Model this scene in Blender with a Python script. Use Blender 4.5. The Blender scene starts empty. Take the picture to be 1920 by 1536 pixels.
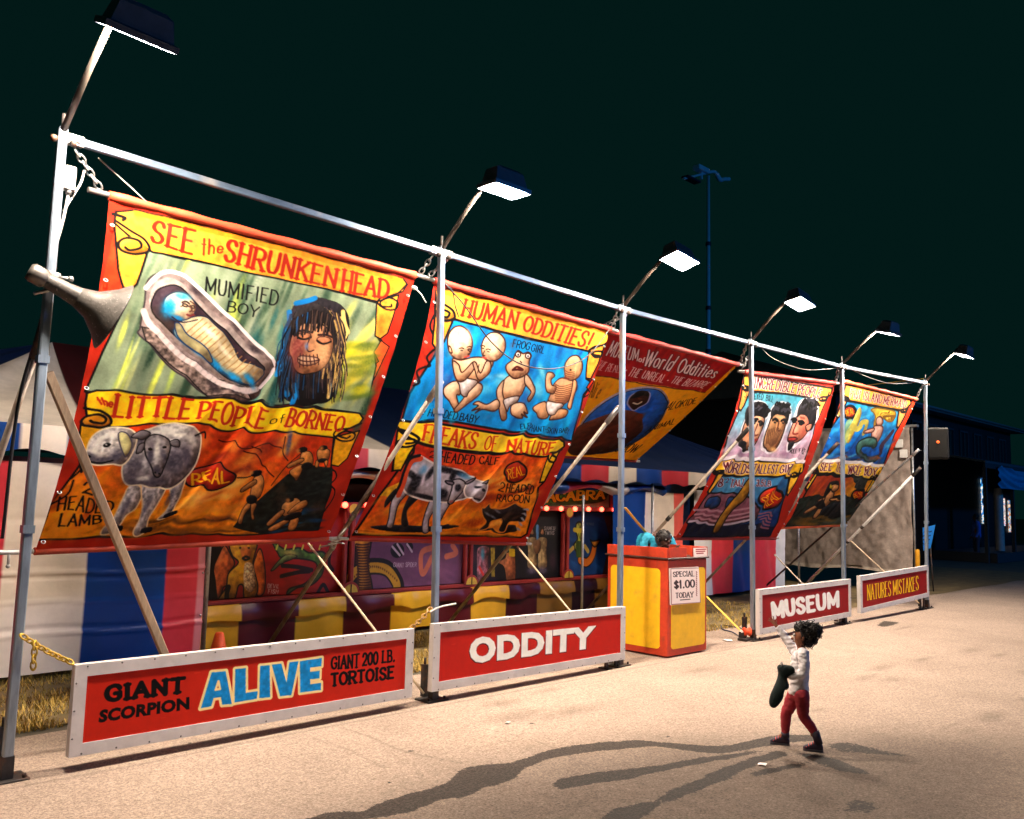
import bpy, math, random
import numpy as np
from mathutils import Vector, Matrix, noise as mnoise
random.seed(7); rng = np.random.default_rng(11)
PI = math.pi
# ------------------------------------------------------------------ camera
W0, H0 = 1920, 1536                      # pixel frame used for measured positions
FPX = 1608.82
YAW, PITCH, ROLL = math.radians(44.695), math.radians(6.0915), math.radians(1.4175)
CAM = np.array([0.0, -6.1085, 1.8017])
FW = np.array([math.sin(YAW)*math.cos(PITCH), math.cos(YAW)*math.cos(PITCH), math.sin(PITCH)])
_r = np.cross(FW, [0, 0, 1.0]); _r /= np.linalg.norm(_r); _u = np.cross(_r, FW)
RT = _r*math.cos(ROLL)+_u*math.sin(ROLL); UP = -_r*math.sin(ROLL)+_u*math.cos(ROLL)
sc = bpy.context.scene
cd = bpy.data.cameras.new('camera'); cam = bpy.data.objects.new('camera', cd); sc.collection.objects.link(cam)
cd.sensor_fit = 'HORIZONTAL'; cd.sensor_width = 36; cd.lens = FPX/W0*36; cd.clip_end = 2000; cd.clip_start = 0.05
M4 = Matrix.Identity(4)
for i in range(3):
    M4[i][0], M4[i][1], M4[i][2], M4[i][3] = RT[i], UP[i], -FW[i], CAM[i]
cam.matrix_world = M4; sc.camera = cam
# ------------------------------------------------------------------ night sky, exposure
wd = bpy.data.worlds.new('World'); sc.world = wd; wd.use_nodes = True
bg = wd.node_tree.nodes['Background']; bg.inputs[0].default_value = (0.0010, 0.0112, 0.0100, 1); bg.inputs[1].default_value = 0.85
sc.view_settings.view_transform = 'Standard'; sc.view_settings.look = 'None'
sc.view_settings.exposure = 0.0; sc.view_settings.gamma = 1.0
try:
    sc.cycles.use_denoising = True; sc.cycles.sample_clamp_indirect = 6; sc.cycles.max_bounces = 6; sc.cycles.use_light_tree = True
except Exception: pass
LENS_POWER = 1250.0                        # floodlight lens radiance
# the fair's blue ride floodlight further down the midway
bl = bpy.data.lights.new('ride_floodlight', 'SPOT'); bl.energy = 12000; bl.color = (0.02, 0.30, 1.0); bl.spot_size = math.radians(105); bl.spot_blend = 0.6; bl.shadow_soft_size = 1.5
blo = bpy.data.objects.new('ride_floodlight', bl); sc.collection.objects.link(blo); blo.location = (34, -29, 13)
blo.rotation_euler = (Vector((25, 8, 5))-Vector(blo.location)).to_track_quat('-Z', 'Y').to_euler()
blo['kind'] = 'structure'
# ------------------------------------------------------------------ measuring helpers
def ray(x, y): return FW+RT*(x-W0/2)/FPX+UP*(H0/2-y)/FPX
def at(x, y, ax, v):
    d = ray(x, y); return Vector(CAM+d*((v-CAM[ax])/d[ax]))
def gx(x, y, z=0.0): return at(x, y, 2, z)
def project(P):
    q = P-CAM; z = q@FW
    return np.stack([W0/2+FPX*(q@RT)/z, H0/2-FPX*(q@UP)/z], -1)
def lerp(a, b, t): return a+(b-a)*t
def srgb(*c):
    return tuple((v/255/12.92 if v/255 <= .04045 else ((v/255+.055)/1.055)**2.4) for v in c)
def cr(pts, closed=False, n=6):
    """Catmull-Rom through pts"""
    p = [np.array(q, float) for q in pts]; out = []
    m = len(p)
    for i in range(m if closed else m-1):
        a, b, c, d = (p[(i-1) % m], p[i], p[(i+1) % m], p[(i+2) % m]) if closed else (p[max(i-1, 0)], p[i], p[i+1], p[min(i+2, m-1)])
        for k in range(n):
            t = k/n
            out.append(.5*((2*b)+(c-a)*t+(2*a-5*b+4*c-d)*t*t+(3*b-a-3*c+d)*t**3))
    if not closed: out.append(p[-1])
    return out
# ------------------------------------------------------------------ objects
COL = sc.collection.objects
def tag(o, label=None, cat=None, group=None, kind=None):
    if label: o['label'] = label
    if cat: o['category'] = cat
    if group: o['group'] = group
    if kind: o['kind'] = kind
    return o
def empty(name, loc, label, cat, group=None, rz=0):
    o = bpy.data.objects.new(name, None); COL.link(o); o.location = loc; o.rotation_euler = (0, 0, rz); o.empty_display_size = .1
    return tag(o, label, cat, group)
class MB:
    def __init__(s): s.v = []; s.f = []; s.s = []
    def add(s, vs, fs, smooth=False):
        k = len(s.v); s.v += [tuple(v) for v in vs]; s.f += [tuple(i+k for i in f) for f in fs]; s.s += [smooth]*len(fs); return s
    def box(s, c, d, rot=None, bev=0.0):
        x, y, z = d[0]/2, d[1]/2, d[2]/2
        if bev <= 0:
            vs = [Vector(p) for p in ((-x,-y,-z),(x,-y,-z),(x,y,-z),(-x,y,-z),(-x,-y,z),(x,-y,z),(x,y,z),(-x,y,z))]
            fs = [(0,3,2,1),(4,5,6,7),(0,1,5,4),(1,2,6,5),(2,3,7,6),(3,0,4,7)]
        else:
            b = min(bev, x*.9, y*.9, z*.9); vs = []; fs = []
            ring = [(-x+b,-y),(x-b,-y),(x,-y+b),(x,y-b),(x-b,y),(-x+b,y),(-x,y-b),(-x,-y+b)]
            inn = [(px*(x-b)/x if abs(px) == x else px, py*(y-b)/y if abs(py) == y else py) for px, py in ring]
            for zz, rr in ((-z, inn), (-z+b, ring), (z-b, ring), (z, inn)): vs += [Vector((px, py, zz)) for px, py in rr]
            for k in range(3):
                for i in range(8): fs.append((k*8+i, k*8+(i+1) % 8, k*8+8+(i+1) % 8, k*8+8+i))
            fs.append(tuple(range(7, -1, -1))); fs.append(tuple(range(24, 32)))
        R = rot if rot is not None else Matrix.Identity(3)
        return s.add([R@v+Vector(c) for v in vs], fs)
    def bar(s, p0, p1, w, h, up=(0, 0, 1), bev=0.0):
        """rectangular bar from p0 to p1; h along up"""
        p0 = Vector(p0); p1 = Vector(p1); d = p1-p0; L = d.length; d.normalize(); up = Vector(up)
        sx = d.cross(up).normalized(); u = sx.cross(d)
        R = Matrix((sx, d, u)).transposed()
        return s.box((p0+p1)/2, (w, L, h), R, bev)
    def tube(s, pts, r, n=10, caps=True):
        pts = [Vector(p) for p in pts]; rs = r if isinstance(r, (list, tuple)) else [r]*len(pts)
        k = len(s.v); ref = None; vs = []; fs = []
        for i, p in enumerate(pts):
            d = (pts[min(i+1, len(pts)-1)]-pts[max(i-1, 0)]).normalized()
            if ref is None: ref = d.orthogonal().normalized()
            ref = (ref-d*ref.dot(d)).normalized(); b = d.cross(ref)
            for j in range(n):
                a = 2*PI*j/n; vs.append(p+(ref*math.cos(a)+b*math.sin(a))*rs[i])
        for i in range(len(pts)-1):
            for j in range(n): fs.append((i*n+j, i*n+(j+1) % n, (i+1)*n+(j+1) % n, (i+1)*n+j))
        s.add(vs, fs, True)
        if caps:
            m = (len(pts)-1)*n
            s.f += [tuple(k+i for i in range(n-1, -1, -1)), tuple(k+m+i for i in range(n))]; s.s += [False, False]
        return s
    def ball(s, c, r, n=10, m=7):
        c = Vector(c); r = r if isinstance(r, (list, tuple)) else (r, r, r); vs = [c+Vector((0, 0, -r[2]))]; fs = []
        for i in range(1, m):
            th = PI*i/m
            for j in range(n): vs.append(c+Vector((r[0]*math.sin(th)*math.cos(2*PI*j/n), r[1]*math.sin(th)*math.sin(2*PI*j/n), -r[2]*math.cos(th))))
        vs.append(c+Vector((0, 0, r[2]))); e = len(vs)-1
        for j in range(n):
            fs.append((0, 1+(j+1) % n, 1+j)); fs.append((e, e-n+j, e-n+(j+1) % n))
            for i in range(m-2): fs.append((1+i*n+j, 1+i*n+(j+1) % n, 1+(i+1)*n+(j+1) % n, 1+(i+1)*n+j))
        return s.add(vs, fs, True)
    def lathe(s, prof, o, ax=(0, 0, 1), n=20):
        ax = Vector(ax).normalized(); e1 = ax.orthogonal().normalized(); e2 = ax.cross(e1); o = Vector(o); vs = []; fs = []
        for r, h in prof:
            for j in range(n):
                a = 2*PI*j/n; vs.append(o+ax*h+(e1*math.cos(a)+e2*math.sin(a))*r)
        for i in range(len(prof)-1):
            for j in range(n): fs.append((i*n+j, i*n+(j+1) % n, (i+1)*n+(j+1) % n, (i+1)*n+j))
        return s.add(vs, fs, True)
    def torus(s, c, R, r, ax, n=12, m=6, st=1.0, sd=(0, 0, 1)):
        ax = Vector(ax).normalized(); sd = Vector(sd); e1 = (sd-ax*sd.dot(ax)).normalized(); e2 = ax.cross(e1); vs = []; fs = []
        for i in range(n):
            a = 2*PI*i/n; dr = e1*math.cos(a)*st+e2*math.sin(a)
            for j in range(m):
                b = 2*PI*j/m; vs.append(Vector(c)+dr*(R+r*math.cos(b))+ax*r*math.sin(b))
        for i in range(n):
            for j in range(m): fs.append((i*m+j, ((i+1) % n)*m+j, ((i+1) % n)*m+(j+1) % m, i*m+(j+1) % m))
        return s.add(vs, fs, True)
    def poly(s, pts, off):
        """extruded polygon: pts in 3-D, off = thickness vector"""
        n = len(pts); off = Vector(off); a = [Vector(p) for p in pts]; b = [p+off for p in a]
        return s.add(a+b, [tuple(range(n-1, -1, -1)), tuple(range(n, 2*n))]+[(i, (i+1) % n, n+(i+1) % n, n+i) for i in range(n)])
    def each(s, name, mat, parent=None):
        """one object per separate piece"""
        n = len(s.v); lab = list(range(n))
        def fd(i):
            while lab[i] != i: lab[i] = lab[lab[i]]; i = lab[i]
            return i
        for f in s.f:
            for i in f[1:]: lab[fd(i)] = fd(f[0])
        grp = {}
        for f, sm in zip(s.f, s.s): grp.setdefault(fd(f[0]), []).append((f, sm))
        out = []
        for fs in grp.values():
            ix = {}; m = MB()
            for f, sm in fs:
                m.f.append(tuple(ix.setdefault(i, len(ix)) for i in f)); m.s.append(sm)
            m.v = [s.v[i] for i in ix]; out.append(m.build(name, mat, parent))
        return out
    def build(s, name, mat, parent=None):
        me = bpy.data.meshes.new(name); me.from_pydata(s.v, [], s.f); me.update()
        me.polygons.foreach_set('use_smooth', s.s); me.materials.append(mat)
        o = bpy.data.objects.new(name, me); COL.link(o)
        if parent is not None:
            o.parent = parent; o.matrix_parent_inverse = pinv(parent)
        return o
def pinv(p):
    m = Matrix.Translation(p.location) @ p.rotation_euler.to_matrix().to_4x4()
    q = p
    return m.inverted()
def sub(o, child):      # put child (world coords, unparented) below o (a mesh at the origin below its own thing)
    child.parent = o; child.matrix_parent_inverse = Matrix.Identity(4); return child
# ------------------------------------------------------------------ materials
MATS = {}
def mat(name, col, rough=.6, metal=0.0, var=.12, scale=8.0, bump=.0, bscale=60.0, spec=.4, emit=None, es=0, attr=None, stretch=None, var2=None):
    if name in MATS: return MATS[name]
    m = bpy.data.materials.new(name); m.use_nodes = True; nt = m.node_tree; N = nt.nodes; L = nt.links
    b = N['Principled BSDF']; b.inputs['Roughness'].default_value = rough; b.inputs['Metallic'].default_value = metal
    b.inputs['Specular IOR Level'].default_value = spec
    tc = N.new('ShaderNodeTexCoord'); src = tc.outputs['Object']
    if stretch:
        mp = N.new('ShaderNodeMapping'); mp.inputs['Scale'].default_value = stretch; L.new(src, mp.inputs[0]); src = mp.outputs[0]
    if attr:
        a = N.new('ShaderNodeAttribute'); a.attribute_name = attr; base = a.outputs['Color']
    else:
        a = N.new('ShaderNodeRGB'); a.outputs[0].default_value = (*col, 1); base = a.outputs[0]
    if var > 0:
        nz = N.new('ShaderNodeTexNoise'); nz.inputs['Scale'].default_value = scale; nz.inputs['Detail'].default_value = 6; nz.inputs['Roughness'].default_value = .65
        L.new(src, nz.inputs['Vector'])
        mr = N.new('ShaderNodeMapRange'); mr.inputs[1].default_value = .3; mr.inputs[2].default_value = .7; mr.inputs[3].default_value = 1-var; mr.inputs[4].default_value = 1+var*.6
        L.new(nz.outputs[0], mr.inputs[0])
        mx = N.new('ShaderNodeVectorMath'); mx.operation = 'SCALE'; L.new(base, mx.inputs[0]); L.new(mr.outputs[0], mx.inputs['Scale']); base = mx.outputs[0]
        if var2:
            n2 = N.new('ShaderNodeTexNoise'); n2.inputs['Scale'].default_value = var2[1]; n2.inputs['Detail'].default_value = 8; L.new(tc.outputs['Object'], n2.inputs['Vector'])
            r2 = N.new('ShaderNodeMapRange'); r2.inputs[1].default_value = var2[2]; r2.inputs[2].default_value = var2[3]; L.new(n2.outputs[0], r2.inputs[0])
            m2 = N.new('ShaderNodeMix'); m2.data_type = 'RGBA'; L.new(r2.outputs[0], m2.inputs[0]); L.new(base, m2.inputs[6]); m2.inputs[7].default_value = (*var2[0], 1); base = m2.outputs[2]
        rr = N.new('ShaderNodeMapRange'); rr.inputs[3].default_value = max(.05, rough-.12); rr.inputs[4].default_value = min(1, rough+.12); L.new(nz.outputs[0], rr.inputs[0]); L.new(rr.outputs[0], b.inputs['Roughness'])
    L.new(base, b.inputs['Base Color'])
    if bump > 0:
        nb = N.new('ShaderNodeTexNoise'); nb.inputs['Scale'].default_value = bscale; nb.inputs['Detail'].default_value = 4; L.new(src, nb.inputs['Vector'])
        bp = N.new('ShaderNodeBump'); bp.inputs['Strength'].default_value = bump; bp.inputs['Distance'].default_value = .01; L.new(nb.outputs[0], bp.inputs['Height']); L.new(bp.outputs[0], b.inputs['Normal'])
    if emit:
        b.inputs['Emission Color'].default_value = (*emit, 1); b.inputs['Emission Strength'].default_value = es
    MATS[name] = m; return m
ALU = mat('aluminium', (.30, .37, .455), .40, .72, .35, 5, .08, 40, stretch=(3, 3, .6), var2=((.30, .27, .24), 9, .62, .85))
BEAM = mat('beam_aluminium', (.13, .18, .25), .42, .7, .4, 5, .08, 40, stretch=(.5, 3, 3), var2=((.30, .29, .28), 3, .58, .75))
STEEL = mat('galvanised_steel', (.45, .45, .45), .42, .8, .3, 14, .1, 60, var2=((.22, .13, .08), 12, .58, .8))
PIPE = mat('weathered_pipe', (.42, .36, .30), .55, .35, .3, 10, .15, 50, var2=((.20, .11, .06), 7, .5, .75))
WOOD = mat('raw_wood', (.50, .35, .22), .7, 0, .3, 6, .2, 40, stretch=(9, 9, 1.2))
BLACK = mat('black_rubber', (.012, .012, .013), .5, 0, .2)
IRON = mat('dark_iron', (.045, .04, .038), .6, .4, .35, 18, .3, 70, var2=((.14, .06, .03), 10, .5, .75))
CORD = mat('grey_cord', (.45, .43, .40), .8)
WCORD = mat('white_cord', (.75, .72, .68), .8)
YSTRAP = mat('yellow_webbing', (.72, .42, .06), .7, 0, .2, 30)
# ------------------------------------------------------------------ stroke alphabet
F_ = {
 'A': (1, [[(0,0),(.5,1),(1,0)], [(.2,.36),(.8,.36)]]), 'B': (.9, [[(.08,0),(.08,1)], 'c', [(.08,1),(.6,1),(.85,.88),(.82,.62),(.55,.53),(.08,.53)], 'c', [(.08,.53),(.62,.53),(.95,.38),(.92,.1),(.6,0),(.08,0)]]),
 'C': (.95, ['c', [(.95,.78),(.8,.96),(.5,1),(.15,.85),(0,.5),(.15,.15),(.5,0),(.8,.04),(.95,.22)]]), 'D': (.95, [[(.08,0),(.08,1)], 'c', [(.08,1),(.55,1),(.9,.8),(1,.5),(.9,.2),(.55,0),(.08,0)]]),
 'E': (.8, [[(.08,0),(.08,1)], [(.08,1),(.95,1)], [(.08,.53),(.75,.53)], [(.08,0),(.95,0)]]), 'F': (.8, [[(.08,0),(.08,1)], [(.08,1),(.95,1)], [(.08,.5),(.75,.5)]]),
 'G': (1, ['c', [(.95,.8),(.8,.96),(.5,1),(.15,.85),(0,.5),(.15,.15),(.5,0),(.8,.05),(.95,.2)], [(.95,.2),(.95,.46),(.6,.46)]]), 'H': (.95, [[(.08,0),(.08,1)], [(.92,0),(.92,1)], [(.08,.52),(.92,.52)]]),
 'I': (.3, [[(.5,0),(.5,1)]]), 'J': (.7, ['c', [(.8,1),(.8,.3),(.6,.02),(.25,.02),(.05,.25)]]), 'K': (.95, [[(.08,0),(.08,1)], [(.95,1),(.1,.42)], [(.38,.6),(.98,0)]]),
 'L': (.8, [[(.08,1),(.08,0)], [(.08,0),(.95,0)]]), 'M': (1.2, [[(.06,0),(.06,1),(.5,.2),(.94,1),(.94,0)]]), 'N': (1, [[(.08,0),(.08,1),(.92,0),(.92,1)]]),
 'O': (1, ['c', [(.5,1),(.15,.86),(0,.5),(.15,.14),(.5,0),(.85,.14),(1,.5),(.85,.86),(.5,1)]]), 'P': (.85, [[(.08,0),(.08,1)], 'c', [(.08,1),(.6,1),(.95,.85),(.92,.58),(.6,.45),(.08,.45)]]),
 'R': (.95, [[(.08,0),(.08,1)], 'c', [(.08,1),(.6,1),(.92,.86),(.9,.6),(.6,.48),(.08,.48)], [(.5,.48),(.98,0)]]), 'S': (.85, ['c', [(.9,.82),(.72,.98),(.3,.98),(.08,.76),(.3,.56),(.7,.44),(.94,.22),(.7,.02),(.28,.02),(.06,.2)]]),
 'T': (.9, [[(.5,0),(.5,1)], [(0,1),(1,1)]]), 'U': (.95, ['c', [(.08,1),(.08,.35),(.25,.04),(.5,0),(.75,.04),(.92,.35),(.92,1)]]), 'V': (1, [[(0,1),(.5,0),(1,1)]]),
 'W': (1.35, [[(0,1),(.25,0),(.5,.9),(.75,0),(1,1)]]), 'X': (.95, [[(0,0),(1,1)], [(0,1),(1,0)]]), 'Y': (.95, [[(0,1),(.5,.45),(1,1)], [(.5,.45),(.5,0)]]), 'Z': (.9, [[(.05,1),(.95,1),(.05,0),(.95,0)]]),
 '0': (.8, ['c', [(.5,1),(.15,.86),(0,.5),(.15,.14),(.5,0),(.85,.14),(1,.5),(.85,.86),(.5,1)]]), '1': (.4, [[(.1,.8),(.5,1),(.5,0)]]), '2': (.8, ['c', [(.05,.75),(.2,.96),(.6,1),(.9,.8),(.8,.5),(.4,.25),(.05,0)], [(.05,0),(.95,0)]]),
 '3': (.8, ['c', [(.08,.85),(.4,1),(.8,.88),(.8,.62),(.45,.52)], 'c', [(.45,.52),(.9,.4),(.9,.1),(.5,0),(.06,.14)]]), '5': (.8, [[(.9,1),(.15,1),(.1,.55)], 'c', [(.1,.55),(.5,.64),(.92,.45),(.85,.1),(.45,0),(.06,.12)]]),
 '8': (.8, ['c', [(.5,1),(.15,.85),(.2,.6),(.5,.52),(.9,.35),(.85,.08),(.5,0),(.15,.08),(.1,.35),(.5,.52),(.8,.6),(.85,.85),(.5,1)]]),
 '$': (.85, ['c', [(.9,.78),(.72,.92),(.3,.92),(.08,.74),(.3,.56),(.7,.44),(.94,.24),(.7,.07),(.28,.07),(.06,.22)], [(.5,-.05),(.5,1.05)]]), '.': (.3, [[(.45,0),(.55,.06)]]), '!': (.3, [[(.5,.3),(.5,1)], [(.48,0),(.52,.06)]]), '-': (.6, [[(.1,.48),(.9,.48)]]), "'": (.25, [[(.5,.8),(.5,1)]]), '*': (.4, [[(.45,.45),(.55,.5)]]),
 'o': (.75, ['c', [(.5,.62),(.1,.5),(.1,.12),(.5,0),(.9,.12),(.9,.5),(.5,.62)]]), 'r': (.55, [[(.15,0),(.15,.62)], 'c', [(.15,.4),(.45,.62),(.9,.6)]]), 'l': (.3, [[(.5,0),(.5,1)]]), 'd': (.75, [[(.88,0),(.88,1)], 'c', [(.88,.45),(.5,.62),(.1,.5),(.1,.12),(.5,0),(.88,.15)]]),
 'i': (.3, [[(.5,0),(.5,.62)], [(.5,.8),(.5,.86)]]), 't': (.5, [[(.5,.95),(.5,0)], [(.05,.62),(.95,.62)]]), 'e': (.75, ['c', [(.1,.32),(.88,.34),(.75,.6),(.4,.62),(.1,.4),(.15,.1),(.5,0),(.88,.1)]]), 's': (.65, ['c', [(.85,.52),(.5,.63),(.15,.5),(.5,.32),(.85,.14),(.5,0),(.12,.1)]]),
 'u': (.75, ['c', [(.1,.62),(.1,.15),(.4,0),(.85,.15)], [(.88,.62),(.88,0)]]), 'm': (1.1, [[(.08,0),(.08,.62)], 'c', [(.08,.45),(.3,.62),(.48,.5),(.5,0)], 'c', [(.5,.45),(.75,.62),(.92,.5),(.92,0)]]), 'f': (.5, ['c', [(.9,.95),(.5,.95),(.4,.7),(.4,0)], [(.05,.58),(.85,.58)]]),
 'h': (.75, [[(.1,0),(.1,1)], 'c', [(.1,.42),(.5,.62),(.88,.42),(.88,0)]]),
}
def glyph(ch):
    wd_, items = F_.get(ch, (.5, [])); out = []; curve = False
    for it in items:
        if it == 'c': curve = True; continue
        out.append(([tuple(q) for q in cr(it, n=5)] if curve else it, curve)); curve = False
    return wd_, out
# ------------------------------------------------------------------ painter: brush-painted artwork on a sheet, kept as colours on its own fine mesh
def vnoise(h, w, sx, sy, seed):
    r = np.random.default_rng(seed); gh, gw = max(2, int(h/sy)+2), max(2, int(w/sx)+2); g = r.random((gh, gw))
    y = np.linspace(0, gh-1.001, h); x = np.linspace(0, gw-1.001, w); yi = y.astype(int); xi = x.astype(int); fy = (y-yi)[:, None]; fx = (x-xi)[None]
    fy = fy*fy*(3-2*fy); fx = fx*fx*(3-2*fx)
    a = g[yi][:, xi]; b = g[yi][:, xi+1]; c = g[yi+1][:, xi]; d = g[yi+1][:, xi+1]
    return (a*(1-fx)+b*fx)*(1-fy)+(c*(1-fx)+d*fx)*fy
class Art:
    """sheet of nu x nv colour cells; pfun(u,v)->world gives where the sheet hangs, so measured outlines can be laid on it"""
    def __init__(s, pfun, nu, nv, base, ss=2):
        s.p = pfun; s.nu, s.nv, s.ss = nu, nv, ss; s.w, s.h = nu*ss, nv*ss
        s.c = np.empty((s.h, s.w, 3), np.float32); s.c[:] = np.array(base)/255.
        s.o = (0, 0); s.k = 1.0; s.seed = 1
        a = s.pix(np.array([[.5, .5]])); b = s.pix(np.array([[.5+.5/nu, .5]])); s.cell = 1/np.linalg.norm((b-a)[0])*.5*ss   # canvas px per photo px
    def pix(s, uv): return project(s.p(uv[:, 0], uv[:, 1]))
    def fr(s, x, y, k): s.o = (x, y); s.k = k; return s
    def T(s, pts):
        q = np.array([(p[0], p[1]) for p in pts], float)/s.k+np.array(s.o); uv = np.full_like(q, .5)
        for _ in range(9):
            e = 1e-4; f = s.pix(uv); fu = (s.pix(uv+[e, 0])-f)/e; fv = (s.pix(uv+[0, e])-f)/e; r = q-f
            det = fu[:, 0]*fv[:, 1]-fu[:, 1]*fv[:, 0]
            du = (r[:, 0]*fv[:, 1]-r[:, 1]*fv[:, 0])/det; dv = (fu[:, 0]*r[:, 1]-fu[:, 1]*r[:, 0])/det
            uv = uv+np.clip(np.stack([du, dv], 1), -.6, .6)
        return uv*[s.w, s.h]
    def mask(s, q):
        x0, y0 = np.floor(q.min(0)).astype(int)-1; x1, y1 = np.ceil(q.max(0)).astype(int)+2
        x0, y0 = max(x0, 0), max(y0, 0); x1, y1 = min(x1, s.w), min(y1, s.h)
        if x1 <= x0 or y1 <= y0: return None
        X = np.arange(x0, x1)+.5; m = np.zeros((y1-y0, x1-x0), bool); Y = np.arange(y0, y1)+.5
        for (ax, ay), (bx, by) in zip(q, np.roll(q, -1, 0)):
            if ay == by: continue
            ys = (Y > min(ay, by)) & (Y <= max(ay, by))
            if not ys.any(): continue
            xc = ax+(Y[ys]-ay)*(bx-ax)/(by-ay); m[ys] ^= X[None] > xc[:, None]
        return m, x0, y0, x1, y1
    def vol(s, m, t, amt):
        """painted modelling of a figure: darker brushwork on its lower right, lighter on its upper left"""
        h, w = m.shape; r = int(max(2, min(.16*min(h, w), 26)))
        p = np.pad(m.astype(np.float32), 2*r+1)
        def bb(x):
            for ax_ in (0, 1, 0, 1):
                cs_ = np.cumsum(x, ax_); k = r; y = np.zeros_like(x)
                if ax_ == 0: y[k+1:-k] = (cs_[2*k+1:]-cs_[:-2*k-1])/(2*k+1)
                else: y[:, k+1:-k] = (cs_[:, 2*k+1:]-cs_[:, :-2*k-1])/(2*k+1)
                x = y
            return x
        B = bb(p); o = int(r*.9); S_ = np.roll(np.roll(B, -o, 0), -o, 1)[2*r+1:-2*r-1, 2*r+1:-2*r-1]; H_ = np.roll(np.roll(B, o, 0), o, 1)[2*r+1:-2*r-1, 2*r+1:-2*r-1]
        n_ = vnoise(h, w, 4*s.ss, 4*s.ss, s.seed+5)*.5+.75
        sh = np.clip((1-S_)*n_, 0, 1)[..., None]*amt; hi = np.clip((1-H_)*n_-.15, 0, 1)[..., None]*amt*.45
        t = t*(1-sh*np.array([.72, .82, .86], np.float32)); return t+(1-t)*hi*.5
    def raw(s, q, col, a=1.0, nz=.0, col2=None, d=None, st=(6, 6), vol=0):
        r = s.mask(np.asarray(q, float))
        if r is None: return
        m, x0, y0, x1, y1 = r; h, w = m.shape; c = np.array(col, np.float32)/255.; s.seed += 1
        t = np.broadcast_to(c, (h, w, 3)).copy()
        if col2 is not None:
            p0, p1 = d; g = np.array(p1)-p0; L = (g@g)+1e-9
            yy, xx = np.mgrid[y0:y1, x0:x1]; tt = np.clip(((xx-p0[0])*g[0]+(yy-p0[1])*g[1])/L, 0, 1)
            tt = np.clip(tt+(vnoise(h, w, st[0]*s.ss*2, st[1]*s.ss*2, s.seed)-.5)*.35, 0, 1)[..., None]
            t = t*(1-tt)+np.array(col2, np.float32)/255.*tt
        if nz > 0: t = t*(1+(vnoise(h, w, st[0]*s.ss, st[1]*s.ss, s.seed+77)-.5)[..., None]*2*nz+(vnoise(h, w, 3, 3, s.seed+99)-.5)[..., None]*nz*.7)
        if vol and min(m.shape) > 5: t = s.vol(m, t, vol)
        k = (m*a)[..., None]
        s.c[y0:y1, x0:x1] = s.c[y0:y1, x0:x1]*(1-k)+t*k
    def fill(s, pts, col, sm=False, out=None, ow=1.5, a=1.0, nz=.14, col2=None, d=None, st=(6, 6)):
        pts = cr(pts, True) if sm else pts
        q = s.T(pts); dd = s.T(d) if d else (q[q[:, 1].argmin()], q[q[:, 1].argmax()])
        s.raw(q, col, a, nz, col2, dd, st, .75 if sm and a == 1.0 else 0)
        if out is not None: s.lineq(np.vstack([q, q[:1]]), out, ow*1.6*s.cell)
        return s
    def lineq(s, q, col, w, a=1.0, an=0.0):
        """stroke in canvas units; an>0 thins level strokes like a lettering brush"""
        c = np.array(col, np.float32)/255.
        for i in range(len(q)-1):
            p0, p1 = q[i], q[i+1]; v = p1-p0; L = math.hypot(*v)
            ww = w*(1-an*(abs(v[0])/(L+1e-9))**2)/2 if an else w/2
            x0, y0 = np.floor(np.minimum(p0, p1)-ww-1).astype(int); x1, y1 = np.ceil(np.maximum(p0, p1)+ww+2).astype(int)
            x0, y0 = max(x0, 0), max(y0, 0); x1, y1 = min(x1, s.w), min(y1, s.h)
            if x1 <= x0 or y1 <= y0: continue
            yy, xx = np.mgrid[y0:y1, x0:x1]; t = np.clip(((xx+.5-p0[0])*v[0]+(yy+.5-p0[1])*v[1])/(L*L+1e-9), 0, 1)
            dist = np.hypot(xx+.5-p0[0]-t*v[0], yy+.5-p0[1]-t*v[1]); k = (np.clip(ww+.5-dist, 0, 1)*a)[..., None]
            s.c[y0:y1, x0:x1] = s.c[y0:y1, x0:x1]*(1-k)+c*k
    def line(s, pts, col, w=1.5, sm=True, a=1.0):
        """w in photo pixels"""
        s.lineq(s.T(cr(pts) if sm and len(pts) > 2 else pts), col, w*1.6*s.cell, a); return s
    def blob(s, c, rx, ry, ang, col, a=.6, hard=1.0):
        """soft brush dab; radii in current frame units"""
        q = s.T([c, (c[0]+rx*math.cos(ang), c[1]+rx*math.sin(ang)), (c[0]-ry*math.sin(ang), c[1]+ry*math.cos(ang))])
        e1 = q[1]-q[0]; e2 = q[2]-q[0]; R = np.abs(e1)+np.abs(e2); R = R*1.6
        x0, y0 = np.maximum(np.floor(q[0]-R).astype(int), 0); x1, y1 = np.ceil(q[0]+R).astype(int)+1; x1, y1 = min(x1, s.w), min(y1, s.h)
        if x1 <= x0 or y1 <= y0: return s
        yy, xx = np.mgrid[y0:y1, x0:x1]; X = xx-q[0][0]; Y = yy-q[0][1]; det = e1[0]*e2[1]-e1[1]*e2[0]
        A = (X*e2[1]-Y*e2[0])/det; B = (e1[0]*Y-e1[1]*X)/det
        k = (np.exp(-(A*A+B*B)**(hard*1.5)*1.1)*a)[..., None].astype(np.float32)
        s.seed += 1; k = k*(.75+.5*vnoise(y1-y0, x1-x0, 5, 5, s.seed)[..., None])
        k = np.clip(k, 0, 1); s.c[y0:y1, x0:x1] = s.c[y0:y1, x0:x1]*(1-k)+np.array(col, np.float32)/255.*k
        return s
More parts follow.
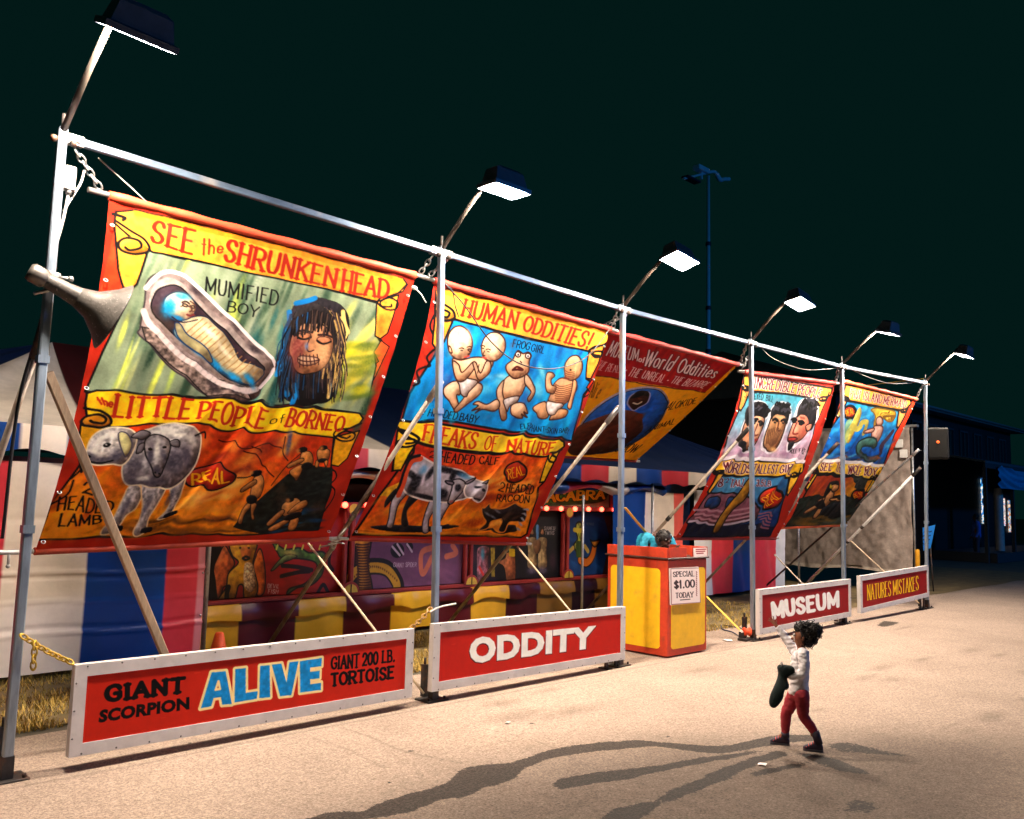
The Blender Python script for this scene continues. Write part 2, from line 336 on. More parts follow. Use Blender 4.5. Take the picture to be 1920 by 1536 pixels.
    def oval(s, c, rx, ry, ang, col, out=None, ow=1.5, **k):
        ca, sa = math.cos(ang), math.sin(ang)
        return s.fill([(c[0]+rx*math.cos(t)*ca-ry*math.sin(t)*sa, c[1]+rx*math.cos(t)*sa+ry*math.sin(t)*ca) for t in np.linspace(0, 2*PI, 28)[:-1:3]], col, True, out, ow, **k)
    def text(s, txt, quad, col, w=.17, serif=True, sp=.28, bend=None, shade=None, an=.35):
        """quad: TL,TR,BR,BL in the current frame; letters share it by their widths"""
        TL, TR, BR, BL = [np.array(q, float) for q in quad]; gl = [(c, *glyph(c)) for c in txt]
        tot = sum(g[1]+sp for g in gl)-sp; x = 0.0; hh = np.linalg.norm(BL-TL)
        dq = s.T([TL, BL, TR]); H = np.linalg.norm(dq[1]-dq[0]); asp = np.linalg.norm(dq[2]-dq[0])/tot
        lw = 1.14*w*min(H, asp*1.5)
        jobs = []
        for c, gw, strokes in gl:
            j = rng.uniform(-.02, .02)
            def M(p): 
                u = (x+p[0]*gw)/tot; t = 1-p[1]+j; return (TL*(1-u)+TR*u)*(1-t)+(BL*(1-u)+BR*u)*t
            for st, cv in strokes:
                jobs.append(([M(p) for p in st], .9))
                if serif and c not in '.,!*-':
                    for e, nb in ((st[0], st[1]), (st[-1], st[-2])):
                        if (e[1] < .06 or e[1] > .94) and abs(nb[1]-e[1]) > .8*abs(nb[0]-e[0])*.4 and not cv:
                            hw = .2/gw if gw > .5 else .62
                            jobs.append(([M((e[0]-hw, e[1])), M((e[0]+hw, e[1]))], .72))
            x += gw+sp
        for lay in ((shade, 1.75), (col, .95)) if shade is not None else ((col, 1.0),):
            for pts, k in jobs: s.lineq(s.T(pts), lay[0], lw*k*lay[1], 1.0, an)
        return s
    def sans(s, txt, quad, col, off=.0, ext=0.0, fat=0.0):
        """heavy sans lettering filled from Blender's own built-in face"""
        cu = bpy.data.curves.new('t', 'FONT'); cu.body = txt; cu.offset = off; cu.resolution_u = 3; cu.space_character = 1.0+off*1.5
        o = bpy.data.objects.new('t', cu); COL.link(o); me = bpy.data.meshes.new_from_object(o.evaluated_get(bpy.context.evaluated_depsgraph_get()))
        P = np.array([v.co[:2] for v in me.vertices]); fs = [tuple(p.vertices) for p in me.polygons]
        bpy.data.objects.remove(o); bpy.data.curves.remove(cu); bpy.data.meshes.remove(me)
        lo = P.min(0)+ext; hi = P.max(0)-ext; U = (P-lo)/(hi-lo); TL, TR, BR, BL = [np.array(q, float) for q in quad]
        t = 1-U[:, 1:]; u = U[:, :1]; q = s.T((TL*(1-u)+TR*u)*(1-t)+(BL*(1-u)+BR*u)*t)
        for f in fs:
            s.raw(q[list(f)], col)
            if fat: s.lineq(q[list(f)+[f[0]]], col, fat*s.cell)
        return s
    def lin(s):
        c = np.clip(s.c, 0, 1).reshape(s.nv, s.ss, s.nu, s.ss, 3).mean((1, 3)); g = c@np.array([.3, .59, .11]); c = np.clip(g[..., None]+(c-g[..., None])*1.09, 0, 1); c = np.clip(c+(c-.42)*.10, 0, 1)
        return np.where(c <= .04045, c/12.92, ((c+.055)/1.055)**2.4)
    def sheet(s, name, m, parent=None, disp=None, thick=None, gain=1.0):
        """the sheet itself: a grid mesh with its painted colours"""
        c = s.lin()*gain; u, v = np.meshgrid((np.arange(s.nu))/(s.nu-1.), (np.arange(s.nv))/(s.nv-1.))
        P = s.p(u.ravel(), v.ravel())
        if disp is not None: P = P+disp(u.ravel(), v.ravel())
        i = np.arange(s.nu*s.nv).reshape(s.nv, s.nu); F = np.stack([i[:-1, :-1], i[1:, :-1], i[1:, 1:], i[:-1, 1:]], -1).reshape(-1, 4)
        return grid_mesh(name, P, F, m, parent, c.reshape(-1, 3))
def grid_mesh(name, P, F, m, parent=None, col=None, attr='paint'):
    me = bpy.data.meshes.new(name); n = len(P); k = len(F)
    me.vertices.add(n); me.vertices.foreach_set('co', np.ascontiguousarray(P, np.float32).ravel())
    me.loops.add(k*4); me.loops.foreach_set('vertex_index', np.ascontiguousarray(F, np.int32).ravel())
    me.polygons.add(k); me.polygons.foreach_set('loop_start', np.arange(k, dtype=np.int32)*4)
    me.polygons.foreach_set('use_smooth', np.ones(k, bool)); me.update(); me.validate()
    if col is not None:
        a = me.color_attributes.new(attr, 'FLOAT_COLOR', 'POINT'); a.data.foreach_set('color', np.hstack([col, np.ones((n, 1))]).astype(np.float32).ravel())
    me.materials.append(m); o = bpy.data.objects.new(name, me); COL.link(o)
    if parent is not None: o.parent = parent; o.matrix_parent_inverse = pinv(parent)
    return o
# ------------------------------------------------------------------ banner artwork
BLK = (18, 16, 18); RED = (178, 48, 28); YEL = (226, 150, 58); REDT = (142, 38, 20)
CANVAS = mat('painted_canvas', (1, 1, 1), .75, 0, .20, 7, .16, 150, attr='paint', spec=.12, var2=((.10, .06, .04), 5, .60, 1.05))
def hang(tl, tr, bl, br, prof=.13, inset=.045):
    tl, tr, bl, br = [np.array(q, float) for q in (tl, tr, bl, br)]
    def P(u, v):
        u = np.asarray(u, float)[:, None]; v = np.asarray(v, float)[:, None]
        p = (tl*(1-u)+tr*u)*(1-v)+(bl*(1-u)+br*u)*v; k = 4*v*(1-v)
        p = p+np.array([1., 0, 0])*k*inset*((1-u)**3-u**3)*1.0
        return p-np.array([0, 1., 0])*k*prof
    return P
def folds(a0, w0, amp, seed=0, right=1.0):
    """diagonal tension folds running from the upper right to the lower left, plus hem puckers"""
    r = np.random.default_rng(int(seed*10)); RD = [(r.uniform(.0, 1.6), r.uniform(.018, .042), r.uniform(.5, 1.2), r.uniform(-.12, .12)) for _ in range(int(w0*3.2))]
    def D(u, v):
        x = u+v*a0*.62; y = .35*np.sin(2*PI*w0*.5*x+seed+1.2*np.sin(2.2*v*PI+seed))
        for x0, w, a, sk in RD: y = y+a*np.exp(-np.abs((x-x0-sk*(v-.5)+.012*np.sin(v*9+x0*20))/w)**1.5)
        env = np.clip((v-.04)/.35, 0, 1)*np.clip((1-v)/.07, .2, 1)*(.35+.75*np.clip(v, 0, 1))*np.clip(np.minimum(u, 1-u)/.06, .15, 1)
        puck = .004*np.sin(u*90+seed)*np.exp(-v/.03)+.005*np.sin(v*70+seed)*(np.exp(-u/.03)+np.exp(-(1-u)/.03))
        d = y*amp*3.4*env+puck+.004*np.sin(u*23+v*31+seed)*np.sin(v*17-u*9)
        return np.stack([d*0, -d*.75, d*.55], -1)
    return D
def scroll(A, c, r, col, flip=1, ow=2.0):
    x, y = c
    A.line([(x+flip*1.6*r, y-1.9*r), (x+flip*1.2*r, y-.9*r), (x+flip*.9*r, y-.2*r), (x+flip*.2*r, y+.55*r), (x-flip*.9*r, y+.35*r), (x-flip*1.0*r, y-.2*r), (x-flip*.2*r, y-.7*r), (x+flip*.7*r, y-.45*r), (x+flip*.65*r, y+.15*r), (x-flip*.3*r, y+.2*r), (x-flip*.35*r, y-.1*r)], BLK, ow)
def streaks(A, pts, n, cols, ang, L, w, a=.5, seed=3):
    r = np.random.default_rng(seed); P = np.array(pts, float); lo, hi = P.min(0), P.max(0)
    from_in = lambda p: sum(((P[i][1] > p[1]) != (P[i-1][1] > p[1])) and (p[0] < (P[i-1][0]-P[i][0])*(p[1]-P[i][1])/(P[i-1][1]-P[i][1]+1e-9)+P[i][0]) for i in range(len(P))) % 2
    k = 0
    while k < n:
        p = lo+(hi-lo)*r.random(2)
        if not from_in(p): continue
        A.blob(p, L*r.uniform(.5, 1.3), w*r.uniform(.5, 1.4), ang+r.normal()*.05, cols[r.integers(len(cols))], a*r.uniform(.5, 1)); k += 1
def real_badge(A, c, rx, ry, ang, txt='REAL', tw=.2):
    A.oval(c, rx, ry, ang, (176, 44, 24), BLK, 2.0); ca, sa = math.cos(ang), math.sin(ang)
    R = lambda a, b: (c[0]+a*rx*ca-b*ry*sa, c[1]+a*rx*sa+b*ry*ca)
    A.text(txt, [R(-.72, -.42), R(.72, -.5), R(.74, .42), R(-.72, .5)], (240, 178, 40), tw, False)

def banner_one():
    tl, tr = at(205, 365, 1, .12), at(780, 515, 1, .12)
    P = hang(tl, tr, at(65, 1035, 0, tl[0]), at(615, 1010, 0, tr[0]))
    A = Art(P, 430, 470, (164, 44, 26))
    A.fr(180, 360, 3.0968)
    # red border shading of the painted scallops, both sides
    A.fill([(30, 560), (130, 120), (150, 560), (60, 900)], (196, 60, 32))
    pic = [(300, 340), (480, 385), (900, 470), (1300, 560), (1640, 650), (1622, 830), (1650, 870), (1612, 930), (1625, 1010), (1605, 1100), (1560, 1290), (1200, 1250), (600, 1200), (0, 1160), (-60, 1160), (40, 930), (150, 700)]
    A.fill([(1640, 850), (1660, 860), (1605, 920), (1640, 985), (1600, 1020), (1612, 1090), (1700, 900)], (214, 84, 46), out=BLK, ow=1.5)
    A.fill(pic, (134, 148, 122), out=BLK, ow=2.2, nz=.12, st=(10, 30))
    streaks(A, pic, 46, [(84, 104, 84), (54, 78, 62), (164, 172, 150), (104, 122, 102), (44, 66, 52)], 1.98, 190, 20, 1, 5)
    streaks(A, [(300, 350), (620, 420), (420, 1180), (30, 1150)], 17, [(214, 222, 104), (232, 234, 150), (180, 200, 90)], 1.98, 170, 17, 1, 6)
    streaks(A, [(620, 420), (1150, 530), (900, 900), (560, 1180)], 12, [(196, 206, 96), (48, 74, 56), (40, 70, 66)], 2.0, 150, 18, .9, 8)
    streaks(A, [(1420, 640), (1620, 690), (1560, 1230), (1340, 1230)], 22, [(222, 206, 84), (210, 190, 62), (236, 220, 128)], 2.2, 120, 26, .8, 9)
    streaks(A, [(1440, 880), (1600, 900), (1560, 1250), (1330, 1230)], 22, [(96, 116, 44), (84, 104, 50), (150, 150, 40), (196, 190, 40)], 3.0, 80, 22, .75, 10)
    streaks(A, [(900, 800), (1100, 700), (1100, 1200), (880, 1180)], 12, [(20, 84, 92), (34, 110, 116), (28, 66, 62)], 1.9, 110, 22, .7, 12)
    # yellow scroll ribbon, its tails and curls
    A.fill([(118, 118), (230, 108), (700, 218), (1300, 372), (1780, 505), (1806, 540), (1780, 580), (1720, 600), (1640, 640), (1300, 560), (800, 452), (480, 380), (330, 356), (290, 330), (110, 190)], YEL, out=BLK, ow=2.2, col2=(214, 134, 44), d=[(900, 300), (1300, 600)])
    A.fill([(215, 108), (700, 218), (1300, 372), (1780, 505), (1780, 528), (1280, 398), (690, 246), (230, 140)], (196, 118, 30), a=.8)
    A.fill([(108, 180), (300, 350), (262, 470), (235, 545), (205, 572), (160, 565), (130, 450)], YEL, out=BLK, ow=2.2)
    A.fill([(1628, 640), (1756, 600), (1735, 690), (1692, 820), (1650, 852), (1618, 838), (1620, 740)], (226, 150, 60), out=BLK, ow=2.0)
    A.fill([(140, 290), (200, 260), (260, 280), (300, 340), (230, 362), (150, 340)], (214, 150, 50), True, nz=.05)
    A.line([(120, 170), (210, 230), (285, 280), (310, 345), (230, 365), (150, 340), (135, 295), (180, 268), (250, 285), (262, 325), (200, 340), (172, 322)], BLK, 2.4)
    A.line([(1800, 540), (1740, 595), (1650, 620), (1635, 650), (1680, 685), (1740, 680), (1750, 640), (1700, 618), (1650, 640), (1660, 668), (1710, 668), (1712, 655)], BLK, 2.2)
    A.line([(100, 130), (170, 150), (160, 165)], BLK, 3)
    A.text('SEE', [(338, 175), (582, 226), (560, 365), (318, 290)], REDT, .2)
    A.text('the', [(618, 268), (742, 300), (738, 355), (612, 372)], REDT, .16, False)
    A.text('SHRUNKEN', [(768, 282), (1405, 455), (1385, 560), (742, 402)], REDT, .21)
    A.text('HEAD', [(1438, 455), (1700, 520), (1690, 618), (1420, 580)], REDT, .21)
    A.text('MUMIFIED', [(640, 498), (1062, 582), (1050, 660), (632, 588)], BLK, .14, False)
    A.text('BOY', [(768, 638), (948, 672), (935, 730), (758, 698)], BLK, .15, False)
    # coffin
    box = [(300, 520), (380, 468), (480, 470), (600, 560), (1000, 960), (1025, 1040), (960, 1140), (900, 1210), (640, 1195), (280, 860), (262, 780), (285, 640)]
    A.fill(box, (134, 118, 116), True, out=(60, 52, 56), ow=1.6, nz=.25)
    A.fill([(270, 780), (330, 800), (680, 1090), (860, 1150), (900, 1205), (640, 1195), (290, 870)], (120, 104, 98), out=BLK, ow=1, nz=.5, st=(4, 4))
    A.fill([(330, 560), (400, 500), (480, 520), (590, 620), (960, 970), (985, 1050), (930, 1130), (850, 1150), (700, 1080), (340, 760), (310, 660)], (182, 168, 164), True, nz=.15)
    A.fill([(345, 590), (420, 545), (490, 560), (600, 670), (930, 1000), (960, 1060), (880, 1140), (790, 1120), (660, 1010), (350, 730)], (52, 36, 46), True, out=BLK, ow=1.4, nz=.2)
    for q in ((520, 520, 640, 640), (770, 740, 860, 830), (870, 880, 960, 960), (640, 1090, 720, 1190), (760, 1130, 800, 1200)): A.blob(((q[0]+q[2])/2, (q[1]+q[3])/2), 50, 22, .8, (50, 42, 48), .8)
    A.line([(290, 560), (380, 474), (480, 474), (600, 566), (1000, 965), (1020, 1050), (950, 1140)], (226, 214, 214), 4)
    A.line([(280, 690), (330, 790), (500, 960), (680, 1100), (820, 1170), (930, 1150)], (222, 206, 204), 6, a=.75)
    # mummy
    body = [(470, 770), (560, 730), (640, 730), (700, 790), (790, 900), (840, 990), (960, 1050), (950, 1090), (880, 1140), (800, 1110), (720, 1040), (610, 960), (520, 890), (455, 830)]
    A.fill(body, (222, 204, 160), True, out=(30, 40, 60), ow=1.2)
    for t in np.linspace(0, 1, 15):
        x, y = 560+330*t, 780+300*t
        A.line([(x-55+10*t, y+60-20*t), (x, y+10), (x+62-20*t, y-42+10*t)], (150, 112, 70), 1.2, a=.8)
    for (x, y, l) in ((500, 850, 60), (590, 930, 70), (690, 1010, 70), (790, 1090, 60), (880, 1110, 50)): A.blob((x, y), l, 22, .8, (30, 132, 190), .9)
    A.blob((660, 830), 60, 18, .85, (246, 238, 214), .8); A.blob((740, 930), 60, 16, .8, (246, 238, 214), .7)
    A.fill([(458, 770), (490, 770), (530, 830), (610, 890), (670, 980), (650, 1000), (570, 930), (480, 850)], (196, 190, 140), True, out=(20, 50, 90), ow=1.2)
    A.oval((485, 668), 96, 78, .35, (238, 220, 186), (40, 40, 60), 1.3)
    A.blob((420, 680), 42, 60, .2, (26, 150, 196), 1.0); A.blob((500, 612), 50, 22, .2, (70, 180, 206), .9); A.blob((470, 735), 40, 16, .2, (26, 120, 180), .9)
    A.line([(490, 672), (520, 660), (540, 672)], (60, 40, 40), 1.2); A.line([(545, 640), (572, 660), (575, 690), (560, 700)], (90, 60, 50), 1.2); A.line([(535, 718), (575, 722)], (90, 50, 50), 1.2); A.line([(440, 730), (500, 760), (590, 745)], (50, 40, 50), 1.4)
    A.oval((516, 664), 15, 8, .3, (206, 178, 136), (50, 40, 44), 1.2); A.line([(498, 648), (520, 642), (540, 654)], (70, 50, 46), 1.8); A.oval((562, 672), 10, 7, .3, (206, 178, 136), (50, 40, 44), 1); A.line([(545, 664), (556, 690), (544, 698)], (90, 60, 50), 1.6); A.line([(528, 716), (548, 722), (566, 714)], (110, 50, 50), 2)
    # shrunken head
    A.fill([(1150, 660), (1250, 615), (1380, 640), (1450, 700), (1465, 820), (1420, 960), (1390, 1130), (1350, 1220), (1230, 1250), (1120, 1230), (1040, 1090), (1045, 960), (1090, 870), (1120, 740)], (24, 20, 26), True, nz=.3, st=(4, 14))
    for p, q in (((1090, 860), (1040, 1080)), ((1120, 700), (1090, 860)), ((1160, 650), (1270, 620)), ((1060, 1000), (1110, 1180)), ((1150, 1120), (1130, 1240)), ((1240, 700), (1180, 760))): A.line([p, ((p[0]+q[0])/2+12, (p[1]+q[1])/2), q], (26, 120, 186), 6, a=.85)
    for p, q in (((1430, 700), (1460, 820)), ((1450, 830), (1410, 960)), ((1380, 1060), (1340, 1200)), ((1410, 960), (1350, 1080)), ((1420, 740), (1440, 880))): A.line([p, ((p[0]+q[0])/2-10, (p[1]+q[1])/2), q], (222, 190, 120), 5, a=.85)
    for i in range(26): x = rng.uniform(1080, 1400); A.line([(x, rng.uniform(640, 1100)), (x+rng.uniform(-20, 10), 1180+rng.uniform(-20, 40))], [(60, 48, 52), (30, 90, 140), (130, 96, 60)][i % 3], 1.2, a=.6)
    for i in range(150):
        t = rng.uniform(0, 1); s_ = -1 if i % 2 else 1; x0 = 1265+s_*rng.uniform(20, 150); y0 = 640+abs(x0-1265)*.5+rng.uniform(0, 60); L_ = rng.uniform(200, 520); xe = x0+s_*rng.uniform(10, 70)-30*t; ye = min(y0+L_, 1255+rng.uniform(-40, 30))
        cl = [(16, 14, 20), (44, 36, 44), (26, 96, 150) if s_ < 0 else (190, 156, 96), (14, 12, 16), (70, 56, 60), (30, 66, 100) if s_ < 0 else (120, 92, 60)][i % 6 if i % 2 == 0 else (i*7) % 6]
        A.line([(x0, y0), (x0+s_*rng.uniform(14, 46), y0+L_*.35), (xe, lerp(y0, ye, .7)), (xe-rng.uniform(-16, 26), ye)], cl, rng.uniform(.8, 1.9), a=.85)
    face = [(1160, 790), (1260, 770), (1350, 810), (1372, 900), (1340, 1000), (1270, 1060), (1190, 1060), (1130, 1000), (1118, 900)]
    A.fill(face, (196, 142, 104), True, out=BLK, ow=1.6, nz=.15)
    A.blob((1160, 930), 50, 120, .1, (120, 62, 58), .95); A.blob((1310, 950), 44, 90, .1, (226, 176, 130), .8); A.blob((1250, 800), 70, 24, .1, (206, 150, 110), .8)
    A.oval((1205, 846), 36, 22, .15, (186, 126, 92), (70, 40, 34), 1); A.oval((1318, 868), 40, 22, .15, (192, 132, 98), (70, 40, 34), 1); A.line([(1168, 850), (1205, 868), (1240, 856)], BLK, 2.4); A.line([(1280, 868), (1318, 890), (1356, 880)], BLK, 2.4)
    A.line([(1165, 818), (1210, 812), (1245, 830)], (50, 30, 30), 2.6); A.line([(1285, 838), (1330, 836), (1368, 856)], (50, 30, 30), 2.6)
    A.line([(1238, 850), (1218, 905), (1232, 930), (1262, 922)], (70, 40, 40), 1.6); A.blob((1215, 905), 14, 20, 0, (110, 130, 170), .8)
    A.oval((1225, 985), 62, 28, .12, (212, 170, 140), (70, 40, 40), 1.2)
    for i in range(6): x = 1178+i*20; A.line([(x, 950), (x+4, 1018)], (60, 36, 36), 1.2, False)
    A.line([(1165, 978), (1225, 988), (1285, 992)], (60, 30, 30), 1.6)
    A.fill([(1130, 800), (1160, 700), (1250, 650), (1340, 690), (1385, 800), (1380, 900), (1350, 800), (1290, 770), (1200, 770), (1150, 850)], (28, 22, 24), True, nz=.3, st=(3, 12))
    for i in range(34):
        x = 1150+i*7; A.line([(x, 690+abs(i-17)*3), (x-6+rng.uniform(-8, 8), 760), (x-14+rng.uniform(-14, 10), 790+rng.uniform(-6, 44)+abs(i-17)*2)], [(18, 14, 18), (40, 32, 36), (12, 10, 12), (30, 80, 124) if i < 12 else (70, 54, 48)][i % 4], 2)
    # lower half
    A.fr(40, 700, 2.6667)
    low = [(440, 268), (780, 262), (1000, 285), (1560, 322), (1550, 460), (1502, 700), (1480, 786), (1200, 802), (620, 816), (82, 832), (150, 655), (280, 480), (330, 400)]
    A.fill(low, (190, 62, 24), out=BLK, ow=2.4, nz=.16, col2=(240, 146, 34), d=[(700, 320), (560, 700)])
    streaks(A, [(880, 300), (1540, 330), (1300, 480), (1000, 640), (860, 500)], 26, [(206, 84, 30), (240, 160, 70), (120, 34, 22), (90, 30, 26), (236, 186, 90)], 2.6, 80, 24, .9, 21)
    streaks(A, [(860, 560), (1100, 590), (1060, 740), (640, 730)], 16, [(246, 186, 96), (176, 76, 30), (236, 150, 60), (206, 96, 40)], -.25, 90, 16, .9, 22)
    streaks(A, [(450, 740), (1100, 730), (1200, 795), (560, 812)], 26, [(150, 90, 30), (196, 128, 40), (70, 46, 24)], -.06, 110, 11, .85, 23)
    streaks(A, [(160, 660), (340, 480), (460, 620), (300, 810), (100, 825)], 14, [(226, 136, 30), (236, 156, 50), (180, 70, 24)], 2.4, 80, 30, .7, 24)
    A.fill([(300, 250), (440, 262), (370, 380), (300, 500), (282, 380)], (226, 164, 36), out=BLK, ow=2)
    A.fill([(1568, 318), (1692, 285), (1625, 430), (1580, 470), (1550, 455)], (222, 160, 34), out=BLK, ow=2)
    for q in ([(250, 530), (300, 480), (330, 400)], [(150, 655), (230, 610), (260, 540)], [(1545, 470), (1570, 520), (1540, 560)], [(1535, 560), (1555, 620), (1505, 700)]): A.line(q, BLK, 2)
    A.fill([(330, 100), (380, 84), (520, 95), (800, 125), (1300, 172), (1690, 200), (1708, 225), (1690, 250), (1620, 285), (1560, 322), (1300, 303), (1000, 286), (780, 262), (600, 267), (450, 268), (330, 215), (322, 150)], (250, 196, 40), out=BLK, ow=2.3, nz=.1)
    A.fill([(310, 225), (360, 205), (430, 215), (452, 245), (420, 268), (330, 266)], (214, 140, 34), True, nz=.05)
    A.line([(318, 172), (380, 190), (440, 215), (450, 250), (400, 272), (320, 265), (302, 240), (330, 215), (390, 212), (425, 228), (410, 250), (360, 250), (345, 240)], BLK, 2.6)
    A.line([(1700, 250), (1640, 275), (1580, 285), (1560, 312), (1600, 335), (1655, 330), (1668, 300), (1620, 290), (1580, 310), (1625, 322), (1645, 312)], BLK, 2.4)
    A.text('the', [(372, 118), (462, 140), (455, 175), (395, 160)], RED, .2, False)
    A.text('LITTLE', [(478, 112), (858, 142), (830, 240), (462, 212)], RED, .21)
    A.text('PEOPLE', [(895, 155), (1238, 188), (1210, 272), (870, 245)], RED, .2)
    A.text('of', [(1255, 215), (1312, 215), (1300, 262), (1238, 255)], BLK, .13, False)
    A.text('BORNEO', [(1340, 190), (1620, 222), (1600, 292), (1312, 272)], RED, .22)
    real_badge(A, (940, 530), 118, 66, .05)
    A.text('2', [(312, 556), (368, 560), (355, 618), (298, 612)], BLK, .22, False)
    A.text('HEADED', [(190, 622), (462, 645), (450, 700), (178, 690)], BLK, .17, False)
    A.text('LAMB', [(196, 710), (398, 712), (396, 752), (184, 768)], BLK, .18, False)
    # two-headed lamb
    G = (206, 200, 194); D = (70, 66, 80); Lt = (244, 240, 228)
    for leg in ([(540, 570), (600, 600), (570, 680), (520, 720), (470, 790), (400, 815), (400, 790), (450, 740), (500, 640)], [(600, 560), (720, 560), (690, 640), (640, 720), (620, 790), (575, 815), (560, 790), (590, 730), (600, 650)], [(740, 520), (830, 480), (800, 600), (770, 660), (730, 725), (680, 732), (720, 690), (750, 620)]):
        A.fill(leg, (186, 180, 178), True, out=(232, 200, 150), ow=1.4, nz=.35, st=(3, 4)); q = leg[len(leg)//2]; A.blob((lerp(leg[0][0], q[0], .5)+8, lerp(leg[0][1], q[1], .5)), 14, 60, .5, D, .8); A.fill([(q[0]-14, q[1]-16), (q[0]+30, q[1]-20), (q[0]+26, q[1]+6), (q[0]-22, q[1]+8)], (24, 22, 26), True)
    A.fill([(500, 470), (560, 330), (640, 290), (720, 262), (790, 264), (872, 310), (895, 370), (870, 460), (800, 540), (720, 580), (600, 575), (520, 560)], G, True, out=(240, 224, 190), ow=1.6, nz=.3, st=(4, 4), col2=(156, 150, 158), d=[(640, 280), (720, 580)])
    for c, rx, ry, a_ in (((560, 480), 44, 80, .3), ((760, 450), 60, 66, .4), ((820, 420), 50, 26, 1.2), ((620, 548), 110, 24, 0), ((590, 350), 30, 40, .3)): A.blob(c, rx, ry, a_, D, .75)
    for c, rx, ry, a_ in (((720, 300), 70, 20, -.1), ((840, 350), 32, 20, 1), ((600, 540), 34, 14, 0), ((790, 330), 50, 14, .3)): A.blob(c, rx, ry, a_, Lt, .8)
    # the head at the left, muzzle down
    A.fill([(348, 330), (400, 285), (470, 268), (545, 285), (570, 340), (545, 420), (500, 470), (440, 470), (370, 465), (325, 440), (322, 405)], G, True, out=(240, 224, 190), ow=1.5, nz=.3, st=(4, 4))
    for c, rx, ry, a_ in (((400, 440), 76, 18, .1), ((470, 420), 36, 40, .4), ((350, 415), 26, 18, 0), ((530, 360), 20, 50, .2)): A.blob(c, rx, ry, a_, D, .85)
    for c, rx, ry, a_ in (((400, 330), 44, 14, 2.4), ((455, 310), 30, 18, .2), ((370, 385), 20, 24, .3)): A.blob(c, rx, ry, a_, Lt, .8)
    A.fill([(488, 300), (528, 308), (545, 380), (512, 432), (492, 372)], (214, 208, 150), True, out=D, ow=1.3); A.fill([(545, 330), (590, 300), (640, 312), (600, 345)], (120, 114, 118), True, out=BLK, ow=1)
    A.oval((428, 362), 20, 12, -.2, BLK); A.blob((424, 358), 5, 4, 0, (230, 230, 230), 1); A.oval((340, 418), 10, 7, .3, BLK); A.line([(326, 442), (390, 456), (450, 450)], BLK, 2.2)
    # the second head lying over the flank
    A.fill([(612, 352), (650, 318), (700, 322), (735, 356), (728, 420), (708, 480), (684, 528), (652, 520), (634, 462), (616, 410)], (150, 144, 146), True, out=BLK, ow=1.4, nz=.3, st=(4, 4))
    A.blob((640, 420), 16, 60, .2, D, .9); A.blob((700, 430), 14, 50, -.2, D, .7); A.blob((672, 390), 14, 60, .1, Lt, .8); A.blob((668, 500), 24, 16, 0, D, .9)
    for x, y in ((640, 388), (708, 384)): A.oval((x, y), 11, 8, .2, BLK)
    A.oval((660, 512), 6, 4, 0, BLK); A.oval((682, 514), 6, 4, 0, BLK); A.fill([(612, 360), (580, 372), (570, 410), (600, 400)], (120, 114, 118), True, out=BLK, ow=1); A.fill([(735, 356), (770, 350), (780, 385), (745, 385)], (120, 114, 118), True, out=BLK, ow=1)
    A.line([(860, 330), (905, 312), (915, 330)], BLK, 2)
    # hunters on the dark hill
    A.fill([(1060, 765), (1110, 700), (1220, 600), (1330, 505), (1450, 455), (1555, 470), (1540, 600), (1502, 700), (1480, 786), (1200, 800)], (26, 30, 28), nz=.5, st=(8, 5))
    streaks(A, [(1220, 700), (1490, 690), (1470, 785), (1240, 795)], 18, [(24, 70, 110), (36, 92, 130), (16, 30, 40)], -.1, 50, 9, .8, 31)
    SK = (206, 140, 76)
    for parts, sh in (([(1150, 540), (1195, 525), (1210, 560), (1190, 620), (1140, 620)], None), ([(1090, 590), (1150, 550), (1165, 565), (1100, 605)], None), ([(1130, 650), (1170, 640), (1120, 700), (1105, 745), (1085, 740), (1100, 690)], None), ([(1150, 650), (1180, 650), (1165, 690), (1170, 720), (1155, 720)], None),
                     ([(1400, 400), (1445, 395), (1460, 440), (1440, 470), (1395, 460)], None), ([(1330, 460), (1400, 425), (1408, 440), (1340, 475)], None), ([(1340, 490), (1400, 455), (1405, 480), (1380, 530), (1365, 520)], None), ([(1480, 385), (1540, 380), (1535, 430), (1490, 440)], None), ([(1475, 435), (1490, 435), (1485, 465), (1470, 465)], None), ([(1515, 430), (1535, 435), (1525, 465)], None),
                     ([(1310, 650), (1380, 620), (1400, 680), (1370, 720), (1310, 710)], None), ([(1230, 745), (1300, 680), (1315, 695), (1250, 755)], None), ([(1380, 650), (1420, 640), (1410, 680), (1330, 700)], None), ([(1235, 775), (1310, 735), (1330, 750), (1260, 788)], None), ([(1340, 740), (1375, 740), (1360, 788), (1325, 788)], None)):
        A.fill(parts, SK, True, out=(40, 24, 16), ow=1.0, nz=.2)
    for c, rx, ry in (((1165, 515), 26, 18), ((1150, 632), 32, 20), ((1405, 385), 24, 14), ((1428, 462), 30, 18), ((1510, 372), 22, 12), ((1345, 628), 22, 14), ((1350, 722), 42, 20), ((1505, 432), 24, 10)): A.oval(c, rx, ry, -.2, BLK)
    for c in ((1140, 510), (1380, 392), (1500, 375), (1335, 630)): A.blob(c, 12, 12, 0, (196, 130, 70), .9)
    A.line([(1065, 545), (1130, 530), (1180, 500)], BLK, 1.6); A.line([(1250, 560), (1320, 470), (1400, 400)], (60, 30, 16), 1.4)
    for q in ([(1310, 330), (1300, 400), (1330, 440)], [(990, 330), (1080, 370), (1150, 380), (1230, 365)], [(1110, 390), (1180, 440), (1200, 480), (1260, 520)], [(1150, 370), (1190, 410)], [(1230, 365), (1290, 390)]): A.line(q, (70, 24, 14), 1.6)
    A.blob((1330, 350), 14, 70, .1, (60, 70, 110), .8)
    return A, P, folds(.85, 4.2, .017, 1)

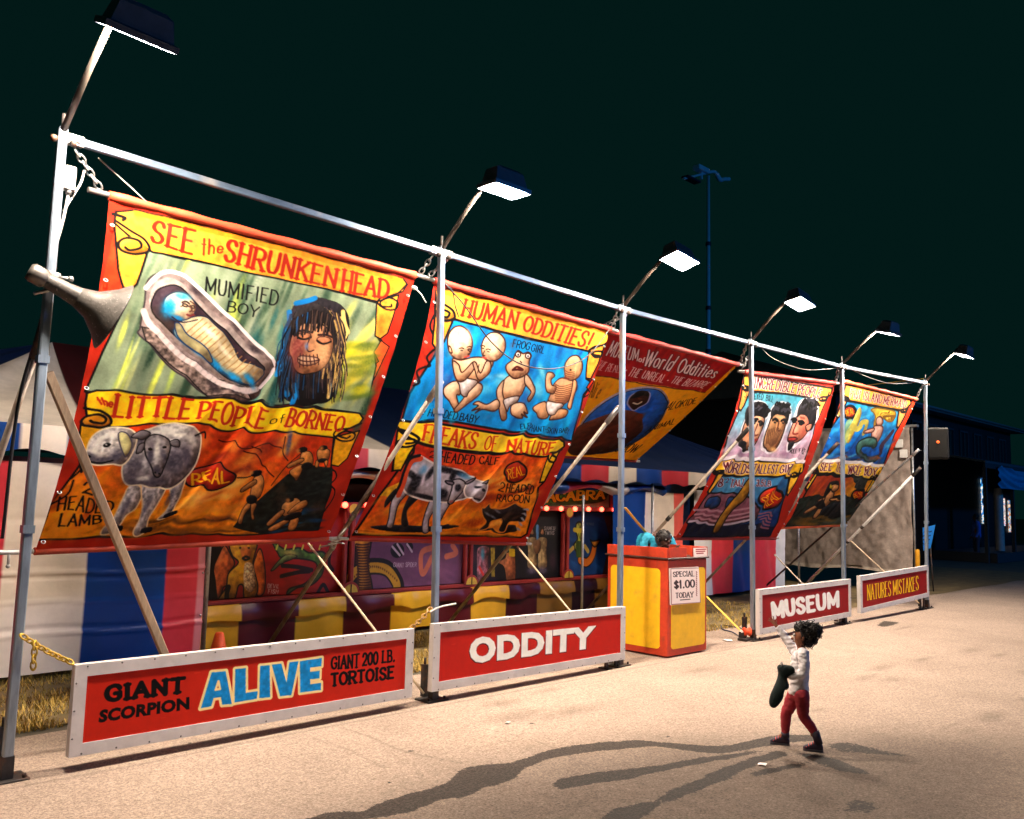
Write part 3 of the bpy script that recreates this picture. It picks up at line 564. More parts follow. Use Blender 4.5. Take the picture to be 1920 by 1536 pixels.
def banner_two():
    tl, tr = at(815, 525, 1, .12), at(1145, 617, 1, .12)
    P = hang(tl, tr, at(655, 1010, 0, tl[0]), at(985, 1020, 0, tr[0]))
    A = Art(P, 350, 420, (158, 40, 28))
    A.fr(660, 440, 3.6923)
    A.fill([(560, 560), (600, 800), (520, 910), (440, 1040), (360, 1329), (500, 700)], (164, 46, 30), out=None)
    pic = [(640, 590), (740, 580), (900, 640), (1200, 720), (1640, 810), (1620, 1000), (1660, 1030), (1600, 1110), (1540, 1340), (1520, 1430), (700, 1300), (500, 1290), (330, 1340), (400, 1100), (520, 920), (580, 830)]
    A.fill(pic, (16, 122, 186), out=BLK, ow=2.2, nz=.15, st=(8, 20))
    streaks(A, pic, 54, [(10, 84, 156), (24, 150, 204), (8, 66, 130), (40, 176, 214)], 2.05, 130, 24, .7, 41)
    streaks(A, [(880, 960), (1100, 980), (1080, 1120), (900, 1120)], 8, [(150, 200, 220), (110, 190, 216)], .1, 60, 30, .7, 42)
    streaks(A, [(1200, 950), (1400, 900), (1360, 1200), (1200, 1100)], 9, [(90, 190, 220), (130, 200, 216)], 1.3, 60, 24, .6, 43)
    for q in ([(570, 560), (540, 640), (580, 720)], [(580, 790), (520, 850), (545, 905), (510, 915)], [(510, 915), (450, 950), (470, 1020), (430, 1045)]): A.line(q, BLK, 2)
    A.fill([(1655, 1010), (1620, 1060), (1650, 1100), (1600, 1130), (1680, 1000)], (190, 60, 36), out=BLK, ow=1.5)
    A.fill([(585, 390), (660, 385), (900, 440), (1300, 545), (1760, 660), (1790, 720), (1740, 770), (1640, 810), (1200, 715), (900, 640), (720, 590), (640, 600), (575, 540)], (226, 152, 60), out=BLK, ow=2.2, nz=.08)
    A.fill([(585, 390), (660, 385), (900, 440), (1300, 545), (1760, 660), (1760, 690), (1290, 575), (880, 470), (650, 420), (590, 425)], (190, 118, 34), a=.85)
    A.fill([(575, 540), (700, 595), (640, 740), (590, 800), (558, 760)], (226, 150, 60), out=BLK, ow=2)
    A.fill([(1640, 800), (1750, 760), (1700, 900), (1650, 1000), (1618, 995), (1625, 880)], (226, 150, 62), out=BLK, ow=2)
    A.fill([(640, 500), (690, 520), (700, 580), (640, 595), (600, 560)], (226, 170, 60), True, nz=.05)
    A.line([(645, 490), (700, 530), (710, 580), (650, 600), (595, 575), (580, 540), (630, 525), (675, 545), (660, 575), (620, 570)], BLK, 2.4)
    A.line([(1790, 730), (1740, 765), (1670, 780), (1645, 810), (1680, 850), (1730, 840), (1728, 812), (1680, 812), (1665, 832), (1710, 838)], BLK, 2.2)
    RB = (190, 60, 28); RT_ = (146, 40, 20)
    A.text('HUMAN', [(790, 450), (1160, 545), (1130, 655), (760, 560)], RT_, .2)
    A.text('ODDITIES!', [(1210, 565), (1680, 690), (1630, 790), (1180, 665)], RT_, .2)
    A.text('FROG', [(1118, 730), (1240, 752), (1225, 800), (1108, 778)], (10, 24, 40), .16, False); A.text('GIRL', [(1250, 758), (1340, 780), (1325, 825), (1238, 806)], (10, 24, 40), .16, False)
    A.text('2', [(488, 1205), (512, 1212), (500, 1248), (474, 1240)], BLK, .16, False); A.text('HEADED', [(540, 1212), (735, 1240), (718, 1288), (520, 1260)], BLK, .15, False); A.text('BABY', [(752, 1242), (880, 1262), (862, 1308), (738, 1288)], BLK, .17, False)
    S = (236, 200, 168); S2 = (214, 166, 128); O = (60, 34, 26)
    def shape(p, c=S, ow=1.3): A.fill(p, c, True, out=O, ow=ow, nz=.07, col2=S2)
    # two-headed baby
    shape([(700, 860), (760, 870), (880, 850), (970, 870), (960, 930), (880, 1020), (740, 1020), (710, 950)])
    shape([(640, 1060), (700, 1020), (750, 1040), (745, 1110), (720, 1120), (740, 1200), (720, 1235), (690, 1200), (640, 1120)])
    shape([(810, 1080), (860, 1030), (900, 1050), (880, 1110), (780, 1190), (720, 1235), (705, 1215), (760, 1150)])
    A.fill([(725, 1005), (800, 1000), (870, 1020), (810, 1090), (790, 1125), (755, 1110), (740, 1060)], (222, 212, 210), True, out=O, ow=1.2)
    A.oval((748, 750), 84, 118, -.06, S, O, 1.5); A.oval((978, 778), 82, 102, .25, S, O, 1.5)
    A.blob((800, 720), 30, 70, 0, (246, 220, 190), .5); A.blob((690, 800), 24, 40, 0, S2, .6); A.blob((920, 790), 24, 50, .3, S2, .6)
    for x, y in ((760, 804), (812, 796), (905, 790), (945, 812)): A.oval((x, y), 11, 5, .1, (70, 50, 50)); A.line([(x-16, y-14), (x, y-18), (x+14, y-12)], O, 1)
    A.line([(800, 800), (818, 822), (802, 830)], O, 1); A.line([(780, 850), (810, 846)], (170, 70, 60), 1.6); A.line([(918, 806), (908, 834), (920, 838)], O, 1); A.line([(905, 850), (930, 858)], (170, 70, 60), 1.6)
    shape([(675, 770), (690, 790), (695, 820), (675, 810)], ow=1)
    shape([(700, 880), (740, 900), (760, 960), (830, 890), (850, 900), (840, 940), (770, 1020), (720, 1010)]); shape([(960, 890), (950, 960), (880, 1010), (850, 940), (835, 890), (860, 890), (890, 960), (930, 880)])
    A.line([(880, 900), (870, 960)], O, 1)
    # frog girl
    shape([(1060, 1000), (1130, 970), (1210, 990), (1190, 1070), (1150, 1130), (1060, 1150), (1010, 1100)])
    shape([(1200, 970), (1240, 1010), (1265, 1090), (1230, 1155), (1210, 1140), (1235, 1090), (1195, 1030)]); shape([(1050, 1010), (1000, 1080), (1010, 1180), (1035, 1280), (1070, 1270), (1060, 1180), (1040, 1100)])
    shape([(1000, 1145), (930, 1180), (870, 1160), (835, 1180), (870, 1190), (825, 1225), (880, 1210), (850, 1240), (900, 1215), (980, 1225), (1020, 1190)]); shape([(1100, 1190), (1150, 1165), (1200, 1185), (1215, 1240), (1190, 1225), (1210, 1270), (1175, 1240), (1180, 1270), (1110, 1255)])
    A.fill([(1050, 1145), (1150, 1120), (1140, 1160), (1090, 1190), (1075, 1225), (1055, 1190)], (222, 214, 212), True, out=O, ow=1.2)
    shape([(1130, 830), (1150, 805), (1185, 825), (1220, 815), (1240, 840), (1225, 880), (1215, 960), (1130, 1000), (1075, 960), (1065, 910), (1110, 870)], ow=1.5)
    for x, y in ((1150, 832), (1218, 842)): A.oval((x, y), 18, 18, 0, (216, 214, 210), O, 1.2); A.oval((x, y), 7, 8, 0, (60, 70, 90))
    A.line([(1110, 940), (1140, 918), (1180, 940), (1140, 938), (1110, 940)], (70, 20, 20), 2.2); A.line([(1165, 880), (1172, 890)], O, 1.4)
    # wrinkled baby
    shape([(1400, 1030), (1460, 995), (1550, 1030), (1540, 1100), (1450, 1185), (1360, 1170), (1370, 1100)], (212, 160, 116))
    shape([(1345, 970), (1380, 955), (1400, 980), (1375, 1010), (1380, 1050), (1410, 1060), (1390, 1105), (1340, 1090)], (220, 170, 130)); shape([(1530, 1010), (1555, 1040), (1530, 1140), (1510, 1210), (1490, 1190), (1510, 1120)], (212, 160, 116))
    shape([(1250, 1200), (1330, 1165), (1360, 1200), (1350, 1270), (1280, 1265)], (212, 160, 116)); shape([(1380, 1250), (1440, 1210), (1490, 1220), (1470, 1265), (1400, 1285), (1360, 1290)], (212, 160, 116))
    A.fill([(1350, 1155), (1460, 1180), (1420, 1220), (1390, 1255), (1358, 1240)], (226, 216, 214), True, out=O, ow=1.2)
    A.oval((1530, 925), 62, 86, .25, (222, 186, 140), O, 1.5); A.blob((1500, 950), 34, 50, .2, (190, 132, 90), .8)
    for i in range(9): A.line([(1390+i*3, 1040+i*15), (1450, 1052+i*14), (1520-i*4, 1036+i*16)], (120, 70, 50), 1.0)
    for i in range(4): A.line([(1468, 945+i*14), (1500, 955+i*13), (1540, 950+i*12)], (110, 66, 50), .9)
    A.oval((1512, 938), 9, 6, 0, BLK); A.line([(1470, 990), (1500, 996)], (110, 50, 40), 1.4)
    # ---- lower half
    A.fr(620, 740, 3.6923)
    A.text('ELEPHANT-SKIN', [(1312, 205), (1570, 240), (1560, 275), (1310, 246)], BLK, .15, False); A.text('BABY', [(1580, 240), (1645, 246), (1640, 280), (1572, 272)], BLK, .17, False)
    low = [(560, 350), (720, 370), (1100, 410), (1560, 440), (1480, 600), (1440, 640), (1400, 800), (1360, 960), (1320, 985), (700, 975), (160, 968), (330, 710), (440, 560), (560, 420)]
    A.fill(low, (182, 50, 26), out=BLK, ow=2.4, nz=.16, col2=(232, 142, 36), d=[(800, 400), (760, 940)])
    streaks(A, [(1080, 540), (1400, 600), (1350, 900), (800, 900)], 24, [(226, 160, 70), (160, 60, 28), (244, 196, 100), (120, 36, 24)], -.35, 110, 22, .9, 51)
    streaks(A, [(350, 700), (520, 600), (600, 900), (300, 900)], 16, [(226, 160, 60), (186, 84, 30)], -.5, 80, 24, .7, 52)
    streaks(A, [(180, 930), (1330, 930), (1320, 980), (180, 965)], 34, [(190, 120, 36), (150, 84, 28), (214, 150, 50)], 0, 110, 8, .8, 53)
    A.fill([(330, 720), (370, 670), (520, 590), (560, 620), (420, 720)], (222, 170, 50), nz=.2)
    A.fill([(440, 200), (490, 180), (720, 205), (1100, 260), (1610, 330), (1615, 360), (1560, 400), (1500, 440), (1100, 400), (720, 365), (590, 350), (480, 240)], (242, 200, 56), out=BLK, ow=2.3, nz=.08)
    A.fill([(468, 240), (590, 340), (530, 430), (470, 545), (420, 540), (440, 420)], (232, 186, 40), out=BLK, ow=2)
    A.fill([(1500, 420), (1585, 390), (1530, 500), (1480, 600), (1450, 605), (1480, 480)], (232, 186, 40), out=BLK, ow=2)
    A.line([(488, 240), (560, 270), (600, 320), (570, 365), (500, 370), (462, 335), (500, 310), (565, 318), (570, 345), (520, 345)], BLK, 2.4)
    A.line([(1600, 380), (1540, 410), (1500, 420), (1500, 455), (1545, 465), (1562, 435), (1530, 425), (1515, 445)], BLK, 2.2)
    A.text('FREAKS', [(650, 220), (1030, 270), (1000, 372), (622, 330)], RB, .2); A.text('OF', [(1090, 285), (1160, 292), (1140, 395), (1062, 372)], RB, .2); A.text('NATURE', [(1232, 318), (1545, 345), (1520, 425), (1210, 402)], RB, .21)
    A.text('2', [(690, 395), (730, 400), (720, 440), (680, 435)], BLK, .2, False); A.text('HEADED', [(770, 398), (1010, 420), (990, 480), (760, 462)], BLK, .18, False); A.text('CALF', [(1036, 425), (1165, 440), (1150, 488), (1030, 482)], BLK, .18, False)
    real_badge(A, (1272, 545), 84, 66, -.3, tw=.18)
    A.text('2', [(1165, 620), (1205, 622), (1195, 675), (1150, 668)], BLK, .2, False); A.text('HEADED', [(1218, 622), (1415, 632), (1400, 684), (1208, 676)], BLK, .19, False); A.text('RACOON', [(1150, 695), (1382, 700), (1372, 748), (1142, 740)], BLK, .19, False)
    # two-headed calf
    A.fill([(270, 920), (500, 898), (880, 920), (640, 950), (400, 945)], (20, 22, 34), True, nz=.3)
    WH = (196, 192, 204); BK = (20, 20, 28)
    for leg in ([(500, 640), (560, 650), (470, 760), (440, 880), (425, 920), (388, 915), (400, 860), (420, 740)], [(560, 690), (620, 700), (530, 800), (540, 900), (500, 905), (505, 800)], [(700, 720), (760, 730), (690, 850), (680, 945), (640, 945), (650, 850)], [(780, 720), (830, 740), (800, 800), (740, 900), (745, 820)]):
        A.fill(leg, WH if leg[0][0] != 560 else BK, True, out=(40, 36, 44), ow=1.2, nz=.15)
    A.fill([(500, 560), (530, 470), (600, 430), (700, 470), (760, 490), (900, 520), (960, 560), (990, 590), (960, 700), (860, 740), (720, 735), (620, 715), (540, 690), (500, 650)], WH, True, out=(236, 226, 220), ow=1.6, nz=.15)
    for c, rx, ry, a_ in (((580, 620), 36, 90, .5), ((560, 560), 40, 26, .6), ((690, 540), 20, 60, .6), ((800, 515), 70, 26, .2), ((900, 540), 60, 18, .3), ((660, 700), 90, 16, .2), ((780, 680), 40, 40, 0), ((850, 560), 20, 40, .5)): A.blob(c, rx, ry, a_, BK, .95, 1.6)
    for c, rx, ry, a_ in (((640, 520), 26, 40, .7), ((930, 560), 50, 20, .4), ((560, 480), 50, 16, -.5)): A.blob(c, rx, ry, a_, (96, 160, 204), .8)
    A.line([(620, 450), (560, 470), (520, 540), (500, 620), (470, 700)], (206, 84, 50), 5); A.line([(610, 430), (540, 460), (500, 540), (470, 640), (420, 720), (380, 770)], BK, 3); A.fill([(440, 660), (460, 680), (400, 760), (366, 792), (372, 740)], BK, True)
    A.fill([(850, 590), (900, 580), (935, 610), (920, 660), (870, 720), (840, 755), (815, 745), (830, 690), (845, 640)], WH, True, out=(30, 26, 34), ow=1.3, nz=.12)
    A.fill([(930, 640), (970, 590), (1030, 600), (1068, 650), (1050, 720), (1010, 760), (960, 735), (920, 690)], WH, True, out=(236, 226, 220), ow=1.4, nz=.12)
    for e in ([(855, 600), (800, 590), (815, 612), (850, 620)], [(935, 605), (1000, 580), (980, 605), (945, 622)], [(1040, 625), (1070, 612), (1060, 640)]): A.fill(e, (120, 112, 124), True, out=BK, ow=1.2)
    A.blob((885, 640), 22, 30, .2, BK, .9, 2); A.blob((1008, 650), 22, 12, .6, BK, .9, 2); A.oval((1040, 680), 14, 10, .4, BK); A.oval((838, 738), 14, 10, 0, (150, 90, 90)); A.line([(975, 735), (1020, 745)], BK, 1.4)
    # raccoon
    A.fill([(1010, 940), (1060, 930), (1120, 940), (1180, 955), (1230, 900), (1290, 940), (1200, 965), (1100, 950)], (30, 24, 28), True, nz=.3)
    A.fill([(1035, 800), (1060, 790), (1095, 760), (1110, 790), (1200, 790), (1280, 760), (1340, 790), (1352, 860), (1300, 890), (1240, 880), (1200, 950), (1160, 940), (1180, 880), (1110, 880), (1080, 930), (1020, 940), (1070, 890), (1050, 850)], (26, 20, 24), True, out=(206, 130, 60), ow=1.2, nz=.35)
    for i in range(5): A.blob((1348-i*12, 800+i*32), 22, 8, .3, (150, 156, 170), .9, 2)
    for c in ((1080, 830), (1150, 810), (1120, 850)): A.blob(c, 26, 9, .6, (120, 126, 140), .8)
    for c in ((1230, 830), (1280, 850), (1200, 860)): A.blob(c, 40, 12, -.4, (84, 60, 50), .6)
    return A, P, folds(.7, 3.4, .014, 2.6)

def banner_museum():
    tl, tr = at(1136, 618, 1, .2), at(1385, 683, 1, .2)
    P = hang(tl, tr, (tl[0]-.05, 1.88, 2.42), (tr[0]-.15, 1.88, 2.46), .06, .02)
    A = Art(P, 240, 250, (244, 168, 40))
    A.fr(1040, 600, 5.0526)
    A.fill([(480, 60), (1760, 380), (1420, 690), (380, 530)], (150, 30, 34), nz=.1, st=(8, 20))
    streaks(A, [(560, 120), (1660, 400), (1480, 600), (640, 480)], 40, [(176, 40, 30), (196, 56, 36), (96, 20, 26)], 2.2, 90, 16, .55, 61)
    W = (236, 216, 212); WS = (70, 10, 20)
    A.text('MUSEUM', [(560, 200), (800, 285), (780, 395), (488, 335)], W, .19, False, shade=WS)
    A.text('of', [(805, 350), (858, 362), (845, 408), (790, 395)], W, .18, False)
    A.text('World', [(895, 290), (1180, 350), (1090, 480), (842, 430)], W, .17, False, shade=WS)
    A.text('Oddities', [(1215, 365), (1580, 460), (1500, 555), (1150, 495)], W, .17, False, shade=WS)
    A.text('THE REAL', [(440, 385), (610, 440), (600, 512), (360, 465)], W, .14, False)
    A.text('*', [(665, 470), (690, 475), (680, 500), (655, 495)], W, .5, False)
    A.text('THE UNREAL', [(735, 455), (1065, 525), (1020, 598), (690, 528)], W, .15, False)
    A.text('*', [(1060, 560), (1090, 566), (1080, 590), (1050, 584)], W, .5, False)
    A.text('THE BIZARRE', [(1140, 535), (1480, 600), (1400, 650), (1090, 602)], W, .15, False)
    A.line([(390, 530), (900, 620), (1420, 690)], (60, 30, 20), 1.2, False)
    streaks(A, [(400, 560), (1400, 700), (900, 1250), (100, 1260)], 40, [(250, 184, 56), (214, 132, 30), (196, 116, 28)], 2.2, 120, 16, .5, 62)
    # portrait oval
    A.oval((640, 950), 480, 250, -.52, (170, 160, 180), None); A.oval((640, 956), 462, 236, -.52, (30, 92, 190), BLK, 1)
    streaks(A, [(620, 690), (1000, 700), (960, 960), (800, 1000)], 20, [(36, 96, 176), (16, 50, 110)], 2.3, 70, 14, .6, 63)
    A.fill([(200, 1030), (420, 920), (640, 860), (780, 880), (830, 960), (820, 1060), (600, 1220), (300, 1280), (120, 1250)], (74, 34, 22), True, nz=.2)
    for q in ((300, 1010, 90), (460, 1060, 120), (620, 1000, 90), (400, 1180, 130)): A.blob((q[0], q[1]), q[2], 18, -.4, (104, 50, 28), .7)
    A.fill([(690, 800), (720, 720), (800, 680), (890, 690), (880, 780), (800, 830), (740, 860)], (60, 30, 22), True, out=(150, 150, 190), ow=1.4)
    A.fill([(720, 740), (790, 672), (880, 676), (885, 740), (840, 720), (760, 740)], (14, 12, 14), True)
    A.line([(740, 790), (780, 800), (820, 780)], (206, 190, 170), 1.6); A.blob((800, 750), 20, 10, 0, (104, 56, 36), .8); A.blob((790, 930), 60, 30, -.5, (96, 44, 26), .8)
    A.text('Alice', [(360, 590), (470, 620), (400, 745), (320, 740)], BLK, .1, False)
    A.text('ALOKIDE', [(1090, 790), (1350, 735), (1330, 790), (1040, 862)], BLK, .17, False); A.text('ANIMAL', [(900, 1020), (1150, 930), (1120, 990), (850, 1075)], BLK, .17, False); A.text('SHOW', [(620, 1190), (830, 1180), (760, 1250), (560, 1250)], BLK, .17, False)
    return A, P, folds(.9, 5, .006, .7)

def face_long(A, c, w, h, ang, skin, hair, dark):
    ca, sa = math.cos(ang), math.sin(ang)
    R = lambda a, b: (c[0]+a*w*ca-b*h*sa, c[1]+a*w*sa+b*h*ca)
    A.fill([R(-1.05, -.9), R(-.5, -1.15), R(.5, -1.15), R(1.1, -.8), R(1.1, .1), R(.6, 1.0), R(0, 1.12), R(-.6, 1.0), R(-1.05, .2)], (226, 222, 226), True, a=.9)
    A.fill([R(-.85, -.5), R(0, -.8), R(.85, -.5), R(.8, .2), R(.45, .85), R(0, 1.0), R(-.45, .85), R(-.8, .2)], skin, True, out=dark, ow=1.2, nz=.15)
    A.fill([R(-.95, -.1), R(-.95, -.8), R(-.4, -1.08), R(.4, -1.08), R(.98, -.75), R(.98, 0), R(.75, -.4), R(.2, -.55), R(-.4, -.5), R(-.75, -.35)], hair, True, nz=.4, st=(3, 5))
    return R
def banner_people():
    tl, tr = at(1396, 697, 1, .12), at(1566, 718, 1, .12)
    P = hang(tl, tr, at(1265, 1010, 0, tl[0]), at(1455, 1010, 0, tr[0]))
    A = Art(P, 220, 270, (168, 46, 30))
    A.fr(1240, 640, 3.8412)
    pic = [(650, 365), (900, 385), (1060, 405), (1110, 420), (1100, 560), (1080, 700), (1020, 870), (800, 860), (430, 850), (480, 680), (560, 500), (600, 420)]
    A.fill(pic, (70, 150, 170), out=BLK, ow=1.4, nz=.12, col2=(190, 160, 178), d=[(800, 400), (740, 780)])
    streaks(A, [(480, 700), (1060, 700), (1010, 860), (440, 840)], 24, [(150, 110, 140), (206, 186, 200), (110, 60, 90)], .1, 60, 20, .6, 71)
    streaks(A, [(560, 560), (700, 560), (600, 800), (460, 800)], 10, [(216, 200, 208), (190, 170, 190)], 2, 70, 16, .7, 72)
    A.fill([(600, 240), (680, 240), (900, 290), (1230, 340), (1215, 390), (1150, 430), (1060, 405), (880, 380), (650, 360), (590, 320)], (224, 150, 60), out=BLK, ow=1.8)
    for q in ([(588, 310), (640, 360), (600, 460), (575, 500), (558, 490)], [(1110, 410), (1200, 400), (1160, 480), (1120, 570), (1105, 560)]): A.fill(q, (222, 152, 80), out=BLK, ow=1.6)
    scroll(A, (610, 345), 26, YEL, -1, 1.6); scroll(A, (1165, 420), 26, YEL, 1, 1.6)
    PK = (84, 14, 26)
    A.text('INCREDIBLE', [(680, 250), (975, 315), (955, 372), (668, 335)], PK, .19, False, shade=(226, 206, 206)); A.text('PEOPLE', [(992, 315), (1160, 350), (1140, 402), (978, 378)], PK, .19, False, shade=(226, 206, 206))
    A.text('3', [(600, 372), (622, 374), (618, 404), (596, 402)], BLK, .15, False); A.text('EYED', [(672, 375), (738, 385), (730, 425), (668, 418)], BLK, .16, False); A.text('BILL', [(756, 390), (808, 400), (800, 445), (750, 430)], BLK, .16, False)
    HR = (22, 22, 26); WO = (224, 220, 226)
    for halo in ([(600, 560), (620, 480), (680, 428), (750, 450), (772, 530), (730, 600), (690, 700), (640, 800), (560, 800), (545, 730), (570, 640)], [(770, 540), (800, 470), (860, 435), (925, 460), (935, 540), (900, 640), (850, 760), (780, 815), (720, 780), (735, 660)], [(960, 520), (1000, 430), (1060, 408), (1128, 430), (1118, 560), (1060, 650), (1000, 725), (930, 790), (895, 800), (905, 720)]): A.fill(halo, WO, True, a=.9)
    # left face, black wavy quiff
    A.fill([(610, 570), (640, 540), (730, 545), (735, 600), (700, 690), (660, 760), (610, 785), (575, 740), (580, 650)], (222, 170, 132), True, out=(40, 26, 26), ow=1.2, nz=.15); A.blob((610, 650), 22, 80, .25, (170, 110, 84), .8); A.blob((690, 640), 24, 60, .3, (240, 200, 164), .7)
    A.fill([(605, 590), (600, 530), (625, 470), (690, 436), (750, 455), (768, 530), (735, 560), (680, 545), (640, 560), (620, 620)], HR, True)
    for q in ((652, 600), (706, 606), (676, 570)): A.oval(q, 13, 7, .25, (236, 226, 220), BLK, 1); A.oval(q, 5, 6, 0, BLK)
    A.line([(632, 584), (655, 576), (672, 586)], BLK, 2); A.line([(690, 590), (712, 588), (728, 600)], BLK, 2); A.line([(680, 610), (660, 670), (672, 682), (694, 676)], (110, 60, 46), 1.5); A.line([(622, 712), (650, 722), (684, 712)], (120, 40, 40), 2.2); A.line([(640, 742), (664, 738)], (150, 96, 76), 1.2)
    A.fill([(560, 720), (590, 740), (610, 790), (570, 800), (545, 760)], HR, True)
    # middle face, long drooping skin
    A.fill([(785, 560), (810, 520), (880, 520), (900, 570), (880, 660), (835, 760), (780, 795), (740, 760), (750, 670)], (190, 142, 100), True, out=(40, 26, 26), ow=1.2, nz=.2)
    A.fill([(790, 570), (790, 500), (840, 450), (900, 455), (922, 520), (905, 600), (885, 545), (840, 530), (805, 545)], HR, True)
    for i in range(9): A.line([(772+i*12, 620+abs(i-4)*5), (764+i*10, 690), (758+i*8, 760-abs(i-4)*6)], (104, 70, 48), 1.2)
    A.blob((800, 780), 30, 20, 0, (220, 170, 110), .8); A.line([(800, 572), (822, 562), (838, 574)], BLK, 2.2); A.line([(862, 576), (882, 566), (894, 580)], BLK, 2.2); A.oval((818, 586), 10, 6, .2, (40, 26, 24)); A.oval((876, 590), 10, 6, .2, (40, 26, 24)); A.line([(846, 580), (836, 640), (856, 644)], (96, 60, 44), 1.5); A.blob((856, 548), 40, 10, .1, (230, 186, 140), .8)
    # right face, tall pompadour
    A.fill([(965, 560), (1000, 525), (1060, 530), (1062, 620), (1010, 705), (950, 735), (908, 720), (925, 650)], (214, 138, 112), True, out=(40, 24, 24), ow=1.2, nz=.15); A.blob((1030, 640), 24, 60, .4, (170, 92, 76), .8); A.blob((960, 640), 20, 50, .3, (236, 172, 144), .8)
    A.fill([(978, 550), (990, 470), (1030, 425), (1085, 416), (1120, 445), (1108, 560), (1064, 655), (1056, 575), (1040, 540), (1005, 530)], (36, 34, 40), True, nz=.3, st=(3, 6))
    for q in ((957, 578), (1002, 598)): A.oval(q, 12, 7, .35, (236, 226, 220), BLK, 1.1); A.oval(q, 5, 6, 0, BLK)
    A.line([(940, 562), (962, 556), (976, 568)], BLK, 2.2); A.line([(988, 576), (1012, 578), (1024, 594)], BLK, 2.2); A.line([(974, 590), (946, 656), (955, 672), (978, 668)], (120, 52, 44), 1.6); A.fill([(912, 700), (950, 694), (976, 706), (945, 722), (915, 718)], (150, 50, 46), True, out=(60, 20, 20), ow=1); A.line([(1000, 545), (1030, 552)], (150, 84, 70), 1.1); A.line([(1004, 554), (1034, 562)], (150, 84, 70), 1.1)
    A.fill([(1038, 612), (1078, 598), (1066, 640), (1044, 652)], (216, 140, 116), True, out=BLK, ow=1.1); A.fill([(912, 738), (956, 730), (930, 780), (905, 790)], HR, True)
    for (cx, cy, n_, w_) in ((690, 470, 16, 70), (860, 470, 14, 56), (1065, 440, 16, 52)):
        for i in range(n_):
            x0 = cx+rng.uniform(-w_, w_); y0 = cy+rng.uniform(-14, 50); A.line([(x0, y0), (x0+rng.uniform(6, 22), y0-rng.uniform(8, 22)), (x0+rng.uniform(20, 40), y0+rng.uniform(-8, 10))], [(8, 8, 10), (58, 56, 64), (10, 10, 12)][i % 3], rng.uniform(1.4, 2.6))
    A.text('MULE', [(925, 775), (972, 780), (965, 812), (918, 806)], BLK, .17, False); A.text('FACE', [(982, 782), (1035, 784), (1025, 815), (975, 812)], BLK, .17, False)
    A.fill([(430, 860), (800, 870), (1020, 880), (1005, 950), (960, 985), (800, 980), (400, 965), (380, 930)], (232, 180, 50), out=BLK, ow=1.8)
    A.line([(430, 850), (720, 850), (1020, 872)], (236, 226, 230), 3)
    for q in ([(395, 960), (440, 965), (380, 1060), (345, 1110), (325, 1090)], [(920, 985), (985, 960), (945, 1050), (910, 1110), (890, 1105)]): A.fill(q, (226, 176, 60), out=BLK, ow=1.6)
    scroll(A, (400, 960), 26, YEL, -1, 1.6); scroll(A, (955, 970), 26, YEL, 1, 1.6)
    A.text('WORLDS', [(445, 880), (655, 885), (635, 950), (430, 945)], PK, .2, False, shade=(226, 206, 200)); A.text('TALLEST', [(665, 890), (845, 895), (830, 955), (650, 952)], PK, .2, False, shade=(226, 206, 200)); A.text('GIRL', [(862, 895), (950, 900), (930, 958), (845, 955)], PK, .2, False, shade=(226, 206, 200))
    low = [(440, 970), (700, 975), (915, 985), (885, 1110), (840, 1300), (780, 1400), (150, 1410), (250, 1270), (330, 1120)]
    A.fill(low, (84, 150, 186), out=BLK, ow=1.6, col2=(16, 50, 100), d=[(620, 980), (600, 1390)])
    A.fill([(330, 1110), (400, 1095), (560, 1100), (660, 1160), (660, 1300), (400, 1320), (190, 1310), (250, 1230)], (122, 76, 90), True, out=BLK, ow=1.4, nz=.25)
    A.fill([(345, 1130), (430, 1130), (400, 1195), (310, 1200)], (24, 60, 110), True, out=BLK, ow=1); A.fill([(480, 1130), (540, 1125), (530, 1190), (470, 1195)], (24, 60, 110), True, out=BLK, ow=1)
    for y in (1215, 1250, 1280): A.line([(240, y), (420, y+8), (640, y-10)], (176, 136, 146), 1.6)
    A.line([(200, 1300), (400, 1320), (640, 1300)], (190, 180, 196), 2); A.fill([(150, 1405), (190, 1315), (640, 1330), (820, 1330), (790, 1400)], (12, 22, 46), nz=.2)
    A.fill([(620, 1000), (650, 990), (640, 1060), (600, 1140), (530, 1200), (480, 1260), (420, 1360), (375, 1370), (420, 1270), (500, 1160), (560, 1090)], (186, 140, 40), True, out=BLK, ow=1.4, nz=.2)
    A.text('8', [(420, 990), (452, 992), (440, 1046), (408, 1044)], PK, .2, False, shade=(226, 206, 206)); A.text("'2'", [(458, 990), (498, 990), (490, 1020), (452, 1020)], PK, .2, False); A.text('TALL', [(510, 995), (604, 1000), (592, 1048), (500, 1044)], PK, .2, False, shade=(226, 206, 206)); A.text('3.5', [(685, 1000), (735, 1002), (728, 1048), (680, 1044)], PK, .2, False, shade=(226, 206, 206)); A.text('LB', [(742, 1010), (786, 1012), (780, 1048), (738, 1046)], PK, .2, False, shade=(226, 206, 206))
    real_badge(A, (778, 1140), 92, 72, -.5, tw=.17)
    for i in range(5): A.line([(690+i*4, 1250+i*22), (740, 1244+i*24), (800-i*6, 1256+i*22)], (140, 96, 110), 1.4)
    return A, P, folds(.7, 3.6, .016, 4)

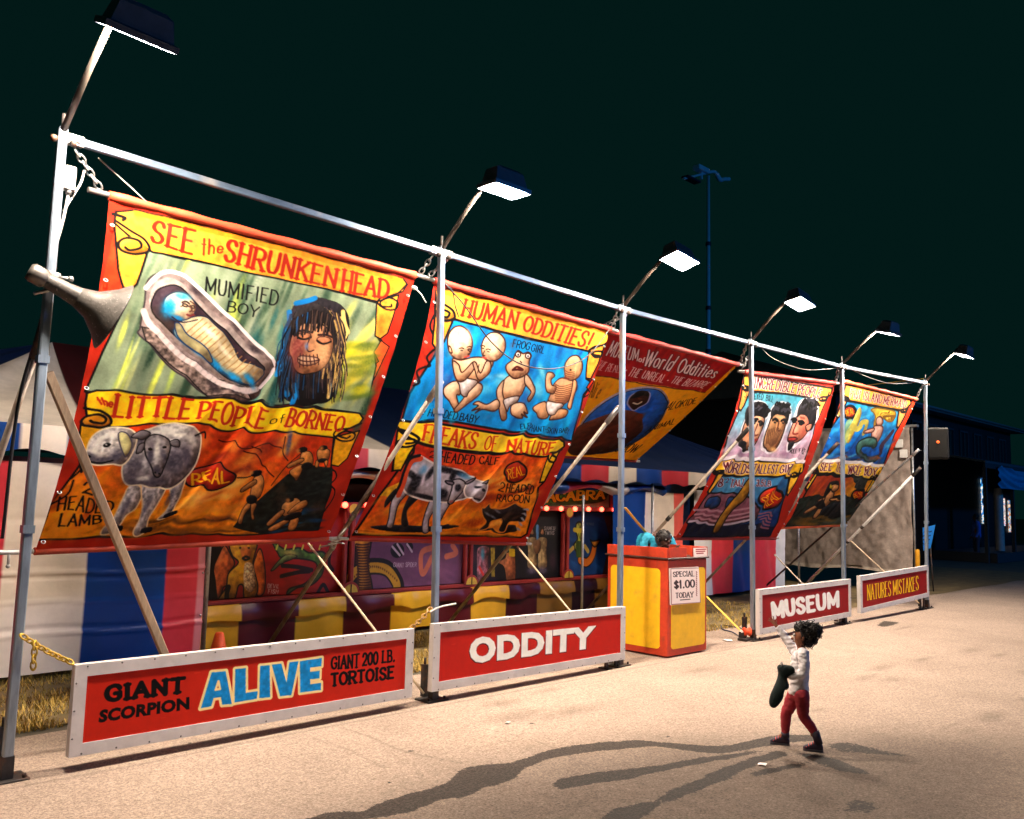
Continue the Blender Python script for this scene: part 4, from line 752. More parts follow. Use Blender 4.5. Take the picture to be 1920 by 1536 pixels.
def banner_mermaid():
    tl, tr = at(1585, 715, 1, .12), at(1718, 748, 1, .12)
    P = hang(tl, tr, at(1462, 990, 0, tl[0]), at(1585, 985, 0, tr[0]))
    A = Art(P, 190, 250, (196, 62, 34))
    A.fr(1440, 640, 4.0417)
    pic = [(600, 455), (760, 485), (990, 530), (985, 660), (960, 700), (865, 945), (600, 910), (385, 890), (450, 700), (520, 600), (550, 500)]
    A.fill(pic, (40, 140, 190), out=BLK, ow=1.4, nz=.2, col2=(16, 74, 150), d=[(760, 520), (600, 900)])
    streaks(A, pic, 40, [(70, 170, 206), (16, 86, 160), (110, 190, 206), (20, 60, 110)], -.4, 60, 16, .65, 81)
    A.fill([(590, 330), (700, 350), (1080, 440), (1080, 480), (1030, 530), (990, 525), (760, 485), (600, 450), (570, 400)], (224, 150, 62), out=BLK, ow=1.8)
    for q in ([(575, 430), (600, 455), (550, 560), (525, 590), (520, 560)], [(990, 525), (1060, 510), (1030, 580), (985, 660), (970, 650)]): A.fill(q, (224, 156, 92), out=BLK, ow=1.6)
    scroll(A, (592, 440), 22, YEL, -1, 1.5); scroll(A, (1030, 530), 22, YEL, 1, 1.5)
    PK = (108, 20, 24)
    A.text('FIJI', [(630, 365), (705, 380), (695, 440), (622, 425)], PK, .19, False, shade=(232, 212, 200)); A.text('ISLAND', [(728, 382), (868, 412), (858, 472), (718, 445)], PK, .19, False, shade=(232, 212, 200)); A.text('MERMAID', [(884, 415), (1052, 455), (1040, 505), (872, 475)], PK, .19, False, shade=(232, 212, 200))
    real_badge(A, (620, 540), 46, 46, -.3, tw=.15)
    A.fill([(690, 505), (710, 540), (680, 640), (640, 720), (600, 780), (590, 700), (640, 610)], (196, 186, 90), True, nz=.2); A.fill([(590, 620), (640, 600), (600, 760), (560, 800)], (150, 170, 110), True, a=.7)
    A.line([(640, 640), (680, 670), (710, 620), (740, 630), (720, 700)], (170, 160, 80), 4)
    A.fill([(780, 520), (850, 510), (960, 540), (950, 600), (900, 610), (860, 580), (830, 660), (800, 640), (810, 570)], (226, 190, 60), True, out=(120, 90, 30), ow=1)
    for i in range(12): A.line([(840+i*3, 575), (850+i*9, 548+i*2), (880+i*7, 536+(i*37) % 60)], [(236, 206, 90), (200, 150, 40), (120, 84, 20)][i % 3], 1.8)
    A.oval((842, 610), 26, 36, .1, (226, 176, 150), (90, 50, 40), 1)
    A.fill([(800, 650), (860, 650), (855, 720), (820, 770), (780, 740)], (222, 176, 156), True, out=(90, 50, 40), ow=1.1); A.fill([(800, 660), (790, 690), (730, 700), (725, 685)], (222, 176, 156), True, out=(90, 50, 40), ow=1)
    A.fill([(770, 730), (825, 770), (800, 810), (720, 800), (700, 850), (760, 880), (840, 870), (800, 915), (720, 900), (670, 850), (680, 770)], (74, 130, 118), True, out=(20, 40, 40), ow=1.3, nz=.25)
    A.line([(940, 690), (900, 740), (860, 790), (850, 850)], (60, 44, 60), 4)
    streaks(A, [(520, 840), (860, 880), (860, 940), (500, 900)], 20, [(30, 40, 60), (150, 80, 40), (60, 70, 90)], 0, 40, 12, .8, 82)
    A.fill([(390, 910), (600, 915), (868, 950), (860, 1000), (800, 1050), (600, 1020), (380, 1005), (370, 960)], (236, 190, 60), out=BLK, ow=1.8); A.line([(385, 900), (620, 920), (868, 945)], (236, 228, 220), 2.4)
    for q in ([(360, 1000), (385, 1010), (320, 1100), (290, 1140), (285, 1110)], [(790, 1050), (820, 1050), (760, 1140), (735, 1150)]): A.fill(q, (230, 184, 60), out=BLK, ow=1.6)
    scroll(A, (355, 990), 22, YEL, -1, 1.5); scroll(A, (800, 1035), 22, YEL, 1, 1.5)
    for t, q in (('SEE', [(405, 925), (488, 928), (472, 985), (390, 980)]), ('THE', [(510, 930), (575, 935), (565, 995), (498, 990)]), ('WOLF', [(610, 945), (715, 955), (700, 1015), (600, 1005)]), ('BOY', [(735, 955), (832, 965), (815, 1015), (720, 1012)])): A.text(t, q, PK, .2, False, shade=(232, 212, 200))
    low = [(370, 1015), (600, 1030), (790, 1050), (735, 1150), (660, 1320), (600, 1395), (130, 1410), (220, 1260), (290, 1140)]
    A.fill(low, (150, 60, 34), out=BLK, ow=1.6, col2=(216, 150, 40), d=[(560, 1040), (520, 1190)])
    A.fill([(240, 1190), (380, 1170), (700, 1180), (690, 1250), (600, 1395), (130, 1410), (200, 1280)], (30, 40, 34), nz=.4, st=(8, 5)); streaks(A, [(180, 1320), (640, 1320), (600, 1395), (150, 1400)], 26, [(110, 84, 44), (76, 92, 84), (150, 110, 40)], 0, 60, 12, .8, 84)
    A.fill([(640, 1030), (760, 1050), (720, 1130), (650, 1110)], (44, 48, 44), nz=.4)
    SK = (206, 156, 100)
    for q in ([(420, 1180), (470, 1130), (500, 1150), (470, 1220), (420, 1260), (380, 1210)], [(460, 1080), (530, 1070), (530, 1120), (490, 1140)], [(440, 1150), (420, 1230), (400, 1220)], [(480, 1190), (540, 1210), (530, 1225), (470, 1210)], [(360, 1240), (390, 1250), (280, 1310), (265, 1300)], [(390, 1260), (420, 1270), (360, 1340), (340, 1330)]): A.fill(q, SK, True, out=(50, 30, 20), ow=1, nz=.2)
    A.fill([(440, 1120), (470, 1070), (520, 1055), (540, 1090), (490, 1090), (470, 1140), (420, 1190)], BLK, True); A.fill([(360, 1230), (420, 1200), (430, 1260), (380, 1270)], BLK, True); A.fill([(480, 1080), (470, 1110), (490, 1115)], (214, 190, 50), True)
    A.fill([(420, 1260), (560, 1230), (560, 1330), (400, 1330)], (18, 24, 28), True, nz=.3)
    real_badge(A, (682, 1165), 46, 40, -.3, tw=.15)
    return A, P, folds(.6, 3.6, .014, 5.5)
# ================================================================== ground
def ground_material(name, base, wetc):
    m = bpy.data.materials.new(name); m.use_nodes = True; nt = m.node_tree; N = nt.nodes; L = nt.links; b = N['Principled BSDF']
    geo = N.new('ShaderNodeNewGeometry')
    def noise(sc_, det, rough=.6):
        n = N.new('ShaderNodeTexNoise'); n.inputs['Scale'].default_value = sc_; n.inputs['Detail'].default_value = det; n.inputs['Roughness'].default_value = rough; L.new(geo.outputs['Position'], n.inputs['Vector']); return n.outputs[0]
    def rng_(x, a, b_, c, d):
        r = N.new('ShaderNodeMapRange'); r.inputs[1].default_value = a; r.inputs[2].default_value = b_; r.inputs[3].default_value = c; r.inputs[4].default_value = d; L.new(x, r.inputs[0]); return r.outputs[0]
    def scale(c, f):
        s = N.new('ShaderNodeVectorMath'); s.operation = 'SCALE'; L.new(c, s.inputs[0]); L.new(f, s.inputs['Scale']); return s.outputs[0]
    def mix(f, c, d):
        x = N.new('ShaderNodeMix'); x.data_type = 'RGBA'; L.new(f, x.inputs[0]); L.new(c, x.inputs[6])
        if isinstance(d, tuple): x.inputs[7].default_value = (*d, 1)
        else: L.new(d, x.inputs[7])
        return x.outputs[2]
    def add(a_, b_, op='ADD'):
        x = N.new('ShaderNodeMath'); x.operation = op; L.new(a_, x.inputs[0])
        if isinstance(b_, float): x.inputs[1].default_value = b_
        else: L.new(b_, x.inputs[1])
        return x.outputs[0]
    col = N.new('ShaderNodeRGB'); col.outputs[0].default_value = (*base, 1)
    fine = noise(58, 4, .9); mid = noise(21, 5, .7); big = noise(.55, 5); pat = noise(2.6, 6, .7)
    c = scale(col.outputs[0], rng_(fine, .34, .66, .42, 1.45)); c = scale(c, rng_(mid, .3, .7, .76, 1.2)); c = scale(c, rng_(big, .3, .7, .84, 1.1)); c = scale(c, rng_(pat, .25, .75, .88, 1.08))
    c = mix(rng_(noise(60, 2), .66, .72, 0, .6), c, (.50, .42, .35)); c = mix(rng_(noise(52, 2), .68, .74, 0, .6), c, (.07, .055, .05))
    at_ = N.new('ShaderNodeAttribute'); at_.attribute_name = 'stain'; sp = N.new('ShaderNodeSeparateColor'); L.new(at_.outputs['Color'], sp.inputs[0])  # stain attribute also holds painted light falloff and a painted cast shadow
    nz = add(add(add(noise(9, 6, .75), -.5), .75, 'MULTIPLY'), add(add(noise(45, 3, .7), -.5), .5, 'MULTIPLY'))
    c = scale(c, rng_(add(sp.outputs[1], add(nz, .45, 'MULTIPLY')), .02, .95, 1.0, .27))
    wf = rng_(add(sp.outputs[0], nz), .44, .54, 0, .95)
    c = mix(wf, c, scale(c, rng_(fine, .38, .70, .03, .26))); c = mix(rng_(sp.outputs[2], .1, .9, 0, .75), c, (.05, .042, .038))
    L.new(c, b.inputs['Base Color']); L.new(rng_(wf, 0, 1, .95, .75), b.inputs['Roughness']); b.inputs['Specular IOR Level'].default_value = .18
    bp = N.new('ShaderNodeBump'); bp.inputs['Strength'].default_value = .35; bp.inputs['Distance'].default_value = .006; L.new(add(fine, mid), bp.inputs['Height']); L.new(bp.outputs[0], b.inputs['Normal'])
    return m
ASPH = ground_material('worn_asphalt', (.345, .264, .210), None)
EARTH = mat('bare_earth', (.10, .085, .06), .95, 0, .4, 1.2, .3, 20)
o = MB().add([(-150, -120, -.006), (320, -120, -.006), (320, 300, -.006), (-150, 300, -.006)], [(0, 1, 2, 3)]).build('ground', EARTH); tag(o, kind='structure')
o = MB().add([(-30, -40, -.002), (90, -40, -.002), (90, 1.0, -.002), (-30, 1.0, -.002)], [(0, 1, 2, 3)]).build('pavement', ASPH); tag(o, kind='structure')
def road_patch():
    x0, x1, y0, y1, st = -1.0, 14.5, -6.2, .98, .026; nx = int((x1-x0)/st); ny = int((y1-y0)/st); w = np.zeros((ny, nx, 3), np.float32)
    def soft(m, n):
        for _ in range(n):
            m = (m+np.roll(m, 1, 0)+np.roll(m, -1, 0)+np.roll(m, 1, 1)+np.roll(m, -1, 1))/5
        return m
    Y, X = np.mgrid[0:ny, 0:nx]; X = x0+(X+.5)*st; Y = y0+(Y+.5)*st
    def pm(px, org, k):
        q = [gx(a/k+org[0], b/k+org[1]) for a, b in px]; m = np.zeros((ny, nx), bool)
        for i in range(len(q)):
            a, b = q[i-1], q[i]
            if a.y == b.y: continue
            m ^= ((Y > min(a.y, b.y)) & (Y <= max(a.y, b.y)) & (X < a.x+(Y-a.y)*(b.x-a.x)/(b.y-a.y)))
        return m.astype(np.float32)
    A_, B_ = ((500, 1300), 2.743), ((1200, 1100), 2.667)
    c5 = lambda pts: [(a/2.743+500, b/2.743+1300) for a, b in pts]; c6 = lambda pts: [(a/2.667+1200, b/2.667+1100) for a, b in pts]
    S = [(c5([(100, 670), (340, 605), (500, 610), (560, 575), (750, 510), (930, 460), (960, 430), (1010, 385), (1130, 365), (1260, 360), (1340, 330), (1480, 285), (1680, 255), (1900, 240)])+c6([(90, 778), (200, 785), (380, 800), (470, 790), (560, 768), (650, 750), (760, 740), (900, 745), (900, 772), (700, 787), (560, 812), (450, 832), (350, 836), (200, 816), (60, 798)])+c5([(1900, 282), (1700, 300), (1500, 326), (1320, 388), (1300, 424), (1200, 472), (1100, 490), (1060, 530), (900, 548), (750, 612), (560, 645), (400, 670), (100, 700)]), .95),
         (c5([(1450, 470), (1520, 440), (1700, 405), (1900, 388)])+c6([(60, 898), (150, 885), (300, 855), (460, 838), (620, 815), (640, 826), (450, 862), (250, 897), (80, 932), (20, 945)])+c5([(1900, 440), (1750, 457), (1600, 484), (1500, 502)]), .95),
         (c5([(1650, 690), (1780, 598), (1920, 562)])+c6([(60, 1080), (150, 1020), (300, 960), (420, 900), (520, 868), (640, 833), (700, 818), (770, 840), (700, 862), (600, 884), (500, 932), (380, 992), (250, 1042), (100, 1102), (-40, 1190), (-120, 1230)]), .92),
         (c6([(510, 945), (600, 915), (750, 888), (860, 866), (900, 880), (820, 902), (700, 932), (560, 957)]), .8), (c6([(950, 1095), (1060, 1055), (1200, 1080), (1250, 1130), (1100, 1152), (980, 1135)]), .55),
         (c6([(900, 782), (1050, 775), (1180, 808), (1350, 842), (1340, 860), (1150, 842), (980, 832)]), .6), (c6([(1180, 195), (1240, 150), (1340, 130), (1360, 145), (1300, 185), (1220, 205)]), .78), (c6([(760, 820), (960, 850), (1170, 935), (1150, 950), (1000, 930), (850, 880)]), .7)]  # last outline: child's cast shadow on wet ground, painted in
    for pts, a in S: w[..., 0] = np.maximum(w[..., 0], soft(pm(pts, (0, 0), 1), 6)*a)
    damp_falloff = c5([(0, 700), (500, 612), (960, 432), (1260, 362), (1920, 245)])+[(1420, 1405), (1600, 1370), (1990, 1390), (1990, 1800), (300, 1800)]  # damp ground plus lamp falloff, painted in as a soft darkening
    dm = np.pad(pm(damp_falloff, (0, 0), 1), 60, mode='edge'); fy, fx = np.fft.fftfreq(dm.shape[0])[:, None], np.fft.fftfreq(dm.shape[1])[None]
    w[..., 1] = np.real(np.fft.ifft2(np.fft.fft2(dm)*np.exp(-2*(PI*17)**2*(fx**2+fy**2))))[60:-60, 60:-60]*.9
    r = np.random.default_rng(5)
    for i in range(60):       # faint soiling
        cx, cy, rx, ry = r.uniform(0, 14), r.uniform(-5, .8), r.uniform(.1, .5), r.uniform(.03, .14); w[..., 1] = np.maximum(w[..., 1], .4*np.exp(-((X-cx)/rx)**2-((Y-cy)/ry)**2))
    for i in range(46):       # drips and trodden gum
        cx, cy, rr = r.uniform(.5, 13), r.uniform(-5, .3), r.uniform(.012, .04); w[..., 0] = np.maximum(w[..., 0], r.uniform(.5, .9)*np.exp(-(((X-cx)/rr)**2+((Y-cy)/(rr*r.uniform(.7, 1.3)))**2)))
    def crack(pts, wd, a):
        pts = cr(pts, n=14)
        for p, q in zip(pts[:-1], pts[1:]):
            v = q-p; t = np.clip(((X-p[0])*v[0]+(Y-p[1])*v[1])/(v@v+1e-9), 0, 1); d = np.hypot(X-p[0]-t*v[0], Y-p[1]-t*v[1]); w[..., 2] = np.maximum(w[..., 2], a*np.exp(-(d/wd)**2))
    crack([(1.4, -.16), (2.4, -.2), (3.3, -.17), (5, -.19), (7, -.2), (9, -.19), (12, -.17)], .022, .5)
    crack([gx(*p)[:2] for p in ((640, 1365), (700, 1385), (760, 1410), (860, 1430))], .02, .5); crack([gx(*p)[:2] for p in ((590, 1385), (660, 1410), (720, 1440))], .02, .4); crack([(4.6, -.3), (4.9, -1.4), (4.7, -2.6), (5.3, -4.2)], .012, .4); crack([(9.6, -.4), (9.9, -1.9), (11.2, -2.6), (13.5, -2.9)], .012, .4); crack([(2.9, -.9), (3.6, -1.2), (4.9, -1.4)], .01, .35)
    crack([(8.2, -.25), (8.0, -1.6), (8.3, -3.4)], .02, .18); crack([(2.6, -.2), (2.9, .3), (2.85, .95)], .02, .35)
    i = np.arange(nx*ny).reshape(ny, nx); F = np.stack([i[:-1, :-1], i[:-1, 1:], i[1:, 1:], i[1:, :-1]], -1).reshape(-1, 4)
    P = np.stack([X, Y, np.full_like(X, .002)], -1).reshape(-1, 3)
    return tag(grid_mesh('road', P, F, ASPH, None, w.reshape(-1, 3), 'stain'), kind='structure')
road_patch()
# grass verge behind the frame
SOIL = mat('verge_soil', (.16, .115, .05), .95, 0, .5, 3, .4, 30)
m = MB(); n = 60; ed = [(lerp(-8, 30, i/n), .98+.16*mnoise.noise(Vector((i*.7, 3, 0)))+(.18 if i < 24 else -.12)) for i in range(n+1)]
for i in range(n): m.add([(*ed[i], .006), (*ed[i+1], .006), (ed[i+1][0], 14, .006), (ed[i][0], 14, .006)], [(0, 1, 2, 3)])
tag(m.build('verge', SOIL), kind='structure')
GR = mat('dry_grass', (1, 1, 1), .8, 0, .1, attr='paint')
def grass():
    N_ = 30000; r = np.random.default_rng(3); x = np.concatenate([r.uniform(1.0, 9, N_//2), r.uniform(1, 14.5, N_-N_//2)]); y0 = np.interp(x, [e[0] for e in ed], [e[1] for e in ed]); y = y0-.06+r.random(N_)**1.3*2.3
    clump = np.array([mnoise.noise(Vector((a*2.2, b*2.2, 0))) for a, b in zip(x, y)]); k = clump > -.28; x, y, clump = x[k], y[k], clump[k]; n = len(x)
    h = r.uniform(.02, .06, n)*(1+clump); a = r.uniform(0, 2*PI, n); ln = r.uniform(.2, 1.2, n)*h; wd = r.uniform(.003, .006, n)
    P = np.zeros((n, 4, 3)); dx, dy = np.cos(a), np.sin(a)
    P[:, 0] = np.stack([x-dy*wd, y+dx*wd, 0*x], 1); P[:, 1] = np.stack([x+dy*wd, y-dx*wd, 0*x], 1); P[:, 2] = np.stack([x+dx*ln+dy*wd*.4, y+dy*ln-dx*wd*.4, h], 1); P[:, 3] = np.stack([x+dx*ln-dy*wd*.4, y+dy*ln+dx*wd*.4, h], 1)
    g = r.random(n); dry = np.array(srgb(206, 168, 84)); grn = np.array(srgb(120, 112, 44)); c = dry[None]*(1-g[:, None]*.8)+grn[None]*g[:, None]*.8; c = c*r.uniform(.7, 1.1, (n, 1))
    return tag(grid_mesh('grass', P.reshape(-1, 3), np.arange(n*4).reshape(n, 4), GR, None, np.repeat(c, 4, 0)), 'short dry grass on the verge behind the banner line', 'grass', kind='stuff')
grass()
# ================================================================== frame posts, beams, floodlights
TOPS = [(118, 240), (828, 462), (1168, 570), (1408, 635), (1578, 680), (1735, 712)]; BOTS = [(10, 1462), (812, 1315), (1161, 1252), (1412, 1205), (1583, 1168), (1738, 1135)]
PT = [at(*t, 1, 0) for t in TOPS]; PB = [Vector((at(*b, 1, 0).x, 0, 0)) for b in BOTS]
PW = .058
PLBL = ['tall aluminium post at the left edge of the photo', 'aluminium post between the shrunken head and human oddities banners', 'aluminium post rising beside the yellow ticket booth', 'aluminium post in front of the incredible people banner', 'aluminium post in front of the mermaid banner', 'last aluminium post at the far right end of the banner line']
for i in range(6):
    b, t = PB[i], PT[i]; d = (t-b)
    th = empty('frame_post', b, PLBL[i], 'post', 'upright posts of the banner frame')
    m = MB().bar(b+d*.012, t, PW, PW, up=(1, 0, 0), bev=.008)
    for q in (.36, .62): m.bar(b+d*q, b+d*(q+.012), PW+.012, PW+.012, up=(1, 0, 0))
    m.build('upright', ALU, th)
    m = MB().box(b+Vector((0, .02, .008)), (.24, .2, .016), bev=.004).bar(b+Vector((-.0, .13, .016)), b+Vector((0, .13, .30)), .05, .05, up=(1, 0, 0)).tube([b+Vector((0, .13, .3)), b+Vector((0, .13, .36))], .012).box(b+Vector((0, 0, .08)), (PW+.01, PW+.01, .14))
    for sx in (-.09, .09): m.tube([b+Vector((sx, -.05, .016)), b+Vector((sx, -.05, .04))], .012, 6)
    m.build('base_jack', IRON, th)
    m = MB().tube([t-Vector((0, 0, .05)), t+Vector((0, 0, .10))], .012, 8).ball(t-Vector((-.06, .04, .1)), .025, 8, 5).ball(t-Vector((.06, .04, .1)), .025, 8, 5)
    m.build('pin', IRON, th)
BL_ = ['aluminium beam spanning above the shrunken head banner', 'aluminium beam spanning above the human oddities banner', 'aluminium beam spanning above the museum of world oddities banner', 'aluminium beam spanning above the incredible people banner', 'aluminium beam spanning above the mermaid and wolf boy banner']
for i in range(5):
    a = PT[i]+Vector((PW/2+.002, -.0, -.065)); c = PT[i+1]+Vector((-PW/2-.002, 0, -.065))
    th = empty('top_beam', (a+c)/2, BL_[i], 'beam', 'top beams of the banner frame')
    MB().bar(a+(c-a)*.03, c-(c-a)*.03, .045, .054, bev=.006).build('tube', BEAM, th)
    m = MB()
    for q, s in ((a, 1), (c, -1)): m.bar(q, q+(c-a)*.0305*s, .056, .066); m.tube([q+Vector((s*.07, -.045, 0)), q+Vector((s*.07, .045, 0))], .018, 8)
    m.build('clamp', STEEL, th)
LENS = mat('lit_lens', (.9, .88, .85), .3, 0, 0, emit=(1.0, .84, .68), es=LENS_POWER)
HOUS = mat('lamp_housing', (.06, .075, .10), .5, .5, .2, 20)
LL = ['floodlight on the leftmost post, seen from behind its dark hood', 'lit floodlight above the human oddities banner', 'brightest glaring floodlight above the museum of world oddities banner', 'lit floodlight above the incredible people banner', 'floodlight seen edge on above the mermaid banner', 'floodlight at the far right end of the frame']
for i in range(6):
    t = PT[i]; y1 = (-.75, -.66, -.67, -.65, -.7, -.66)[i]; zt = t.z+.43
    th = empty('floodlight', t, LL[i], 'floodlight', 'floodlights on arms over the banners')
    cx = t.x+.17
    R = Matrix.Rotation((.03, -.02, .10, .12, -.04, .03)[i], 3, 'Y') @ Matrix.Rotation((.47, .02, -.26, -.18, .27, .30)[i], 3, 'X'); e = Vector((cx, y1, zt+.01))+R@Vector((-.13, .10, .055)); MB().tube([t+Vector((.0, -.02, -.02)), lerp(t, e, .55)+Vector((0, 0, .006)), e], .021, 10).build('arm', mat('arm_pipe', (.055, .045, .036), .7, .1, .35, 10, .15, 50, var2=((.10, .05, .03), 7, .5, .75)), th)
    dv = (e-t).normalized(); MB().tube([e-dv*.03, e+dv*.075], .034, 12).build('collar', mat('arm_collar', (.08, .075, .07), .6, .2, .2), th)
    cx = t.x+.17; rx, ry = (.02, -.0) if i in (0, 4, 5) else (.13, .16)
    R = Matrix.Rotation((.03, -.02, .10, .12, -.04, .03)[i], 3, 'Y') @ Matrix.Rotation((.47, .02, -.26, -.18, .27, .30)[i], 3, 'X')
    C0 = Vector((cx, y1, zt+.01)); g = lambda x, y, z: C0+R@Vector((x, y, z))
    prof = [(.219, .119, -.020), (.226, .126, -.018), (.226, .126, .02), (.195, .10, .03), (.165, .075, .16), (.12, .055, .185)]
    vs = []; fs = []
    for hx, hy, z in prof: vs += [g(-hx, -hy, z), g(hx, -hy, z), g(hx, hy, z), g(-hx, hy, z)]
    for k in range(len(prof)-1):
        for j in range(4): fs.append((k*4+j, k*4+(j+1) % 4, k*4+4+(j+1) % 4, k*4+4+j))
    fs.append(tuple(range(len(vs)-4, len(vs))))
    m = MB().add(vs, fs)
    for sx in (-.1, 0, .1): m.add([g(sx-.006, -.095, .05), g(sx+.006, -.095, .05), g(sx+.006, -.075, .15), g(sx-.006, -.075, .15)], [(0, 1, 2, 3)])
    hm = m.build('hood', HOUS, th); hm.data.materials[0] = HOUS
    m = MB(); vs = [g(x, y, z) for z in (-.005, .006) for x, y in ((-.205, -.105), (.205, -.105), (.205, .105), (-.205, .105))]
    m.add(vs, [(3, 2, 1, 0), (4, 5, 6, 7), (0, 1, 5, 4), (1, 2, 6, 5), (2, 3, 7, 6), (3, 0, 4, 7)]); m.build('lens', LENS, th)
# back braces: pipes from the posts down to the ground behind
BRL = ['brown pipe brace behind the leftmost post', 'pipe brace crossing the lower left of the human oddities banner', 'pipe brace in front of the museum of world oddities banner', 'wooden looking pipe brace reaching down behind the ticket seller', 'thin brown pipe brace beside the mermaid banner', 'pale pipe brace sloping down from the last post']
for i in range(6):
    X_ = PB[i].x+.02; zt = (2.86, 2.91, 2.92, 2.90, 2.88, 2.63)[i]; yb = (2.8, 3.08, 3.08, 3.05, 3.0, 2.62)[i]
    p0 = Vector((X_, .06, zt)); p1 = Vector((X_+.02, yb, .02)); d = p1-p0
    th = empty('back_brace', p1, BRL[i], 'brace', 'pipe braces behind the posts')
    MB().tube([p0+d*.03, p0+d*.5, p0+d*.97], .024 if i != 5 else .03, 10).build('pipe', PIPE if i != 5 else mat('pale_pipe', (.62, .60, .58), .5, .2, .2), th)
    MB().tube([p0, p0+d*.06], .032, 10).tube([p0+d*.44, p0+d*.46], .031, 10).tube([p0+d*.56, p0+d*.575], .031, 10).each('collar', STEEL if i in (1, 2) else IRON, th)
    MB().box(p1, (.14, .18, .03)).build('foot', IRON, th)
X_ = PB[5].x; p0 = Vector((X_-.02, .06, 2.98)); p1 = Vector((X_-.3, 3.2, .1)); th = empty('back_brace', p1, 'dark upper brace sloping down from the last post', 'brace', 'pipe braces behind the posts'); MB().tube([p0, p1], .02).build('pipe', IRON, th); MB().tube([p0, p0+(p1-p0)*.04], .03).build('collar', STEEL, th)
# timber across the first bay
p0 = at(90, 698, 1, .06); p1 = at(310, 1222, 1, .06); p1 = gx(366, 1366, .01); o = MB().bar(p0, p1, .055, .05, up=(0, 1, 0), bev=.004).build('timber_brace', WOOD); tag(o, 'pale timber leaning across the lower left of the shrunken head banner', 'timber')
# guy lines from the lower banner corners to the feet of the posts
GL = [((578, 1019), 4.75, 1, 'cream line running from the shrunken head banner down to the alive sign'), ((970, 1025), 7.65, 2, 'cream line running from the human oddities banner down to the oddity sign'), ((1452, 1040), 13.2, 4, 'thin dark line running down to the museum sign'), ((1595, 1014), 16.9, 5, 'thin cream line running down to the natures mistakes sign')]
for (q, X_, k, lb) in GL:
    a = at(*q, 0, X_); o = MB().tube([a, lerp(a, PB[k]+Vector((-.03, .1, .05)), .5), PB[k]+Vector((-.03, .1, .05))], .0115, 6).build('guy_line', mat('cream_strap', (.74, .58, .40), .7) if k != 4 else PIPE); tag(o, lb, 'guy line', 'guy lines under the banners')
# ================================================================== banners
def chain(m, a, b, link=.06, r=.007, sag=0.0):
    a = Vector(a); b = Vector(b); n = max(2, int((b-a).length/(link*.78)))
    for i in range(n):
        t = (i+.5)/n; p = lerp(a, b, t)-Vector((0, 0, sag*4*t*(1-t))); d = (b-a).normalized(); s = d.orthogonal().normalized(); s2 = d.cross(s); m.torus(p, link*.36, r, s if i % 2 else s2, 10, 5, 1.55, d)
def hang_banner(fn, label, post, rc, orange=False, gain=1.0):
    A, P, D = fn(); e = lambda u, v: Vector(P(np.array([u]), np.array([v]))[0]); tl, tr, bl_, br_ = e(0, 0), e(1, 0), e(0, 1), e(1, 1)
    th = empty('banner', (tl+tr)/2, label, 'banner', 'painted sideshow banners')
    A.sheet('canvas', CANVAS, th, D, gain=gain)
    ux = (tr-tl).normalized()
    rm = mat('hem_'+str(rc), srgb(*rc), .6, 0, .2, 14, .2, 120)
    MB().tube([tl+Vector((0, .012, -.004))+(tr-tl)*t for t in np.linspace(0, 1, 24)], [.034+.005*math.sin(i*1.7) for i in range(24)], 10).build('rod_sleeve', rm, th)
    MB().tube([tl-ux*.14+Vector((0, .012, 0)), tr+ux*.14+Vector((0, .012, 0))], .02, 10).build('top_rod', STEEL, th)
    MB().tube([bl_-ux*.12+Vector((0, .02, 0)), br_+ux*.12+Vector((0, .02, 0))], .018, 10).build('bottom_rod', STEEL, th)
    MB().tube([bl_+Vector((0, .012, .004))+(br_-bl_)*t for t in np.linspace(0, 1, 16)], .03, 8).build('bottom_sleeve', mat('orange_hem', srgb(232, 96, 40), .6, 0, .2) if orange else mat('hem2_'+str(rc), tuple(v*.62 for v in srgb(*rc)), .7, 0, .25, 10, .2, 80), th)
    for a, pk, s in ((tl, post, 1), (tr, post+1, -1)):
        q = PT[pk]+Vector((s*.09, .02, -.11)); m = MB(); chain(m, q, a-ux*.06*s+Vector((0, .012, .03))); m.build('chain', STEEL, th)
    # grommets and edge lacing
    m = MB()
    for u in (0.012, .988):
        for v in np.linspace(.08, .97, 7):
            c = e(u, v); m.torus(c+Vector((0, -.012, 0)), .014, .004, (0, -1, .6), 10, 5)
    m.each('grommet', STEEL, th)
    return A, P
hang_banner(banner_one, 'widest banner with a mummy, shrunken head and two headed lamb', 0, (214, 76, 44))
hang_banner(banner_two, 'banner headed human oddities with painted babies on blue', 1, (186, 50, 36))
hang_banner(banner_museum, 'maroon and mustard museum of world oddities banner swept back over the entrance', 2, (150, 40, 36))
hang_banner(banner_people, 'banner headed incredible people with three long faces', 3, (166, 44, 36))
hang_banner(banner_mermaid, 'banner with a mermaid above and a wolf boy below', 4, (214, 84, 50), True)
